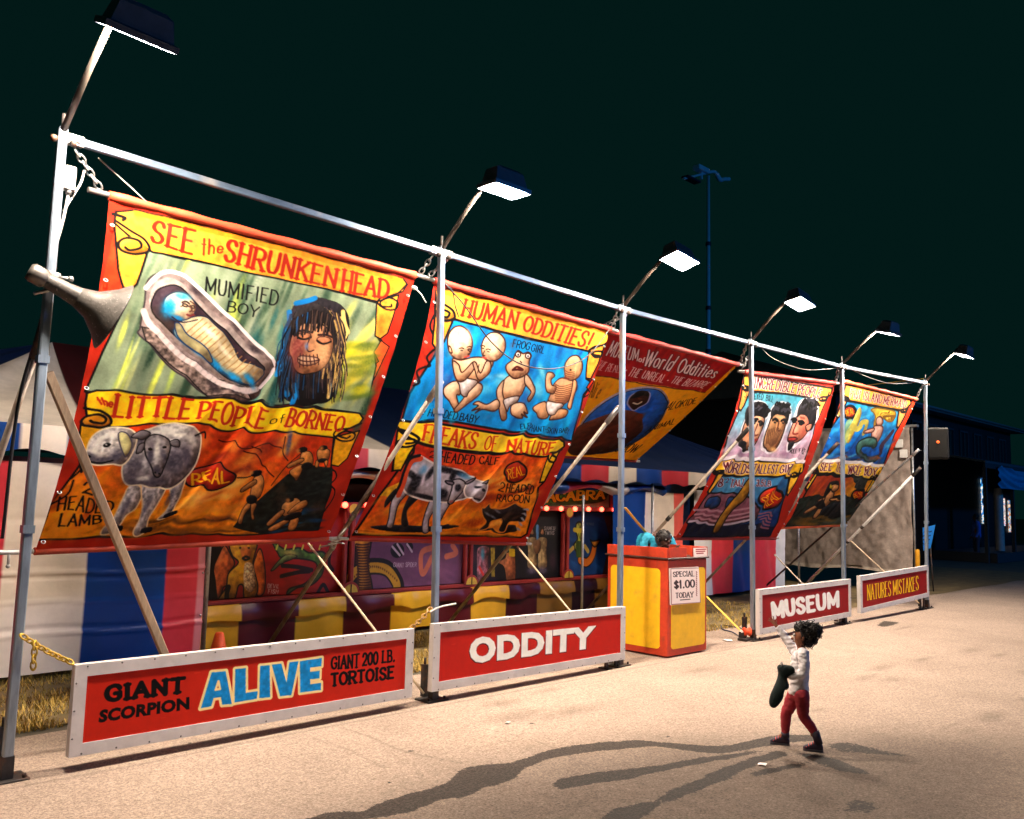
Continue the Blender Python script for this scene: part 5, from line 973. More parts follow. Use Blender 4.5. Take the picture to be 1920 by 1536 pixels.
# ================================================================== low front signs
SF = mat('white_sign_frame', (.62, .58, .56), .5, 0, .14, 6, .05, 30, var2=((.42, .38, .35), 7, .60, .9))
SP = mat('painted_sign_panel', (1, 1, 1), .6, 0, .12, 12, .03, 90, attr='paint', spec=.15, var2=((.30, .07, .05), 14, .70, .9))
def sign(label, x0, x1, z0a, z0b, h0, h1, nu, nv, base, painter, y=-.11, fw=.078):
    c0 = Vector((x0, y, z0a)); c1 = Vector((x1, y, z0b)); t0 = Vector((x0, y, z0a+h0)); t1 = Vector((x1, y, z0b+h1))
    th = empty('front_sign', (c0+c1)/2, label, 'sign', 'low signs along the front of the frame')
    m = MB(); u = (c1-c0).normalized(); w = Vector((0, 0, 1))
    def strip(a, b, c, d): m.poly([a, b, c, d], (0, .06, 0))
    strip(c0, c1, c1+w*fw-u*0, c0+w*fw); strip(t0-w*fw, t1-w*fw, t1, t0); strip(c0+w*fw, c0+w*fw+u*fw, t0-w*fw+u*fw, t0-w*fw); strip(c1+w*fw-u*fw, c1+w*fw, t1-w*fw, t1-w*fw-u*fw)
    m.build('frame', SF, th)
    m = MB(); n = int((x1-x0)/.22)
    for i in range(n+1):
        for a, b, s in ((c0, c1, .014), (t0, t1, -.014)): m.ball(lerp(a, b, (i+.35)/(n+.7))+Vector((0, -.001, s)), (.007, .004, .007), 6, 4)
    for i in range(3):
        for a, b, s in ((c0, t0, .014), (c1, t1, -.014)): m.ball(lerp(a, b, .2+.3*i)+Vector((s, -.001, 0)), (.007, .004, .007), 6, 4)
    m.each('rivet', mat('dark_rivet', (.16, .15, .14), .5, .4, 0), th)
    q = [np.array(v) for v in (t0+u*fw-w*fw, t1-u*fw-w*fw, c0+u*fw+w*fw, c1-u*fw+w*fw)]
    P = lambda a, b: (q[0]*(1-a[:, None])+q[1]*a[:, None])*(1-b[:, None])+(q[2]*(1-a[:, None])+q[3]*a[:, None])*b[:, None]+np.array([0, .008, 0])
    A = Art(P, nu, nv, base); painter(A); A.sheet('panel', SP, th)
    MB().poly([Vector(v)+Vector((0, .012, 0)) for v in (q[0], q[1], q[3], q[2])], (0, .012, 0)).build('backboard', IRON, th)
    m = MB()
    for X_ in (x1-.07, x1-.24): m.box((X_, y+.075, .30), (.035, .025, .56)).box((X_, y+.085, .008), (.07, .14, .016))
    if nu < 600: m.each('leg', IRON, th)
def wear(A, n, c, seed, k=26):
    r = np.random.default_rng(seed)
    for i in range(n): A.raw(np.array([[0, 0], [1, 0], [1.4, 1], [.2, 1.2]])*[r.uniform(1, k), r.uniform(.6, 2.2)]+[r.uniform(0, A.w), r.uniform(0, A.h)], c, r.uniform(.15, .5))
RS = (176, 44, 26)
def s_one(A):
    A.fr(100, 1160, 2.6667); wear(A, 26, (232, 96, 70), 1)
    A.text('GIANT', [(268, 342), (655, 298), (652, 366), (268, 412)], (6, 6, 9), .36, sp=.34, an=.2); A.sans('SCORPION', [(236, 458), (680, 392), (680, 452), (228, 520)], (6, 6, 9), .035, 0, 1.0)
    L = [('A', [(792, 272), (862, 264), (905, 424), (738, 452)]), ('L', [(910, 256), (962, 248), (1022, 398), (908, 420)]), ('I', [(1034, 238), (1082, 234), (1084, 394), (1030, 398)]), ('V', [(1092, 232), (1226, 214), (1186, 384), (1130, 390)]), ('E', [(1232, 214), (1340, 200), (1338, 356), (1234, 370)])]
    Gm = {'A': [[(792, 270), (862, 264), (893, 426), (845, 430), (838, 392), (802, 398), (790, 438), (738, 448)], [(812, 356), (826, 314), (834, 352)]], 'L': [[(910, 254), (962, 248), (962, 372), (1022, 362), (1018, 400), (906, 420)]], 'I': [[(1034, 238), (1082, 234), (1084, 392), (1030, 398)]], 'V': [[(1092, 232), (1140, 226), (1166, 320), (1180, 220), (1226, 214), (1190, 382), (1134, 388)]], 'E': [[(1232, 214), (1342, 198), (1340, 238), (1284, 246), (1284, 268), (1332, 260), (1330, 298), (1284, 304), (1284, 328), (1338, 320), (1338, 356), (1234, 370)]]}
    for k, ps in Gm.items(): A.line(ps[0]+[ps[0][0]], (250, 222, 160), 5.5, False)
    for k, ps in Gm.items():
        A.fill(ps[0], (32, 134, 196), nz=.1)
        for h in ps[1:]: A.fill(h, RS); A.line(h+[h[0]], (250, 222, 160), 2.4, False)
    A.text('GIANT', [(1392, 196), (1528, 178), (1526, 244), (1390, 252)], (6, 6, 9), .27, sp=.3, an=.2); A.text('200', [(1548, 176), (1622, 166), (1620, 226), (1546, 234)], (6, 6, 9), .28, False, an=.2); A.text('LB.', [(1646, 164), (1706, 156), (1706, 212), (1644, 220)], (6, 6, 9), .27, sp=.3, an=.2); A.text('TORTOISE', [(1390, 278), (1702, 240), (1700, 296), (1390, 336)], (6, 6, 9), .27, sp=.3, an=.2)
def s_two(A):
    A.fr(760, 1100, 4.1739); wear(A, 22, (226, 96, 80), 2); A.sans('ODDITY', [(502, 408), (1494, 308), (1486, 484), (502, 612)], (60, 10, 12), .05, 0, 2.2); A.sans('ODDITY', [(506, 404), (1490, 306), (1482, 480), (506, 606)], (250, 240, 232), .045, 0, 1.2)
def s_three(A):
    A.fr(1380, 960, 4.8); wear(A, 14, (190, 80, 80), 3); A.text('MUSEUM', [(326, 822), (918, 724), (922, 846), (340, 950)], (250, 240, 232), .30, False, sp=.36, an=.1)
def s_four(A):
    A.fr(1380, 960, 4.8); wear(A, 10, (190, 80, 60), 4); A.text('NATURES', [(1182, 660), (1392, 622), (1394, 752), (1186, 792)], (246, 190, 40), .22, shade=(90, 20, 14)); A.text('MISTAKES', [(1414, 622), (1640, 578), (1642, 700), (1416, 746)], (246, 190, 40), .22, shade=(90, 20, 14))
sign('red giant scorpion, alive and giant tortoise sign in a white frame', 2.03, 4.805, .10, .095, .578, .58, 640, 110, RS, s_one)
sign('red sign reading oddity in big white letters', 5.025, 7.795, .108, .09, .588, .575, 420, 110, (170, 40, 28), s_two)
sign('dark red sign reading museum behind the child', 10.735, 13.6, .09, .12, .60, .585, 250, 90, (132, 28, 28), s_three)
sign('dark red sign with yellow natures mistakes lettering', 13.955, 16.95, .14, .23, .592, .57, 220, 80, (138, 26, 24), s_four)
# ================================================================== tent
VW = mat('white_vinyl', (.74, .70, .66), .38, 0, .08, 3, .06, 8); VB = mat('blue_vinyl', (.010, .06, .24), .34, 0, .15, 4, .06, 8); VR = mat('red_vinyl', (.50, .05, .075), .34, 0, .15, 4, .06, 8)
VINYL = mat('striped_vinyl', (1, 1, 1), .36, 0, .14, 3, .22, 7, attr='paint', spec=.28)
ROOFV = mat('striped_roof_vinyl', (1, 1, 1), .6, 0, .25, 2.2, .05, 9, attr='paint', spec=.3)
cW, cB, cR = srgb(240, 226, 212), srgb(6, 62, 142), srgb(212, 58, 72)
def cloth(name, x0, x1, z0, z1, y, stripes, parent, nx=160, nz=60, amp=.012, creases=(), slope=0.0, edge=None, m=VINYL, bul=0.0):
    """hanging vinyl, stripes = [(x_right, colour), ...]"""
    X, T = np.meshgrid(np.linspace(x0, x1, nx), np.linspace(0, 1, nz)); Z = z0+(z1-z0)*T
    if edge is not None: Z = Z+edge(X)*(1-T)
    Yv = y+amp*(np.sin(X*5.1+.8*np.sin(Z*2))+.5*np.sin(X*11+Z*3))+slope*T-bul*np.sin(PI*T)
    for (zc, w, a) in creases: Yv = Yv+a*np.exp(-((Z-zc-.02*np.sin(X*3))/w)**2)
    C = np.zeros((nz, nx, 3)); xb = np.array([s[0] for s in stripes]); cc = np.array([s[1] for s in stripes]); C[:] = cc[np.clip(np.searchsorted(xb, X), 0, len(stripes)-1)]
    i = np.arange(nx*nz).reshape(nz, nx); F = np.stack([i[:-1, :-1], i[:-1, 1:], i[1:, 1:], i[1:, :-1]], -1).reshape(-1, 4)
    return grid_mesh(name, np.stack([X, Yv, Z], -1).reshape(-1, 3), F, m, parent, C.reshape(-1, 3))
xa = lambda px, py, Y: at(px, py, 1, Y).x
tent = empty('striped_tent', (9, 5, 0), 'long red, white and blue striped tent behind the banner line', 'tent')
# side wall at the left, lit by the floodlights
Y0 = 2.92; s1 = xa(10, 1000, Y0); s2 = xa(162, 1060, Y0); s3 = xa(312, 1060, Y0); s4 = xa(372, 1060, Y0); s5 = xa(384, 1060, Y0)
r_ = np.random.default_rng(8)
cloth('sidewall', -1.5, s5, .07, 2.06, Y0, [(s1, cR), (s2, cW), (s3, cB), (s4, cR), (9, srgb(216, 130, 140))], tent, 260, 90, .012, [(.42, .012, -.022), (1.0, .012, -.026), (.95, .012, .018), (.47, .02, .016), (1.5, .03, .014), (.72, .01, -.012), (1.25, .012, .012)])
m = MB().tube([(s5+.03, Y0-.01, 0), (s5+.03, Y0-.01, 2.1)], .025, 10)
for z in (.5, .95, 1.3): m.ball((s5-.02, Y0-.014, z), (.012, .006, .012), 8, 5)
m.build('tent_pole', STEEL, tent)
MB().box((lerp(-1.5, s5, .5), Y0+.005, 2.085), (s5+1.5, .02, .05)).build('trim', mat('maroon_trim', (.07, .02, .02), .6), tent)
# roof with hips
xl, xr, ye, ze, yr, zr = -1.2, 19.3, 2.78, 2.40, 6.0, 3.72; rl, rr_ = 3.5, 16.0
def roof():
    nx, nz = 420, 40; t = np.linspace(0, 1, nz)[:, None]; s = np.linspace(0, 1, nx)[None]
    Xe = xl+(xr-xl)*s; Xr = np.clip(Xe, rl, rr_); X = Xe*(1-t)+Xr*t; Yv = ye+(yr-ye)*t+0*s; Z = ze+(zr-ze)*t-.10*np.sin(PI*t)+.015*np.sin(Xe*6)*np.sin(PI*t)
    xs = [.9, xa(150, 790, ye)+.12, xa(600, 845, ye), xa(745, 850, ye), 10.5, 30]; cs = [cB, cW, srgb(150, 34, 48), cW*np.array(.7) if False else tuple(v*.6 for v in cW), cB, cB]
    C = np.array(cs)[np.clip(np.searchsorted(np.array(xs), Xe+0*t), 0, len(cs)-1)]; C = C*np.where(C.mean(-1, keepdims=True) > .4, .7, .14)  # blue and red darkened in the colour for the weak light up there
    i = np.arange(nx*nz).reshape(nz, nx); F = np.stack([i[:-1, :-1], i[:-1, 1:], i[1:, 1:], i[1:, :-1]], -1).reshape(-1, 4)
    P = np.stack([X, Yv, Z], -1).reshape(-1, 3); Pb = P*[1, -1, 1]+[0, 2*yr, 0]
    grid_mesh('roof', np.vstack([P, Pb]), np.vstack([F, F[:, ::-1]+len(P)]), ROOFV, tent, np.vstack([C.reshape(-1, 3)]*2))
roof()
sc_ = lambda X: .05*np.abs(np.sin(X*PI/.55))
vx = lambda p: xa(p, 860, 2.78)
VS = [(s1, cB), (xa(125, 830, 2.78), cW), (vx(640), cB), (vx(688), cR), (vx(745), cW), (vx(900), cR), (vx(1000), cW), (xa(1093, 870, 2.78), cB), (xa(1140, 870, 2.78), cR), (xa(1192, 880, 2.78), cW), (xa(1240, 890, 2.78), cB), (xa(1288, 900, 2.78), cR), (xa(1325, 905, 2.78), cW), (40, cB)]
cloth('valance', xl, 14.6, 2.13, 2.41, 2.77, [(q, c_ if q < s1+3.2 else tuple(np.array(c_)*.55)) for q, c_ in VS], tent, 420, 12, .02, edge=sc_)  # stripes past the left end have shade put into their colour
L2 = [(vx(700)+.3, cW), (vx(900), cB), (xa(1062, 900, 3.0), cB), (xa(1120, 900, 3.0), srgb(150, 40, 76)), (xa(1172, 900, 3.0), srgb(190, 182, 186)), (40, cB)]
cloth('rolled_sidewall', s5+.5, 12.9, 1.99, 2.14, 3.0, L2, tent, 300, 22, .03, bul=.10, edge=lambda X: .06*np.sin(X*4.2))
# entrance curtain and right hand side wall
Yc = 3.0; c0, c1, c2, c3 = [xa(p, 960, Yc) for p in (1150, 1210, 1262, 1281)]
cloth('entrance_curtain', c0, c3, .1, 2.02, Yc, [(c1, cB), (c2, cW), (9e9, srgb(226, 92, 84))], tent, 90, 50, .01, [(1.6, .02, .008)])
w = [xa(p, 1060, 3.15) for p in (1318, 1337, 1372, 1412, 1456, 1473)]
cloth('sidewall', w[0]-.3, w[5], .09, 2.1, 3.15, [(w[1], srgb(206, 206, 212)), (w[2], cR), (w[3], cB), (w[4], cR), (9e9, srgb(206, 206, 212))], tent, 140, 50, .03, [(.9, .03, .01)])
MB().add([(c3+.02, 3.3, 0), (w[0]-.3, 3.3, 0), (w[0]-.3, 3.3, 2.3), (c3+.02, 3.3, 2.3)], [(0, 1, 2, 3)]).build('inner_curtain', mat('dark_blue_vinyl', (.004, .014, .05), .6), tent)
MB().box((8.5, 7.5, 1.1), (24, .06, 2.2)).build('back_wall', mat('dark_blue_vinyl', (.004, .014, .05), .6), tent)
m = MB()
for X_ in (c0+.9, w[5]+.02): m.tube([(X_, 2.85, 0), (X_, 2.85, 2.3)], .022)
m.each('tent_pole', STEEL, tent)
a = at(1094, 928, 1, 2.1); o = MB().tube([(a.x, 2.1, .0), (a.x, 2.1, a.z)], .018, 8).build('standing_pole', STEEL); tag(o, 'thin upright pole standing before the macabra show front', 'pole')
# blue topped tent further behind
t2 = empty('far_tent', (15, 14, 0), 'dark blue peaked tent rising behind the striped tent', 'tent')
m = MB(); ap = at(722, 741, 1, 10); cs_ = [(ap.x-1.2, 8, 2.6), (ap.x+9, 8, 2.6), (ap.x+9, 14, 2.6), (ap.x-1.2, 14, 2.6)]; apx = [(ap.x, 10, ap.z), (ap.x+7, 10.5, ap.z-.1)]
m.add([Vector(c) for c in cs_]+[Vector(c) for c in apx], [(0, 1, 5, 4), (1, 2, 5), (2, 3, 4, 5), (3, 0, 4)]); m.build('roof', mat('blue_roof', (.01, .05, .20), .5, 0, .3, 2), t2)
m = MB(); m.add([Vector(c) for c in cs_]+[Vector((c[0], c[1], 0)) for c in cs_], [(0, 1, 5, 4), (1, 2, 6, 5), (2, 3, 7, 6), (3, 0, 4, 7)]); m.build('wall', mat('dark_blue_vinyl', (.004, .014, .05), .6), t2)
# ================================================================== walk-through show front
TR_ = mat('red_show_trim', (.30, .028, .026), .45, 0, .25, 9, .1, 60); TY = mat('yellow_medallion', (.62, .40, .05), .5, 0, .25, 12); TD = mat('show_front_dark', (.02, .012, .016), .7)
YT = 3.42; xt0, xt1 = s5+.06, 12.9
tf = empty('show_front', (8, YT, 0), 'painted show front with red bulbs and a macabra sign', 'show front')
MB().box((lerp(xt0, xt1, .5), YT+.95, 1.0), (xt1-xt0, 1.7, 1.95)).build('body', TD, tf)
zR = at(646, 1115, 1, 3.25).z; zB = at(1030, 955, 1, 3.25).z; zp0, zp1 = zR+.03, zB-.04
def panel_plane(x0, x1):
    return lambda u, v: np.stack([x0+(x1-x0)*u, np.full_like(u, YT-.02), zp1+(zp0-zp1)*v], -1)
colx = [xt0, xa(646, 1060, YT), xa(871, 1060, YT), xa(1053, 1040, YT), xa(1150, 1040, YT), xt1]
PANEL = mat('painted_show_panel', (1, 1, 1), .6, 0, .2, 8, .05, 60, attr='paint')
def p1(A):
    A.fr(360, 1000, 4.3636); streaks(A, [(520, 60), (1180, 60), (1180, 520), (520, 520)], 26, [(196, 40, 30), (120, 20, 24), (214, 70, 30)], .2, 90, 30, .6, 91)
    A.fill([(110, 100), (240, 60), (260, 560), (110, 570)], (24, 14, 20)); A.fill([(270, 100), (320, 180), (350, 250), (300, 330), (310, 420), (260, 440), (215, 555), (190, 380), (180, 280), (230, 160)], (214, 110, 60), True, out=BLK, ow=1.2, nz=.3)
    A.fill([(550, 130), (575, 160), (600, 320), (590, 480), (530, 500), (500, 300), (520, 200)], (216, 110, 40), True, out=BLK, ow=1.2, nz=.3)
    A.fill([(320, 80), (520, 80), (515, 170), (500, 260), (540, 440), (500, 545), (430, 545), (420, 430), (380, 430), (340, 550), (210, 560), (280, 440), (300, 330), (380, 240), (330, 180)], (232, 168, 40), True, out=BLK, ow=1.4, nz=.25)
    A.fill([(400, 120), (480, 120), (470, 210), (420, 220)], (210, 120, 60), True, nz=.2); A.line([(415, 205), (440, 190), (470, 205), (440, 218), (415, 205)], BLK, 2); A.fill([(440, 240), (500, 260), (520, 400), (490, 480), (430, 440), (425, 320)], (226, 190, 150), True, nz=.4, st=(2, 2)); A.line([(300, 440), (285, 500), (290, 545)], BLK, 5)
    for x in (395, 465): A.oval((x, 120), 10, 8, 0, BLK)
    A.text('DEVIL', [(622, 412), (718, 418), (712, 448), (618, 444)], (230, 210, 210), .14, False); A.text('FISH', [(628, 455), (708, 462), (702, 492), (622, 488)], (230, 210, 210), .14, False)
    A.fill([(660, 70), (760, 130), (880, 120), (960, 160), (1060, 150), (1100, 190), (1080, 260), (1060, 340), (980, 420), (860, 445), (780, 500), (800, 450), (920, 410), (1010, 320), (1010, 240), (900, 210), (740, 200), (700, 160)], (84, 140, 60), True, out=BLK, ow=1.5, nz=.35)
    A.fill([(760, 180), (860, 190), (730, 250), (670, 300), (650, 295)], (120, 150, 90), True, out=BLK, ow=1); A.blob((800, 160), 70, 24, .1, (200, 180, 110), .7)
    for q in ([(740, 265), (860, 275), (980, 300)], [(1140, 110), (1120, 240), (1150, 300)], [(1010, 520), (1070, 420), (1110, 480)], [(730, 350), (860, 320), (960, 310)]): A.line(q, (30, 10, 14), 4)
    for i in range(6): A.line([(700+i*70, 100), (690+i*70, 130)], (200, 200, 90), 2)
def p2(A):
    A.fr(360, 1000, 4.3636); A.fill([(1255, 60), (1480, 60), (1330, 480), (1255, 480)], (30, 12, 26)); streaks(A, [(1480, 80), (2150, 80), (2250, 430), (1700, 460)], 26, [(150, 100, 136), (96, 60, 96), (130, 80, 120)], .5, 90, 30, .6, 92)
    A.line([(1255, 420), (1330, 310), (1470, 270), (1600, 290), (1680, 400), (1690, 470)], BLK, 13); A.line([(1262, 425), (1335, 320), (1470, 280), (1595, 300), (1670, 400), (1675, 470)], (196, 150, 50), 8)
    for i in range(26): t = i/25; A.blob((1265+t*410, 420-150*math.sin(t*PI*.92)), 6, 10, 0, (70, 40, 20), .8)
    A.fill([(1330, 60), (1460, 60), (1440, 250), (1470, 400), (1470, 490), (1375, 490), (1360, 300), (1350, 150)], (206, 140, 40), True, out=BLK, ow=1.6)
    for y in range(90, 490, 22): A.line([(1345+(y > 250)*12, y), (1400, y+8), (1450+(y > 350)*12, y-2)], (70, 34, 14), 1.6); A.blob((1395, y+12), 36, 5, 0, (236, 180, 80), .6)
    A.oval((1680, 140), 56, 62, .2, (20, 16, 24)); A.oval((1780, 100), 26, 40, -.5, (20, 16, 24))
    for q in ([(1640, 110), (1700, 180)], [(1680, 90), (1730, 170)], [(1760, 90), (1800, 150)]): A.line(q, (206, 190, 206), 2)
    A.text('GIANT', [(1650, 240), (1735, 244), (1732, 278), (1648, 274)], (214, 196, 214), .13, False); A.text('SPIDER', [(1750, 238), (1838, 240), (1834, 272), (1748, 274)], (214, 196, 214), .13, False)
    A.line([(1960, 120), (1880, 160), (1875, 300), (1900, 320), (1960, 200)], (206, 120, 96), 5); A.line([(2130, 100), (2160, 160), (2080, 190)], (206, 120, 96), 5); A.blob((1990, 120), 40, 90, 0, (196, 110, 90), .8)
def p3(A):
    A.fr(600, 900, 3.3103); streaks(A, [(950, 420), (1450, 330), (1450, 620), (950, 640)], 20, [(60, 30, 60), (30, 24, 50), (90, 50, 70)], 1.5, 60, 24, .6, 93)
    A.fill([(985, 420), (1050, 420), (1040, 500), (1050, 600), (985, 640), (975, 500)], (150, 96, 110), True, nz=.5); A.fill([(1060, 420), (1085, 420), (1085, 600), (1065, 600)], (150, 130, 60), nz=.3); A.blob((1010, 460), 12, 40, 0, (70, 160, 190), .8); A.line([(990, 540), (1020, 600)], (206, 60, 50), 2)
    A.fill([(1150, 420), (1200, 420), (1215, 520), (1210, 625), (1160, 630), (1140, 540), (1090, 510), (1150, 480)], (196, 120, 84), True, out=BLK, ow=1.2, nz=.2); A.fill([(1150, 415), (1200, 415), (1190, 445), (1140, 450)], (24, 90, 90), True)
    for y in (436, 450, 464): A.line([(1180, y), (1204, y+2)], (226, 190, 40), 2.4)
    A.fill([(1340, 290), (1360, 290), (1356, 400), (1346, 400)], (90, 140, 200), True)
    for cx in (1316, 1380): A.oval((cx, 320), 15, 24, 0, (176, 126, 90), BLK, 1); A.fill([(cx-18, 300), (cx+18, 300), (cx+22, 380), (cx+12, 340), (cx, 305), (cx-14, 340), (cx-22, 380)], (24, 16, 14), True); A.fill([(cx-26, 365), (cx+26, 365), (cx+24, 440), (cx+26, 540), (cx-26, 540), (cx-24, 440)], (186, 160, 120), True, nz=.3); A.blob((cx, 560), 30, 24, 0, (130, 120, 150), .7)
    A.fill([(1325, 380), (1370, 380), (1362, 450), (1332, 450)], (150, 110, 80), True)
    A.text('SIAMESE', [(1392, 290), (1466, 292), (1462, 312), (1390, 312)], (200, 190, 190), .14, False); A.text('TWINS', [(1396, 318), (1454, 320), (1452, 340), (1396, 340)], (200, 190, 190), .14, False)
def p4(A):
    A.fr(1000, 860, 5.9056); streaks(A, [(360, 700), (800, 700), (760, 1290), (360, 1290)], 26, [(30, 80, 140), (16, 50, 100), (40, 100, 160)], .6, 70, 26, .5, 94); A.fill([(780, 640), (940, 640), (940, 1290), (760, 1290), (850, 900)], (60, 26, 18), nz=.3)
    A.fill([(480, 720), (530, 715), (545, 860), (530, 890), (560, 950), (550, 1080), (520, 1130), (490, 1060), (450, 960), (490, 890), (470, 800)], (150, 156, 60), True, out=BLK, ow=1.3, nz=.35)
    A.line([(520, 1120), (590, 1150), (650, 1080), (680, 960)], BLK, 6.5); A.line([(520, 1120), (590, 1150), (650, 1080), (680, 960)], (196, 110, 40), 5); A.fill([(680, 980), (630, 900), (660, 915), (740, 905)], (220, 150, 50), True, out=BLK, ow=1)
    A.line([(440, 990), (370, 1060)], (200, 170, 90), 3, False); A.line([(570, 970), (605, 1025)], (200, 170, 90), 3, False); A.line([(455, 790), (520, 800), (550, 790)], (200, 180, 60), 3)
    for i in range(8): A.line([(480, 920+i*22), (515, 928+i*22), (540, 918+i*22)], (60, 80, 30), 1.6)
    A.text('MERMAID', [(590, 712), (672, 714), (670, 740), (590, 738)], (120, 120, 130), .13, False)
def p5(A): streaks(A, [(1150, 960), (1170, 960), (1170, 1060), (1150, 1060)], 1, [(50, 30, 30)], 0, 30, 10, .5)
for k, (fn, base) in enumerate(((p1, (150, 28, 28)), (p2, (116, 76, 108)), (p3, (18, 16, 30)), (p4, (18, 60, 112)), (p5, (30, 18, 20)))):
    x0, x1 = colx[k]+.03, colx[k+1]-.03; A = Art(panel_plane(x0, x1), max(60, int((x1-x0)*150)), 140, base); fn(A); A.sheet('painted_panel', PANEL, tf, gain=.78)
MB().box((lerp(xt0, xt1, .5), YT-.10, zR), (xt1-xt0, .1, .05), bev=.008).build('lower_rail', TR_, tf)
MB().box((lerp(xt0, xt1, .5), YT-.10, zB+.01), (xt1-xt0, .1, .075), bev=.008).build('bulb_rail', TR_, tf)
for k, x in enumerate(colx[1:5]):
    m = MB()
    for s in (-.055, .055): m.box((x+s, YT-.07, lerp(zp0, zp1, .5)), (.06, .06, zp1-zp0-.01), bev=.012)
    m.build('column', TR_, tf)
    for zc, R_, s_ in ((zp0-.01, .105, 1), (zp1-.005, .075, 0)):
        arc = [(math.cos(t), math.sin(t)) for t in np.linspace(0, PI if s_ else 2*PI, 20)][:20 if s_ else 19]
        MB().poly([(x+ca*R_*1.3, YT-.151, zc+sa*R_*1.3) for ca, sa in reversed(arc)], (0, -.010, 0)).build('medallion_rim', TR_, tf)
        med = MB().poly([(x+ca*R_, YT-.161, zc+sa*R_) for ca, sa in reversed(arc)], (0, -.008, 0)).build('medallion', TY, tf)
        if s_: MB().box((x, YT-.171, zc+R_*.5), (.016, .004, R_)).build('medallion_bar', TD, tf)
BULB = mat('lit_red_bulb', (.9, .2, .1), .3, 0, 0, emit=(1.0, .085, .045), es=8)
xb = xt0+.2
while xb < xt1:
    MB().ball((xb, YT-.175, zB+.012), .040, 10, 7).build('bulb', BULB, tf); xb += .345
# striped skirt, with the sagging top flaps
SK_ = [(xa(p, 1150, 3.2), c) for p, c in ((450, srgb(232, 172, 44)), (556, srgb(96, 24, 32)), (649, srgb(238, 182, 44)), (734, srgb(96, 24, 32)), (812, srgb(238, 182, 44)), (886, srgb(90, 22, 28)), (952, srgb(232, 172, 44)), (1011, srgb(70, 18, 24)), (1072, srgb(150, 104, 40)), (1120, srgb(50, 16, 20)), (1180, srgb(140, 96, 40)))]+[(99, srgb(50, 16, 20))]
cloth('skirt', xt0, xt1, .06, zR-.02, 3.24, SK_, tf, 420, 24, .02)
cloth('skirt_flap', xt0, xt1, zR-.21, zR-.025, 3.17, SK_, tf, 420, 14, .026, edge=lambda X: .05*np.abs(np.sin((X-xt0)*PI/1.02))**.6+.02*np.sin(X*7.3)-.03, slope=.03, bul=.012)
# marquee
mx0, mx1 = xa(1018, 935, 3.3), xa(1141, 935, 3.3)
Pm = lambda u, v: np.stack([mx0-.35+(mx1-mx0+.35)*u, np.full_like(u, 3.29), 2.02+(1.74-2.02)*v], -1)
A = Art(Pm, 160, 50, (120, 104, 84)); A.fr(1000, 860, 5.9056); A.fill([(0, 360), (430, 335), (790, 345), (810, 430), (700, 490), (300, 520), (0, 520)], (70, 120, 50), True, nz=.4)
A.text('MACABRA', [(20, 372), (790, 356), (780, 440), (20, 480)], (255, 176, 40), .27, False, shade=(40, 60, 20)); A.sheet('marquee', PANEL, tf, gain=1.25)
MB().box((lerp(mx0-.35, mx1, .5), 3.33, 1.88), (mx1-mx0+.35, .04, .28)).build('marquee_board', TD, tf)
m = MB()
for i in range(7): m.box((mx1+.1+i*.1, 3.33, 1.88), (.07, .03, .3))
m.each('slat', TR_, tf)
# ================================================================== ticket booth
BR_ = mat('booth_orange_red', srgb(192, 60, 32), .55, 0, .25, 8, .12, 50, var2=((.16, .05, .03), 9, .60, .85)); BY = mat('booth_yellow', srgb(240, 186, 28), .5, 0, .16, 5, .14, 26, var2=((.40, .24, .05), 6, .60, .95))
bth = empty('ticket_booth', (9.05, .4, 0), 'yellow ticket booth with orange red edges beside the oddity sign', 'ticket booth')
bx0, bx1, by0, by1, bz = 8.62, 9.47, -.09, .82, 1.13
MB().box((lerp(bx0, bx1, .5), lerp(by0, by1, .5), bz/2+.02), (bx1-bx0, by1-by0, bz), bev=.012).build('body', BR_, bth)
def rpanel(face, a0, a1, z0, z1):
    r = .05; pts = []
    for cx, cz, s in ((a1-r, z1-r, 0), (a0+r, z1-r, 1), (a0+r, z0+r, 2), (a1-r, z0+r, 3)):
        for k in range(6): t = (s+k/5)*PI/2; pts.append((cx+r*math.cos(t)+.004*math.sin(k*3+s), cz+r*math.sin(t)))
    if face == 'f': MB().poly([(a, by0-.001, z) for a, z in pts], (0, -.006, 0)).build('front_panel', BY, bth)
    else: MB().poly([(bx0-.001, a, z) for a, z in pts], (-.006, 0, 0)).build('side_panel', BY, bth)
rpanel('f', bx0+.075, bx1-.05, .10, bz-.09); rpanel('s', by0+.10, by1-.06, .10, bz-.09)
MB().box((lerp(bx0, bx1, .5), lerp(by0, by1, .5), bz+.033), (bx1-bx0+.05, by1-by0+.05, .022), bev=.006).build('counter', mat('booth_ledge', (.05, .018, .014), .5), bth)
m = MB(); zz = bz+.046; hh = .115
m.box((bx0+.01, lerp(by0, by1, .5), zz+hh/2), (.03, by1-by0, hh)).box((lerp(bx0, bx1, .22)+.03, by0+.01, zz+hh/2), (.36, .03, hh)).box((bx1-.16, by0+.01, zz+hh/2), (.34, .03, hh)).box((bx1-.01, lerp(by0, by1, .5), zz+hh/2), (.03, by1-by0-.06, hh))
m.build('tray_rim', BR_, bth)
NOT = mat('printed_notice', (1, 1, 1), .5, 0, .05, attr='paint')
def notice(label, c, nu, nv, painter, cat='notice'):
    q = [np.array(at(*p, 1, c[4])) for p in c[:4]]
    th = empty('notice', tuple((q[2]+q[3])/2), label, cat)
    P = lambda a, b: (q[0]*(1-a[:, None])+q[1]*a[:, None])*(1-b[:, None])+(q[3]*(1-a[:, None])+q[2]*a[:, None])*b[:, None]
    A = Art(P, nu, nv, (236, 220, 214)); painter(A); A.sheet('face', NOT, th); MB().poly([Vector(v)+Vector((0, .002, 0)) for v in q], (0, .014, 0)).build('board', SF, th)
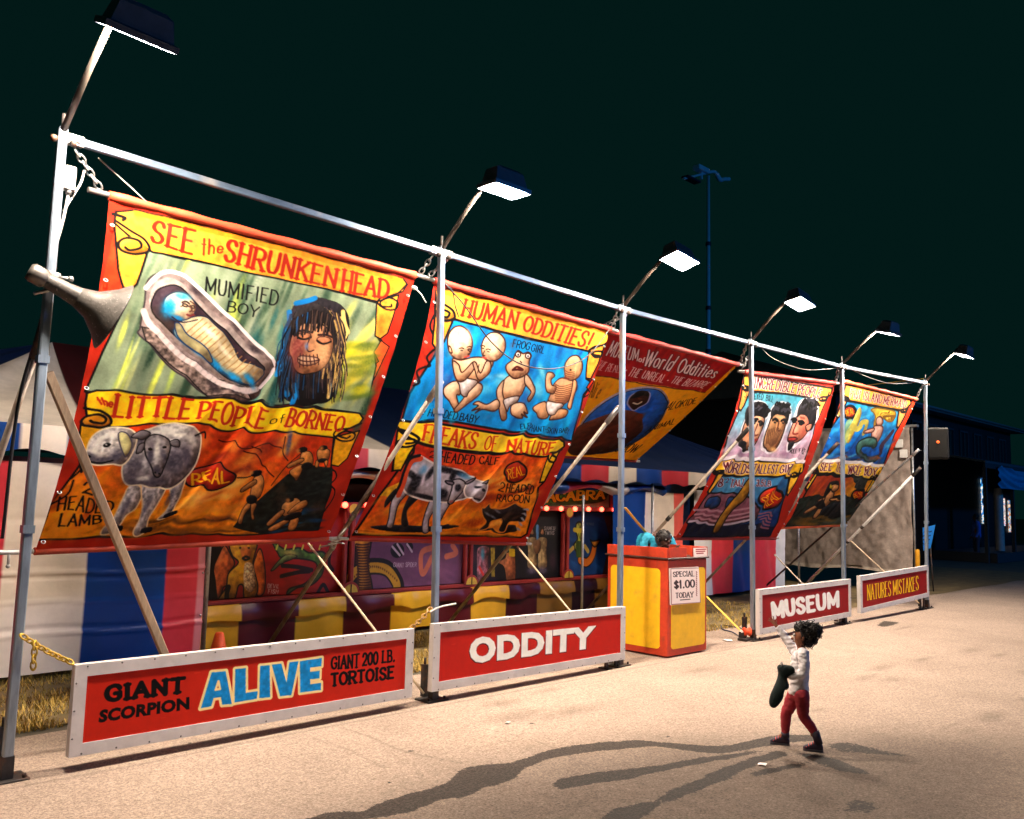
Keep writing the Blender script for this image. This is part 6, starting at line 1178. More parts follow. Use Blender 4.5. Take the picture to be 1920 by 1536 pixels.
def n1(A):
    A.fr(1120, 860, 3.8406); DK = (50, 22, 26); A.line([(530, 795), (735, 788), (742, 1035), (535, 1050), (530, 795)], (150, 110, 106), 1.0, False)
    A.text('SPECIAL', [(546, 818), (696, 810), (698, 846), (548, 852)], DK, .2); A.text('$1.00', [(555, 884), (697, 872), (699, 924), (557, 936)], DK, .22, False); A.text('TODAY', [(565, 968), (690, 960), (691, 996), (566, 1002)], DK, .2); A.line([(598, 1018), (668, 1012)], DK, 1.0, False)
    for i in range(12): A.line([(712, 815+i*15), (716, 822+i*15)], (150, 96, 96), 1.2, False)
notice('white price notice reading special one dollar today', [(1256, 1066), (1310, 1063), (1314, 1130), (1258, 1135), -.115], 110, 140, n1)
notice('small white card on the corner of the ticket booth rim', [(1301, 1028), (1325, 1027), (1326, 1044), (1302, 1045), -.105], 60, 44, lambda A: (A.fr(1120, 860, 3.8406), [A.line([(710+r_.uniform(0, 8), 656+i*14), (760+r_.uniform(-10, 20), 653+i*14)], (150, 60, 60), 1.4, False) for i in range(3)]))
# ================================================================== people
def skin(name, J, E, material, parent=None, sub=2):
    ks = list(J); me = bpy.data.meshes.new(name); me.from_pydata([Vector(J[k][0]) for k in ks], [(ks.index(a), ks.index(b)) for a, b in E], []); me.update()
    o = bpy.data.objects.new(name, me); COL.link(o); o.modifiers.new('s', 'SKIN'); sv = me.skin_vertices[0].data
    for i, k in enumerate(ks):
        r = J[k][1]; sv[i].radius = r if isinstance(r, tuple) else (r, r); sv[i].use_root = (i == 0); sv[i].use_loose = False
    s = o.modifiers.new('d', 'SUBSURF'); s.levels = sub; s.render_levels = sub
    n = bpy.data.meshes.new_from_object(o.evaluated_get(bpy.context.evaluated_depsgraph_get())); bpy.data.objects.remove(o); bpy.data.meshes.remove(me)
    n.name = name; n.materials.clear(); n.materials.append(material); n.polygons.foreach_set('use_smooth', [True]*len(n.polygons))
    q = bpy.data.objects.new(name, n); COL.link(q)
    if parent is not None: q.parent = parent; q.matrix_parent_inverse = pinv(parent)
    return q
def plane_at(b):
    b = np.array(b); fh = b-CAM; fh[2] = 0; fh /= np.linalg.norm(fh)
    def P(px, py, dep=0.0):
        d = ray(px, py); t = ((b-CAM)@fh+dep)/(d@fh); return Vector(CAM+d*t)
    return P, Vector(fh)
def hand(J, E, root, w, d, side, s, spread=.3, curl=.0, pref='h'):
    """palm from wrist w along d, five fingers; side = thumb direction"""
    d = Vector(d).normalized(); side = Vector(side); side = (side-d*side.dot(d)).normalized(); nrm = d.cross(side)
    J[pref+'palm'] = (Vector(w)+d*.045*s, (.020*s, .012*s)); E.append((root, pref+'palm'))
    for k, (off, ln) in enumerate(((.024, .050), (.008, .058), (-.008, .055), (-.023, .042))):
        b0 = Vector(w)+d*.078*s+side*off*s; dd = (d+side*spread*(off/.024)*.5).normalized()
        J[f'{pref}f{k}a'] = (b0, .0075*s); J[f'{pref}f{k}b'] = (b0+dd*ln*.55*s+nrm*curl*.012*s, .0068*s); J[f'{pref}f{k}c'] = (b0+dd*ln*s*(1-.35*curl)+nrm*curl*.038*s, .0052*s)
        E += [(pref+'palm', f'{pref}f{k}a'), (f'{pref}f{k}a', f'{pref}f{k}b'), (f'{pref}f{k}b', f'{pref}f{k}c')]
    J[pref+'ta'] = (Vector(w)+d*.03*s+side*.026*s, .0085*s); J[pref+'tb'] = (Vector(w)+d*.058*s+side*.050*s+nrm*curl*.01*s, .006*s); E += [(pref+'palm', pref+'ta'), (pref+'ta', pref+'tb')]
SKIN1 = mat('brown_skin', srgb(132, 80, 56), .5, 0, .08, 20); SKIN2 = mat('dark_skin', srgb(70, 42, 32), .45, 0, .08, 20); HAIR = mat('dark_hair', (.012, .009, .008), .6, 0, .3, 60, .4, 90)
EYEW = mat('eye_white', (.22, .20, .19), .5, 0, 0); LIP = mat('lip_brown', srgb(120, 60, 52), .5)
def tubes(name, runs, mt, th, vox=.0065):
    m = MB()
    for pts, rs in runs:
        P_ = cr(pts, n=4); R_ = np.interp(np.linspace(0, 1, len(P_)), np.linspace(0, 1, len(rs)), rs); m.tube(P_, [float(x) for x in R_], 18)
    o = m.build(name, mt, th); rm = o.modifiers.new('r', 'REMESH'); rm.mode = 'VOXEL'; rm.voxel_size = vox; sm = o.modifiers.new('s', 'SMOOTH'); sm.iterations = 7; sm.factor = .5
    n = bpy.data.meshes.new_from_object(o.evaluated_get(bpy.context.evaluated_depsgraph_get())); o.modifiers.clear(); o.data = n; n.polygons.foreach_set('use_smooth', [True]*len(n.polygons))
    for v in n.vertices: q_ = v.co; v.co = q_+v.normal*(.0065 if name == 'shirt' else .0035)*(1.1*mnoise.noise(Vector((q_.x*22, q_.y*22, q_.z*46)))+.6*mnoise.noise(Vector((q_.x*50, q_.y*50, q_.z*70))))
    if not n.materials: n.materials.append(mt)
    return o
def child():
    P, fh = plane_at(gx(1490, 1402)); p = lambda x, y, d=0: P(1400+x/5.12, 1140+y/5.12, d)
    base = p(475, 1325); base.z = 0
    th = empty('person', base, 'small child in a white top and red leggings raising one arm', 'person')
    up = Vector((0, 0, 1)); F = (p(400, 800)-p(500, 800)).normalized()*1.0; away = fh
    J = {}; E = []
    J['pelvis'] = (p(490, 815), .044); J['waist'] = (p(505, 680), .046); J['chest'] = (p(512, 520), .050); J['neckb'] = (p(522, 425), .034); J['neck'] = (p(524, 385), .024); J['jaw'] = (p(512, 335), .046); J['head'] = (p(535, 266), .067); J['crown'] = (p(545, 205), .052)
    E += [('pelvis', 'waist'), ('waist', 'chest'), ('chest', 'neckb'), ('neckb', 'neck'), ('neck', 'jaw'), ('jaw', 'head'), ('head', 'crown')]
    J['shR'] = (p(480, 435, .08), .026); J['elR'] = (p(392, 312, .11), .021); J['wrR'] = (p(285, 172, .13), .016); E += [('chest', 'shR'), ('shR', 'elR'), ('elR', 'wrR')]
    J['shL'] = (p(545, 450, -.08), .026); J['elL'] = (p(540, 625, -.13), .025); J['wrL'] = (p(392, 655, -.14), .018); E += [('chest', 'shL'), ('shL', 'elL'), ('elL', 'wrL')]
    for s, dp, hip, kn, an, toe in (('R', .045, (455, 850), (378, 1020), (368, 1205), (270, 1270)), ('L', -.045, (530, 850), (545, 1035), (655, 1195), (590, 1255))):
        J['hip'+s] = (p(*hip, dp), .044); J['kn'+s] = (p(*kn, dp), .032); J['an'+s] = (p(*an, dp), .021); J['toe'+s] = (lerp(p(*an, dp), p(*toe, dp), .6), .016); E += [('pelvis', 'hip'+s), ('hip'+s, 'kn'+s), ('kn'+s, 'an'+s), ('an'+s, 'toe'+s)]
    hand(J, E, 'wrR', J['wrR'][0], (J['wrR'][0]-J['elR'][0]), up*.4-F*.6, .62, .9, .1, 'r'); hand(J, E, 'wrL', J['wrL'][0], F*1.0+up*-.15, up, .62, .35, .9, 'l')
    body = skin('body', J, E, SKIN1, th)
    hc = J['head'][0]; side = F.cross(up); fc = hc+F*.068-up*.012
    m = MB().ball(fc+F*.004-up*.008, (.012, .012, .011), 8, 6); m.build('nose', SKIN1, th)
    m = MB()
    for s in (-1, 1): m.ball(hc+F*.060+side*.025*s+up*.008, .010, 10, 7)
    m.each('eye', EYEW, th); MB().ball(hc+F*.063-up*.040, (.012, .012, .005), 10, 6).build('mouth', LIP, th)
    m = MB()
    for s in (-1, 1): m.ball(hc+side*.067*s-up*.01-F*.008, (.010, .010, .017), 8, 6)
    m.each('ear', SKIN1, th)
    # curly hair gathered up and back
    m = MB(); r = random.Random(4)
    lobes = [(p(560, 248), .066), (p(605, 242), .058), (p(640, 208), .046), (p(585, 310), .050), (p(525, 195), .040), (p(655, 240), .038), (p(560, 190), .040), (p(676, 200), .024), (p(610, 300), .042)]
    for c, R in lobes: m.ball(c, R*.93, 14, 10)
    for i in range(520):
        c, R = lobes[r.randrange(len(lobes))]; d = Vector((r.gauss(0, 1), r.gauss(0, 1), r.gauss(0, 1))).normalized(); q = c+d*R*.93
        if (q-hc).dot(F) > .058 and (q-hc).dot(up) < .055: continue
        t1 = d.orthogonal().normalized(); t2 = d.cross(t1); ph = r.uniform(0, 6); rr = r.uniform(.007, .014); L = r.uniform(.012, .034)
        m.tube([q+d*L*k/6+(t1*math.cos(ph+k*1.3)+t2*math.sin(ph+k*1.3))*rr for k in range(7)], [.005-.0005*k for k in range(7)], 4, False)
    m.build('hair', HAIR, th)
    # clothes
    SH = mat('white_knit', srgb(226, 220, 222), .8, 0, .1, 18, .25, 120); LG = mat('maroon_leggings', srgb(150, 34, 46), .75, 0, .18, 14, .2, 90)
    JR = lambda k: J[k][0]
    runs = [([p(494, 838), p(497, 790), p(505, 690), p(512, 560), p(516, 470), p(521, 428)], [.074, .075, .069, .070, .066, .036])]
    for s in 'RL': runs.append(([lerp(JR('chest'), JR('sh'+s), .5)+up*.02, JR('sh'+s), JR('el'+s), lerp(JR('el'+s), JR('wr'+s), .94)], [.052, .046, .034, .025]))
    tubes('shirt', runs, SH, th)
    runs = [([p(496, 800), p(492, 835), p(490, 880)], [.066, .071, .06])]
    for s in 'RL': runs.append(([p(490, 830)+(JR('hip'+s)-p(490, 850))*.6, JR('hip'+s), lerp(JR('hip'+s), JR('kn'+s), .6), JR('kn'+s), lerp(JR('kn'+s), JR('an'+s), .5), JR('an'+s)], [.058, .058, .047, .041, .037, .029]))
    tubes('leggings', runs, LG, th)
    SO = mat('shoe_sole', (.05, .045, .06), .6); SHO = mat('shoe_fabric', srgb(46, 30, 48), .6, 0, .2, 30); LACE = mat('shoe_red', srgb(190, 60, 60), .6)
    for s, heel, toe, lift in (('R', (395, 1318), (222, 1330), 0), ('L', (715, 1285), (535, 1315), 1)):
        dp = .045 if s == 'R' else -.045; h, t = p(*heel, dp), p(*toe, dp)
        h.z = .011; t.z = .011; d = (t-h).normalized(); w = d.cross(up).normalized(); nn = w.cross(d); L = (t-h).length
        sec = [(-.10, .016, .030), (0, .026, .052), (.18, .028, .066), (.38, .028, .056), (.6, .030, .042), (.82, .029, .030), (.97, .020, .018)]; m = MB(); vs = []; fs = []; n = 14
        for q, hw, hh in sec:
            for k in range(n): t_ = 2*PI*k/n; vs.append(h+d*L*q+w*hw*math.cos(t_)*(1 if math.sin(t_) < 0 else .85)+nn*(hh*.5+hh*.5*max(-.95, math.sin(t_)*1.15 if math.sin(t_) > 0 else math.sin(t_)*1.4)))
        for a in range(len(sec)-1):
            for k in range(n): fs.append((a*n+k, a*n+(k+1) % n, (a+1)*n+(k+1) % n, (a+1)*n+k))
        fs += [tuple(range(n-1, -1, -1)), tuple(range(len(vs)-n, len(vs)))]
        m.add(vs, fs, True).tube([h+d*L*.12+nn*.045, JR('an'+s)+up*.012], [.030, .031], 14); shoe = m.build('shoe', SHO, th)
        m = MB(); ring = [(h+d*L*(q), hw*1.06) for q, hw, hh in sec]; pts = [q-w*k-nn*.010 for q, k in ring]+[q+w*k-nn*.010 for q, k in reversed(ring)]
        m.poly(pts, nn*.016); sub(shoe, m.build('sole', SO)); m = MB()
        for k in range(4): q = h+d*L*(.40+k*.13)+nn*(.060-.010*k); m.tube([q-w*.026-nn*.012, q, q+w*.026-nn*.012], .0042, 6)
        [sub(shoe, l_) for l_ in m.each('lace', LACE)]
    # the plush toy under the arm
    PL = mat('dark_green_plush', (.003, .013, .0125), .9, 0, .4, 40, .6, 110); q = lambda x, y, d=-.16: p(x, y, d)
    J2 = {'b': (q(335, 735), (.046, .044)), 'm': (q(300, 820), .055), 'e': (q(262, 905), .044), 't': (q(240, 960), .022), 'n': (q(350, 660, -.15), .026), 'h': (q(362, 585, -.15), .062), 'hh': (q(358, 530, -.15), .045), 'a1': (q(420, 605, -.15), .032), 'a2': (q(465, 590, -.15), .024), 'w1': (q(300, 600, -.15), .022), 'l1': (q(370, 740), .035), 'l2': (q(385, 790), .03)}
    toy = skin('plush_toy', J2, [('b', 'm'), ('m', 'e'), ('e', 't'), ('b', 'n'), ('n', 'h'), ('h', 'hh'), ('h', 'a1'), ('a1', 'a2'), ('h', 'w1'), ('b', 'l1'), ('l1', 'l2')], PL); tag(toy, 'dark green plush toy hanging from the arm of the child', 'plush toy')
    f1 = q(340, 545, -.20); m = MB().ball(f1, .010, 8, 6).ball(f1+Vector((.03, .02, .004)), .010, 8, 6); [sub(toy, l_) for l_ in m.each('eye', EYEW)]
child()
def adult(base, F, label, skin_m, top_m, leg_m, hunch=0.0, h=1.72, name='person', armpose=None, hood=False, duck=0.0):
    b = Vector(base); F = Vector(F).normalized(); up = Vector((0, 0, 1)); S_ = F.cross(up); k = h/1.72; th = empty(name, b, label, 'person')
    q = lambda f, s, z: b+(F*f+S_*s+up*z)*k
    lean = lambda z: hunch*max(0, z-.92)**1.25
    zz = lambda z: z-(hunch*.22*max(0, z-.92)**1.6)
    J = {'pelvis': (q(0, 0, .95), (.15*k, .12*k)), 'waist': (q(lean(1.1), 0, zz(1.1)), (.135*k, .11*k)), 'chest': (q(lean(1.32), 0, zz(1.32)), (.165*k, .125*k)), 'nb': (q(lean(1.45), 0, zz(1.45)), .07*k), 'neck': (q(lean(1.5)+.01, 0, zz(1.5)), .056*k), 'jaw': (q(lean(1.56)+.045, 0, zz(1.555)), .066*k), 'head': (q(lean(1.63)+.02, 0, zz(1.635)), .096*k), 'crown': (q(lean(1.68)+.0, 0, zz(1.68)), .078*k)}
    for k_, f_ in (('neck', .5), ('jaw', 1.25), ('head', 1.0), ('crown', .8)): v_ = J[k_]; J[k_] = (v_[0]-up*duck*f_*k+F*duck*.35*f_*k, v_[1])
    E = [('pelvis', 'waist'), ('waist', 'chest'), ('chest', 'nb'), ('nb', 'neck'), ('neck', 'jaw'), ('jaw', 'head'), ('head', 'crown')]
    for s, n in ((1, 'R'), (-1, 'L')):
        sh = q(lean(1.4), .19*s, zz(1.4)); el, wr = armpose(q, s) if armpose else (q(lean(1.12)+.0, .25*s, zz(1.1)), q(.12, .24*s, .88))
        J['sh'+n] = (sh, .058*k); J['el'+n] = (el, .042*k); J['wr'+n] = (wr, .029*k); E += [('chest', 'sh'+n), ('sh'+n, 'el'+n), ('el'+n, 'wr'+n)]
        hand(J, E, 'wr'+n, wr, wr-el, -S_*s+F*.3, 1.0, .25, .7, n)
        J['hp'+n] = (q(0, .10*s, .86), .092*k); J['kn'+n] = (q(.02, .11*s, .48), .062*k); J['an'+n] = (q(-.02, .11*s, .09), .042*k); J['to'+n] = (q(.13, .12*s, .04), .036*k); E += [('pelvis', 'hp'+n), ('hp'+n, 'kn'+n), ('kn'+n, 'an'+n), ('an'+n, 'to'+n)]
    skin('body', J, E, skin_m, th); hc = J['head'][0]
    P_ = lambda k_: J[k_][0]
    runs = [([q(0, 0, .88), q(0, 0, .98), P_('waist'), P_('chest'), lerp(P_('chest'), P_('nb'), .6), P_('nb')+up*.01], [.155*k, .16*k, .15*k, .16*k, .12*k, .07*k])]
    for n in 'RL': runs.append(([lerp(P_('chest'), P_('sh'+n), .35)+up*.03, P_('sh'+n), lerp(P_('sh'+n), P_('el'+n), .8 if not hood else 1), lerp(P_('sh'+n), P_('el'+n), .95) if not hood else lerp(P_('el'+n), P_('wr'+n), .9)], [.10*k, .085*k, .066*k, .064*k if not hood else .05*k]))
    tubes('shirt' if not hood else 'hooded_jacket', runs, top_m, th, .014)
    runs = [([q(0, 0, .98), q(0, 0, .90), q(0, 0, .82)], [.135*k, .145*k, .13*k])]
    for n in 'RL': runs.append(([lerp(P_('pelvis'), P_('hp'+n), .6), P_('hp'+n), P_('kn'+n), P_('an'+n)], [.11*k, .105*k, .075*k, .062*k]))
    tubes('trousers', runs, leg_m, th, .016)
    for n in 'RL': a = J['an'+n][0]; m = MB().ball(a+F*.06-up*.045*k, (.06+.08*abs(F.x), .06+.08*abs(F.y), .05), 12, 8); m.build('shoe', BLACK, th)
    hd = (J['head'][0]-J['jaw'][0]).normalized(); m = MB(); r = random.Random(2); fwd = (F-hd*F.dot(hd)).normalized()
    m.ball(hc+hd*.022*k-fwd*.012, .098*k, 16, 12)
    for i in range(160):
        d = Vector((r.gauss(0, 1), r.gauss(0, 1), r.gauss(0, 1))).normalized()
        if d.dot(fwd) > .45 and d.dot(hd) < .5 or d.dot(hd) < -.35: continue
        c = hc+hd*.022*k-fwd*.012+d*.096*k; m.ball(c, .014, 5, 4)
    m.build('hair', HAIR, th)
    m = MB(); e = MB()
    for s in (-1, 1): e.ball(hc+fwd*.088*k+S_*.034*s*k-hd*.004, .009, 8, 6); m.ball(hc+S_*.095*s*k-hd*.02, (.014, .014, .026), 8, 6)
    e.each('eye', EYEW, th); m.each('ear', skin_m, th); MB().ball(hc+fwd*.10*k-hd*.035*k, (.016, .016, .02), 8, 6).build('nose', skin_m, th); MB().ball(hc+fwd*.086*k-hd*.075*k, (.024, .024, .008), 8, 6).build('mouth', LIP, th)
TEAL = mat('teal_shirt', srgb(20, 128, 156), .8, 0, .12, 14, .15, 80); JEAN = mat('dark_jeans', (.02, .025, .05), .8)
sl = at(1245, 1005, 1, .40)
F_S = Vector((-.35, -.93, 0)).normalized(); adult((sl.x-F_S.x*.40, sl.y-F_S.y*.40, 0), F_S, 'person in a teal shirt bending over the ticket counter', SKIN2, TEAL, JEAN, hunch=.5, h=1.70, duck=.19, armpose=lambda q, s: (q(.28, .28*s, 1.16), q(.50, .14*s, 1.27)))
fp = at(1832, 1034, 1, 4.6); fp.z = 0
adult(fp, (-.5, .8, 0), 'dim person in a blue hooded jacket near the dark building', SKIN2, mat('blue_jacket', (.03, .10, .42), .8), JEAN, h=1.72, hood=True)
# ================================================================== horn loudspeaker on the first post
hp = PB[0]+(PT[0]-PB[0])*.745
hn = empty('horn_loudspeaker', hp, 'grey horn loudspeaker clamped to the leftmost post', 'horn loudspeaker')
h0 = at(92, 528, 1, -.10); Ph, _ = plane_at(h0); ax = (Ph(214, 594, .07)-h0).normalized()
GREY = mat('horn_grey', (.075, .068, .062), .5, .2, .3, 26, .16, 60, var2=((.26, .24, .22), 60, .62, .72))
pr_ = [(.044, -.05), (.050, 0), (.055, .06), (.060, .12), (.068, .17), (.082, .22), (.106, .27), (.140, .31), (.185, .345), (.225, .37), (.240, .382), (.246, .386), (.240, .378), (.18, .335), (.10, .25), (.05, .12), (.0, .10)]
MB().lathe([(r, h*1.14) for r, h in pr_], h0, ax, 44).build('bell', GREY, hn)
m = MB().lathe([(0, -.13), (.05, -.13), (.062, -.11), (.062, -.03), (.05, -.015), (0, -.01)], h0, ax, 20); m.build('driver', mat('driver_metal', (.16, .145, .13), .45, .6, .3, 16), hn)
m = MB().box(hp+Vector((0, -.05, .02)), (.10, .03, .11), bev=.006).bar(hp+Vector((0, -.06, .03)), h0+ax*.02, .03, .02).tube([hp+Vector((-.10, -.055, -.09)), hp+Vector((.05, -.06, -.02))], .012).tube([h0+ax*.06+Vector((0, 0, .06)), h0+ax*.13+Vector((0, -.02, .085))], .012).ball(h0+ax*.13+Vector((0, -.02, .085)), .02, 8, 6)
m.build('bracket', STEEL, hn)
# junction box high on the first post
jb = PB[0]+(PT[0]-PB[0])*.925+Vector((.075, .03, 0)); o = empty('junction_box', jb, 'small grey junction box under the top of the leftmost post', 'junction box'); MB().box(jb, (.07, .06, .15), bev=.006).build('case', mat('box_grey', (.42, .41, .40), .5, .1, .2), o); MB().box(jb+Vector((0, 0, -.082)), (.085, .075, .012)).tube([jb+Vector((0, -.01, -.085)), jb+Vector((0, -.01, -.12))], .02, 8).build('gland', STEEL, o)
def cable(label, pts, r=.006, m=BLACK, name='cable', cat='cable', group=None, n=8):
    o = MB().tube([Vector(q) for q in cr(pts, n=n)], r, 6).build(name, m); return tag(o, label, cat, group)
cable('grey cables looping under the junction box', [jb+Vector((0, -.01, -.11)), jb+Vector((-.02, -.01, -.3)), jb+Vector((-.055, 0, -.52))], .010, CORD)
cable('grey cable bowing out beside the leftmost post', [at(158, 320, 1, .05), at(152, 342, 1, .05), at(138, 366, 1, .04), at(119, 396, 1, .04)], .008, CORD)
cable('pale wire slanting from the first beam down to the shrunken head banner', [at(184, 296, 1, .1), at(235, 342, 1, .11), at(285, 388, 1, .12)], .005, CORD)
cable('black cable drooping across the human oddities banner', [at(834, 532, 1, .04), at(870, 572, 1, -.02), at(920, 640, 1, -.02), at(970, 680, 1, 0), at(1025, 692, 1, 0), at(1075, 683, 1, .02), at(1110, 660, 1, .02), at(1142, 618, 1, .04)], .007, BLACK)
cable('short dark cable hanging over the left of the human oddities banner', [at(834, 532, 1, .05), at(848, 545, 1, .06), at(854, 575, 1, .08), at(860, 594, 1, .1)], .007, BLACK)
cable('thin wire sagging under the beam above the incredible people banner', [at(1420, 642, 1, .03), at(1450, 672, 1, .03), at(1510, 693, 1, .03), at(1570, 690, 1, .03)], .005, CORD)
cable('thin wire sagging under the beam above the mermaid banner', [at(1590, 690, 1, .03), at(1630, 708, 1, .03), at(1670, 719, 1, .03), at(1710, 718, 1, .03)], .005, CORD)
cable('thick black cable hanging behind the leftmost post', [at(88, 560, 1, .08), at(66, 640, 1, .2), at(40, 730, 1, .25), at(24, 830, 1, .25), at(10, 960, 1, .25), at(4, 1010, 1, .25)], .011)
# chains and ties
def chain_thing(label, a, b, mt, sag=.03, link=.05, r=.006):
    m = MB(); chain(m, a, b, link, r, sag); return tag(m.build('safety_chain', mt), label, 'chain', 'chains between signs and posts')
YCH = mat('yellow_black_chain', srgb(196, 160, 50), .5, .1, .6, 16)
chain_thing('yellow chain from the leftmost post to the corner of the alive sign', at(40, 1191, 1, -.05), at(136, 1243, 1, -.07), YCH, .012)
chain_thing('loose yellow chain end dangling beside the leftmost post', at(66, 1204, 1, -.06), at(62, 1254, 1, -.06), YCH, 0)
chain_thing('brown chain from the alive sign to the post left of the oddity sign', at(771, 1178, 1, -.07), at(808, 1140, 1, -.05), mat('brown_chain', srgb(170, 130, 80), .5, .3, .4, 16), .012)
cable('white tie knotted to the post above the oddity sign', [at(806, 1148, 1, -.06), at(826, 1138, 1, -.1), at(855, 1132, 1, -.16)], .009, WCORD, 'tie', 'tie')
m = MB()
for a, b in (((620, 1014), (646, 1020)), ((615, 1020), (640, 1012)), ((632, 1008), (650, 990)), ((600, 1026), (636, 1018))): m.tube([at(*a, 0, 4.95), at(*b, 0, 5.03)], .008, 5)
tag(m.build('tie', CORD), 'grey cord knot joining the lower corners of the two nearest banners', 'tie')
a = at(0, 1036, 1, .9); b = at(38, 1035, 1, .9); o = MB().tube([a+Vector((-.3, .0, 0)), a, b], .018, 10).tube([lerp(a, b, .45), lerp(a, b, .45)-Vector((0, 0, .09))], .010, 8).ball(lerp(a, b, .45)-Vector((0, 0, .1)), .016, 8, 6).build('clamp_handle', STEEL); tag(o, 'chrome clamp handle at the left edge behind the leftmost post', 'clamp')
m = MB().tube([at(778, 540, 1, .02), at(790, 552, 1, -.02), at(799, 568, 1, -.03)], .006, 6); m.ball(at(777, 540, 1, .03), (.035, .02, .02), 8, 6); tag(m.build('tie', WCORD), 'white tie end sticking out beside the right edge of the shrunken head banner', 'tie')
# straps
def strap(label, a, b, w=.035):
    o = MB().bar(a, b, w, .006).build('ratchet_strap', YSTRAP); tag(o, label, 'strap', 'yellow ratchet straps'); return o
strap('yellow strap slanting down to the shoulder of the ticket seller', at(1172, 952, 1, .1), at(1223, 1013, 1, .9)+Vector((0, 0, 0)))
s_ = strap('yellow strap anchored at the foot of the post beside the ticket booth', at(1324, 1118, 1, 1.0), at(1392, 1186, 1, .12))
rb = at(1393, 1188, 1, .10); m = MB().box(rb, (.10, .06, .05), Matrix.Rotation(.6, 3, 'Y'), .006).tube([rb+Vector((-.06, -.02, .03)), rb+Vector((.05, -.02, -.02))], .012); sub(s_, m.build('buckle', WCORD))
strap('yellow strap running back from the top of the last post', PT[5]+Vector((-.02, .05, .02)), at(1612, 724, 1, 1.6), .05)
rx = PB[3]+Vector((-.09, .06, 0)); o = empty('anchor_reel', rx, 'orange strap reel on the ground at the foot of the fourth post', 'strap reel'); MB().lathe([(0, -.05), (.055, -.05), (.06, -.03), (.045, -.02), (.045, .02), (.06, .03), (.055, .05), (0, .05)], rx+Vector((.0, -.02, .12)), (.8, -.6, 0), 18).build('spool', mat('reel_orange', srgb(226, 76, 36), .5, 0, .3, 20), o); m = MB().box(rx+Vector((0, 0, .02)), (.2, .14, .035), bev=.006).box(rx+Vector((-.03, .03, .07)), (.06, .08, .09)); m.build('base', IRON, o)
cable('thin blue black hose curled on the ground beside the strap reel', [gx(1395, 1200, .015), gx(1375, 1186, .015), gx(1355, 1180, .015), gx(1353, 1172, .015), gx(1368, 1174, .015), gx(1390, 1178, .02)], .008, mat('blue_hose', (.03, .04, .09), .5), 'hose', 'hose')
# traffic cone behind the first sign
cp = at(410, 1212, 1, 2.45); cp.z = 0; o = empty('traffic_cone', cp, 'orange traffic cone peeking over the alive sign', 'traffic cone'); CO = mat('cone_orange', srgb(232, 84, 34), .5, 0, .12); MB().lathe([(.13, .03), (.115, .05), (.045, .36), (.035, .375), (.0, .376)], cp, (0, 0, 1), 20).build('cone_body', CO, o); MB().box(cp+Vector((0, 0, .016)), (.3, .3, .03), bev=.008).build('base', CO, o)
# ================================================================== loudspeaker by the last post
c = at(1759, 832, 1, -.12); vw = (Vector(CAM)-c); vw.z = 0; vw.normalize(); rt = Vector((0, 0, 1)).cross(vw); R = Matrix((rt, -vw, (0, 0, 1))).transposed()
o = empty('loudspeaker', c-Vector((0, 0, .31)), 'black box loudspeaker with an orange dot beside the last post', 'loudspeaker'); MB().box(c, (.37, .30, .60), R, .02).build('cabinet', mat('black_cabinet', (.007, .007, .007), .7, 0, .2, 30, spec=.2), o)
MB().box(c+vw*.153, (.33, .012, .54), R, .004).build('grille', mat('black_grille', (.0012, .0012, .0012), .9, 0, .3, 200, .4, 260), o); MB().lathe([(0, .008), (.024, .008), (.028, 0)], c+vw*.16+Vector((0, 0, .02)), vw, 16).build('badge', mat('orange_badge', srgb(240, 84, 24), .5, emit=(1, .2, .02), es=.6), o)  # badge is no lamp; a faint glow is added to its colour
m = MB()
for dz in (.14, .06, -.02): m.bar(Vector((PT[5].x, 0, c.z+dz)), c-rt*.17+Vector((0, 0, dz)), .02, .02)
m.build('bracket', STEEL, o)
# ================================================================== grey tarpaulin wall
TX = 20.0; a0, a1 = at(1715, 1066, 0, TX), at(1470, 1059, 0, TX); zt = at(1703, 801, 0, TX).z
tp = empty('tarpaulin_stall', (TX, a0.y, 0), 'stall walled with wrinkled grey tarpaulin beyond the last banner', 'stall')
def tarp():
    ny, nz = 150, 120; y = np.linspace(a0.y, a1.y+.6, ny)[None]; z = np.linspace(.42, zt, nz)[:, None]; Y = y+0*z; Z = z+.03*np.sin(y*3)*(z < .5); n = vnoise(nz, ny, 6, 9, 4)*.05+vnoise(nz, ny, 16, 30, 5)*.07+vnoise(nz, ny, 3, 4, 6)*.02
    C = np.ones((nz, ny, 3))*np.array(srgb(150, 136, 128)); C *= (.8+.4*vnoise(nz, ny, 5, 5, 9))[..., None]; C[(Z < .5)] = srgb(196, 184, 170)
    i = np.arange(ny*nz).reshape(nz, ny); F = np.stack([i[:-1, :-1], i[1:, :-1], i[1:, 1:], i[:-1, 1:]], -1).reshape(-1, 4); grid_mesh('tarpaulin', np.stack([TX-n, Y, Z], -1).reshape(-1, 3), F, mat('grey_tarpaulin', (1, 1, 1), .75, 0, .25, 12, .4, 30, attr='paint'), tp, C.reshape(-1, 3))
tarp()
MB().box((TX+.45, (a0.y+a1.y)/2+.3, zt/2+.2), (.8, a1.y-a0.y+.56, zt-.45)).build('body', mat('stall_dark', (.003, .003, .004), .9, spec=0), tp)
MB().box((TX-.02, (a0.y+a1.y)/2+.3, zt+.02), (.14, a1.y-a0.y+.9, .05)).build('roof_edge', STEEL, tp); MB().tube([(TX-.02, a0.y-.02, 0), (TX-.02, a0.y-.02, zt)], .025).build('corner_post', STEEL, tp)
m = MB()
for px, py in ((1686, 832), (1694, 851)): q = at(px, py, 0, TX-.14); m.box(q, (.02, .17, .19), bev=.008)
m.each('tag_card', mat('white_tag', (.62, .6, .58), .6), tp)
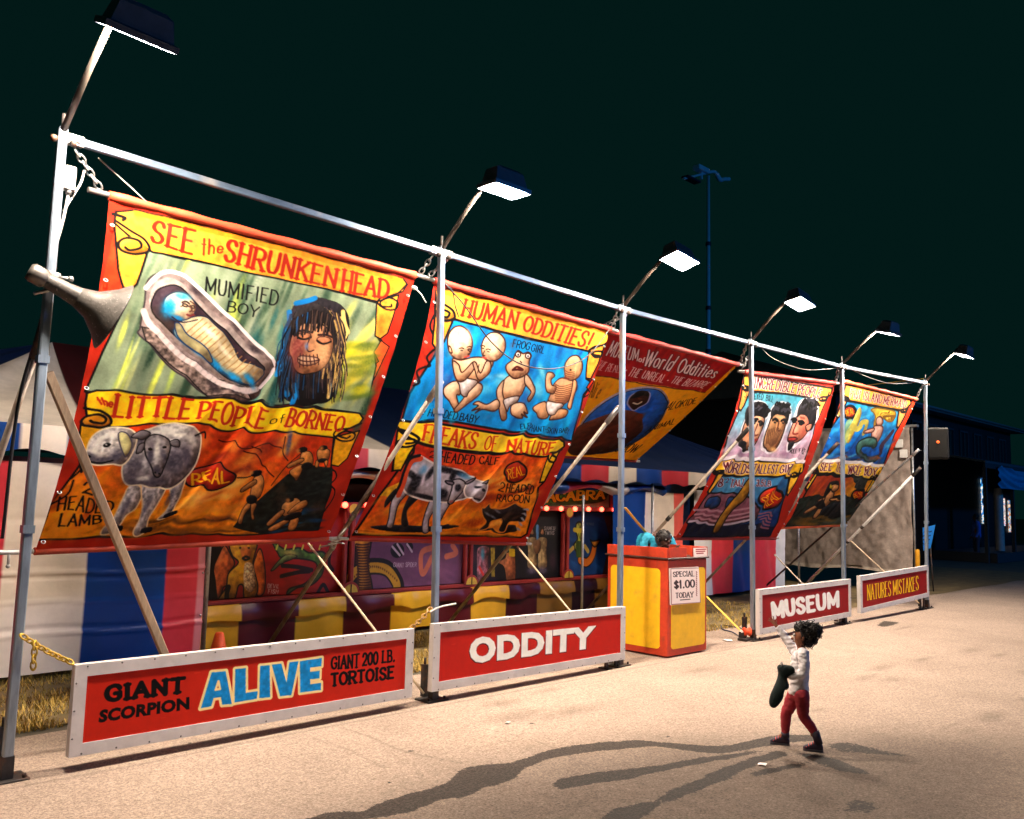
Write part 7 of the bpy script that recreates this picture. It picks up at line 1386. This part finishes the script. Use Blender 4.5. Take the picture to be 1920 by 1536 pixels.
yp = at(1720, 1030, 0, TX-.2); o = MB().lathe([(.05, 0), (.05, .92), (.045, .96), (0, .97)], (yp.x, yp.y, 0), (0, 0, 1), 14).box((yp.x, yp.y, .01), (.2, .2, .02)).build('bollard', mat('bollard_yellow', srgb(206, 144, 24), .5, 0, .2)); tag(o, 'yellow bollard at the corner of the grey tarpaulin stall', 'bollard')
# leaning blue sign board
q = [at(x, y, 0, 20.6) for x, y in ((1729, 990), (1754, 984), (1745, 1028), (1723, 1036))]; so = empty('standing_board', (q[2].x, q[2].y, 0), 'tilted blue notice board standing past the last post', 'board')
def bd(A):
    A.fr(1700, 740, 4.518)
    for i in range(4):
        for j in range(3): A.line([(150+j*22-i*8, 1165+i*34), (164+j*22-i*8, 1160+i*34)], (14, 40, 80), 1.2, False)
qn = [np.array(v) for v in q]; A = Art(lambda a, b: (qn[0]*(1-a[:, None])+qn[1]*a[:, None])*(1-b[:, None])+(qn[3]*(1-a[:, None])+qn[2]*a[:, None])*b[:, None], 40, 60, (40, 120, 200)); bd(A); A.sheet('face', NOT, so)
MB().poly([v+Vector((.01, .004, 0)) for v in q], (.02, .01, 0)).build('board', mat('board_blue', (.02, .10, .3), .6), so); m = MB()
for k in (2, 3): m.tube([q[k]+Vector((.02, .01, .02)), Vector((q[k].x+.1, q[k].y, 0))], .015)
m.each('leg', IRON, so)
# ================================================================== dark building at the right
BW = mat('dark_cladding', (.006, .007, .010), .7, 0, .3, 2, .2, 6); BT = mat('dark_trim', (.03, .035, .045), .6); BG = mat('dark_glass', (.01, .015, .02), .15, 0, 0)
YB = 6.0; e0, e1 = at(1712, 752, 1, YB), at(1905, 808, 1, YB); ez = (e0.z+e1.z)/2
bd_ = empty('building', (40, YB, 0), 'dark two storey building lit blue at the right edge', 'building')
bxl, bxr = 27.0, e1.x-.2
MB().box(((bxl+bxr)/2, YB+4.2, ez/2), (bxr-bxl, 8, ez-.1)).build('wall', BW, bd_)
m = MB(); m.poly([(bxl-.4, YB-.35, ez-.06), (bxl-.4, YB+4.2, ez+1.5), (bxl-.4, YB+8.6, ez-.06), (bxl-.4, YB+8.6, ez-.2), (bxl-.4, YB-.35, ez-.22)], (bxr-bxl+.8, 0, 0)); m.build('roof', mat('metal_roof', (.16, .15, .16), .45, .5, .2, 3), bd_)
MB().tube([(bxl-.4, YB-.38, ez-.1), (bxr+.4, YB-.38, ez-.1)], .05, 8).build('gutter', mat('gutter_grey', (.30, .28, .29), .4, .5), bd_)
for k in range(10):
    x = bxl+1.6+k*1.75; 
    if x+.6 > bxr: break
    f = MB()
    for dx, dz, sx, sz in ((0, .62, 1.0, .07), (0, -.62, 1.0, .07), (-.47, 0, .07, 1.17), (.47, 0, .07, 1.17), (0, 0, .05, 1.17)): f.box((x+dx, YB+.165, ez-1.25+dz), (sx, .06, sz))
    f = f.build('window', BT, bd_); g_ = MB().box((x, YB+.19, ez-1.25), (.88, .02, 1.17)).build('pane', BG); sub(f, g_)
# porch with awning
pz = at(1850, 866, 1, 3.9).z; px0, px1 = at(1836, 860, 1, 3.9).x, bxr+6
m = MB(); m.poly([(px0, 3.7, pz), (px0, YB+.18, pz+.5), (px0, YB+.18, pz+.42), (px0, 3.7, pz-.08)], (px1-px0, 0, 0)); m.build('awning', mat('awning_metal', (.06, .09, .12), .5, .3), bd_)
MB().box(((px0+px1)/2, 3.74, pz-.14), (px1-px0, .06, .22)).build('fascia', BT, bd_)
m = MB()
for x in (px0+.2, px0+3.4, px0+7): m.box((x, 3.8, pz/2-.1), (.12, .12, pz-.25))
m.each('porch_post', BT, bd_)
MB().box(((px0+bxr)/2+1, YB-1.2, .18), (bxr-px0, 2.2, .34)).build('porch_step', BT, bd_)
# lit doorways with goods seen inside
def glow(name, a, b, y, cols, seed, es=1.3):
    x0, z1 = at(*a, 1, y).x, at(*a, 1, y).z; x1, z0 = at(*b, 1, y).x, at(*b, 1, y).z; nx, nz = 14, 90; g = vnoise(nz, nx, 9, 5, seed); C = np.array(cols)[(np.clip(g*1.25-.1, 0, .999)*len(cols)).astype(int)]; C = C*(.35+1.0*vnoise(nz, nx, 5, 4, seed+1))[..., None]
    X, T = np.meshgrid(np.linspace(x0, x1, nx), np.linspace(1, 0, nz)); i = np.arange(nx*nz).reshape(nz, nx); F = np.stack([i[:-1, :-1], i[1:, :-1], i[1:, 1:], i[:-1, 1:]], -1).reshape(-1, 4)
    m = mat('lit_interior', (1, 1, 1), .5, attr='paint', var=0); nt = m.node_tree; b_ = nt.nodes['Principled BSDF']
    at2 = [n for n in nt.nodes if n.type == 'ATTRIBUTE'][0]; nt.links.new(at2.outputs['Color'], b_.inputs['Emission Color']); b_.inputs['Emission Strength'].default_value = es
    return grid_mesh(name, np.stack([X, np.full_like(X, y), z0+(z1-z0)*T], -1).reshape(-1, 3), F, m, bd_, C.reshape(-1, 3))
K = [(.01, .02, .05), (.02, .12, .4), (.10, .5, .75), (.85, .8, .7), (.9, .7, .5), (.03, .2, .5)]
glow('lit_doorway', (1838, 896), (1848, 982), YB+.14, K, 3); glow('lit_doorway', (1879, 934), (1886, 986), YB+.14, [(.8, .7, .6), (.9, .75, .6), (.6, .1, .1), (.5, .6, .7)], 5); glow('lit_doorway', (1889, 938), (1896, 998), YB+.14, [(.3, .6, .75), (.8, .6, .4), (.5, .2, .1), (.05, .2, .4)], 7)
q0 = at(1871, 914, 1, 4.4); MB().lathe([(.17, 0), (.17, q0.z-.25), (.13, q0.z-.05), (0, q0.z)], (q0.x, 4.4, 0), (0, 0, 1), 14).build('pillar', mat('pillar_paint', (.35, .33, .3), .6, 0, .2), bd_)
# blue cloth banner under the awning
def bluecloth():
    x0, x1 = at(1872, 870, 1, 3.62).x, at(1921, 880, 1, 3.62).x+2.5; zt_, zb = pz-.12, at(1880, 916, 1, 3.62).z; nx, nz = 120, 50; U, T = np.meshgrid(np.linspace(0, 1, nx), np.linspace(0, 1, nz)); X = x0+(x1-x0)*U; Z = zt_+(zb-zt_)*T-.10*np.sin(U*PI)*(1-T); D = sum(.045*np.sin((T*s-.9*(2*U-1)**2*-1)*11+s) for s in (1.0, 1.7))*(1-T*.4)
    C = np.ones((nz, nx, 3))*np.array((.02, .30, .52)); i = np.arange(nx*nz).reshape(nz, nx); F = np.stack([i[:-1, :-1], i[1:, :-1], i[1:, 1:], i[:-1, 1:]], -1).reshape(-1, 4)
    o = grid_mesh('cloth_banner', np.stack([X, 3.6+D, Z], -1).reshape(-1, 3), F, mat('blue_cloth', (.02, .28, .50), .5, 0, .2, 3), None); tag(o, 'blue cloth banner hanging in folds under the awning', 'cloth banner')
bluecloth()
# tall light mast behind
mp = at(1328, 850, 1, 20); tz = at(1328, 330, 1, 20).z; mb = empty('light_mast', (mp.x, 20, 0), 'tall slim light mast lit blue against the night sky', 'light mast'); MG = mat('mast_metal', (.7, .74, .8), .6, .0, .15, 1)
MB().tube([(mp.x, 20, 0), (mp.x, 20, tz*.5), (mp.x, 20, tz)], [.16, .13, .09], 12).build('mast', MG, mb)
w2 = lambda x, y: at(x, y, 1, 20)
MB().tube([w2(1282, 335), w2(1300, 331), w2(1330, 323), w2(1340, 322)], .07, 8).tube([w2(x, y) for x, y in cr([(1330, 323), (1339, 322), (1344, 327), (1350, 337), (1358, 336), (1367, 336)], n=5)], [.09]*10+[.14]*8+[.12]*8, 8).build('crossarm', MG, mb)
f0 = w2(1315, 322); MB().box(f0+Vector((0, 0, .12)), (1.1, .5, .3), bev=.05).box(f0-Vector((0, 0, .2)), (.12, .12, .5)).build('lamp_head', MG, mb)
f0 = w2(1296, 337); MB().box(f0, (1.3, .5, .14), bev=.04).build('lamp_head', mat('mast_dark', (.02, .03, .05), .5), mb)
m = MB()
for z in (.18, .33, .5, .62, .8): m.lathe([(.15, 0), (.17, .05), (.15, .22)], (mp.x, 20, tz*z), (0, 0, 1), 12)
m.each('mast_band', mat('mast_dark', (.02, .03, .05), .5), mb)

# ================================================================== litter on the pavement
PAP = mat('paper_scrap', (.7, .66, .62), .8)
for (px, py, s, lb) in ((1429, 1434, .05, 'tiny white paper scrap on the wet stain behind the child'), (1365, 1201, .12, 'flat white paper scrap beside the curled hose'), (952, 1356, .04, 'small pale scrap on the pavement below the oddity sign')):
    c = gx(px, py, .006); r = random.Random(px); m = MB(); pts = [c+Vector((math.cos(t)*s*r.uniform(.4, .8), math.sin(t)*s*r.uniform(.4, .8), r.uniform(0, .012))) for t in np.linspace(0, 2*PI, 8)[:-1]]; m.poly(pts, (0, 0, .002)); tag(m.build('paper_scrap', PAP), lb, 'litter', 'litter on the pavement')
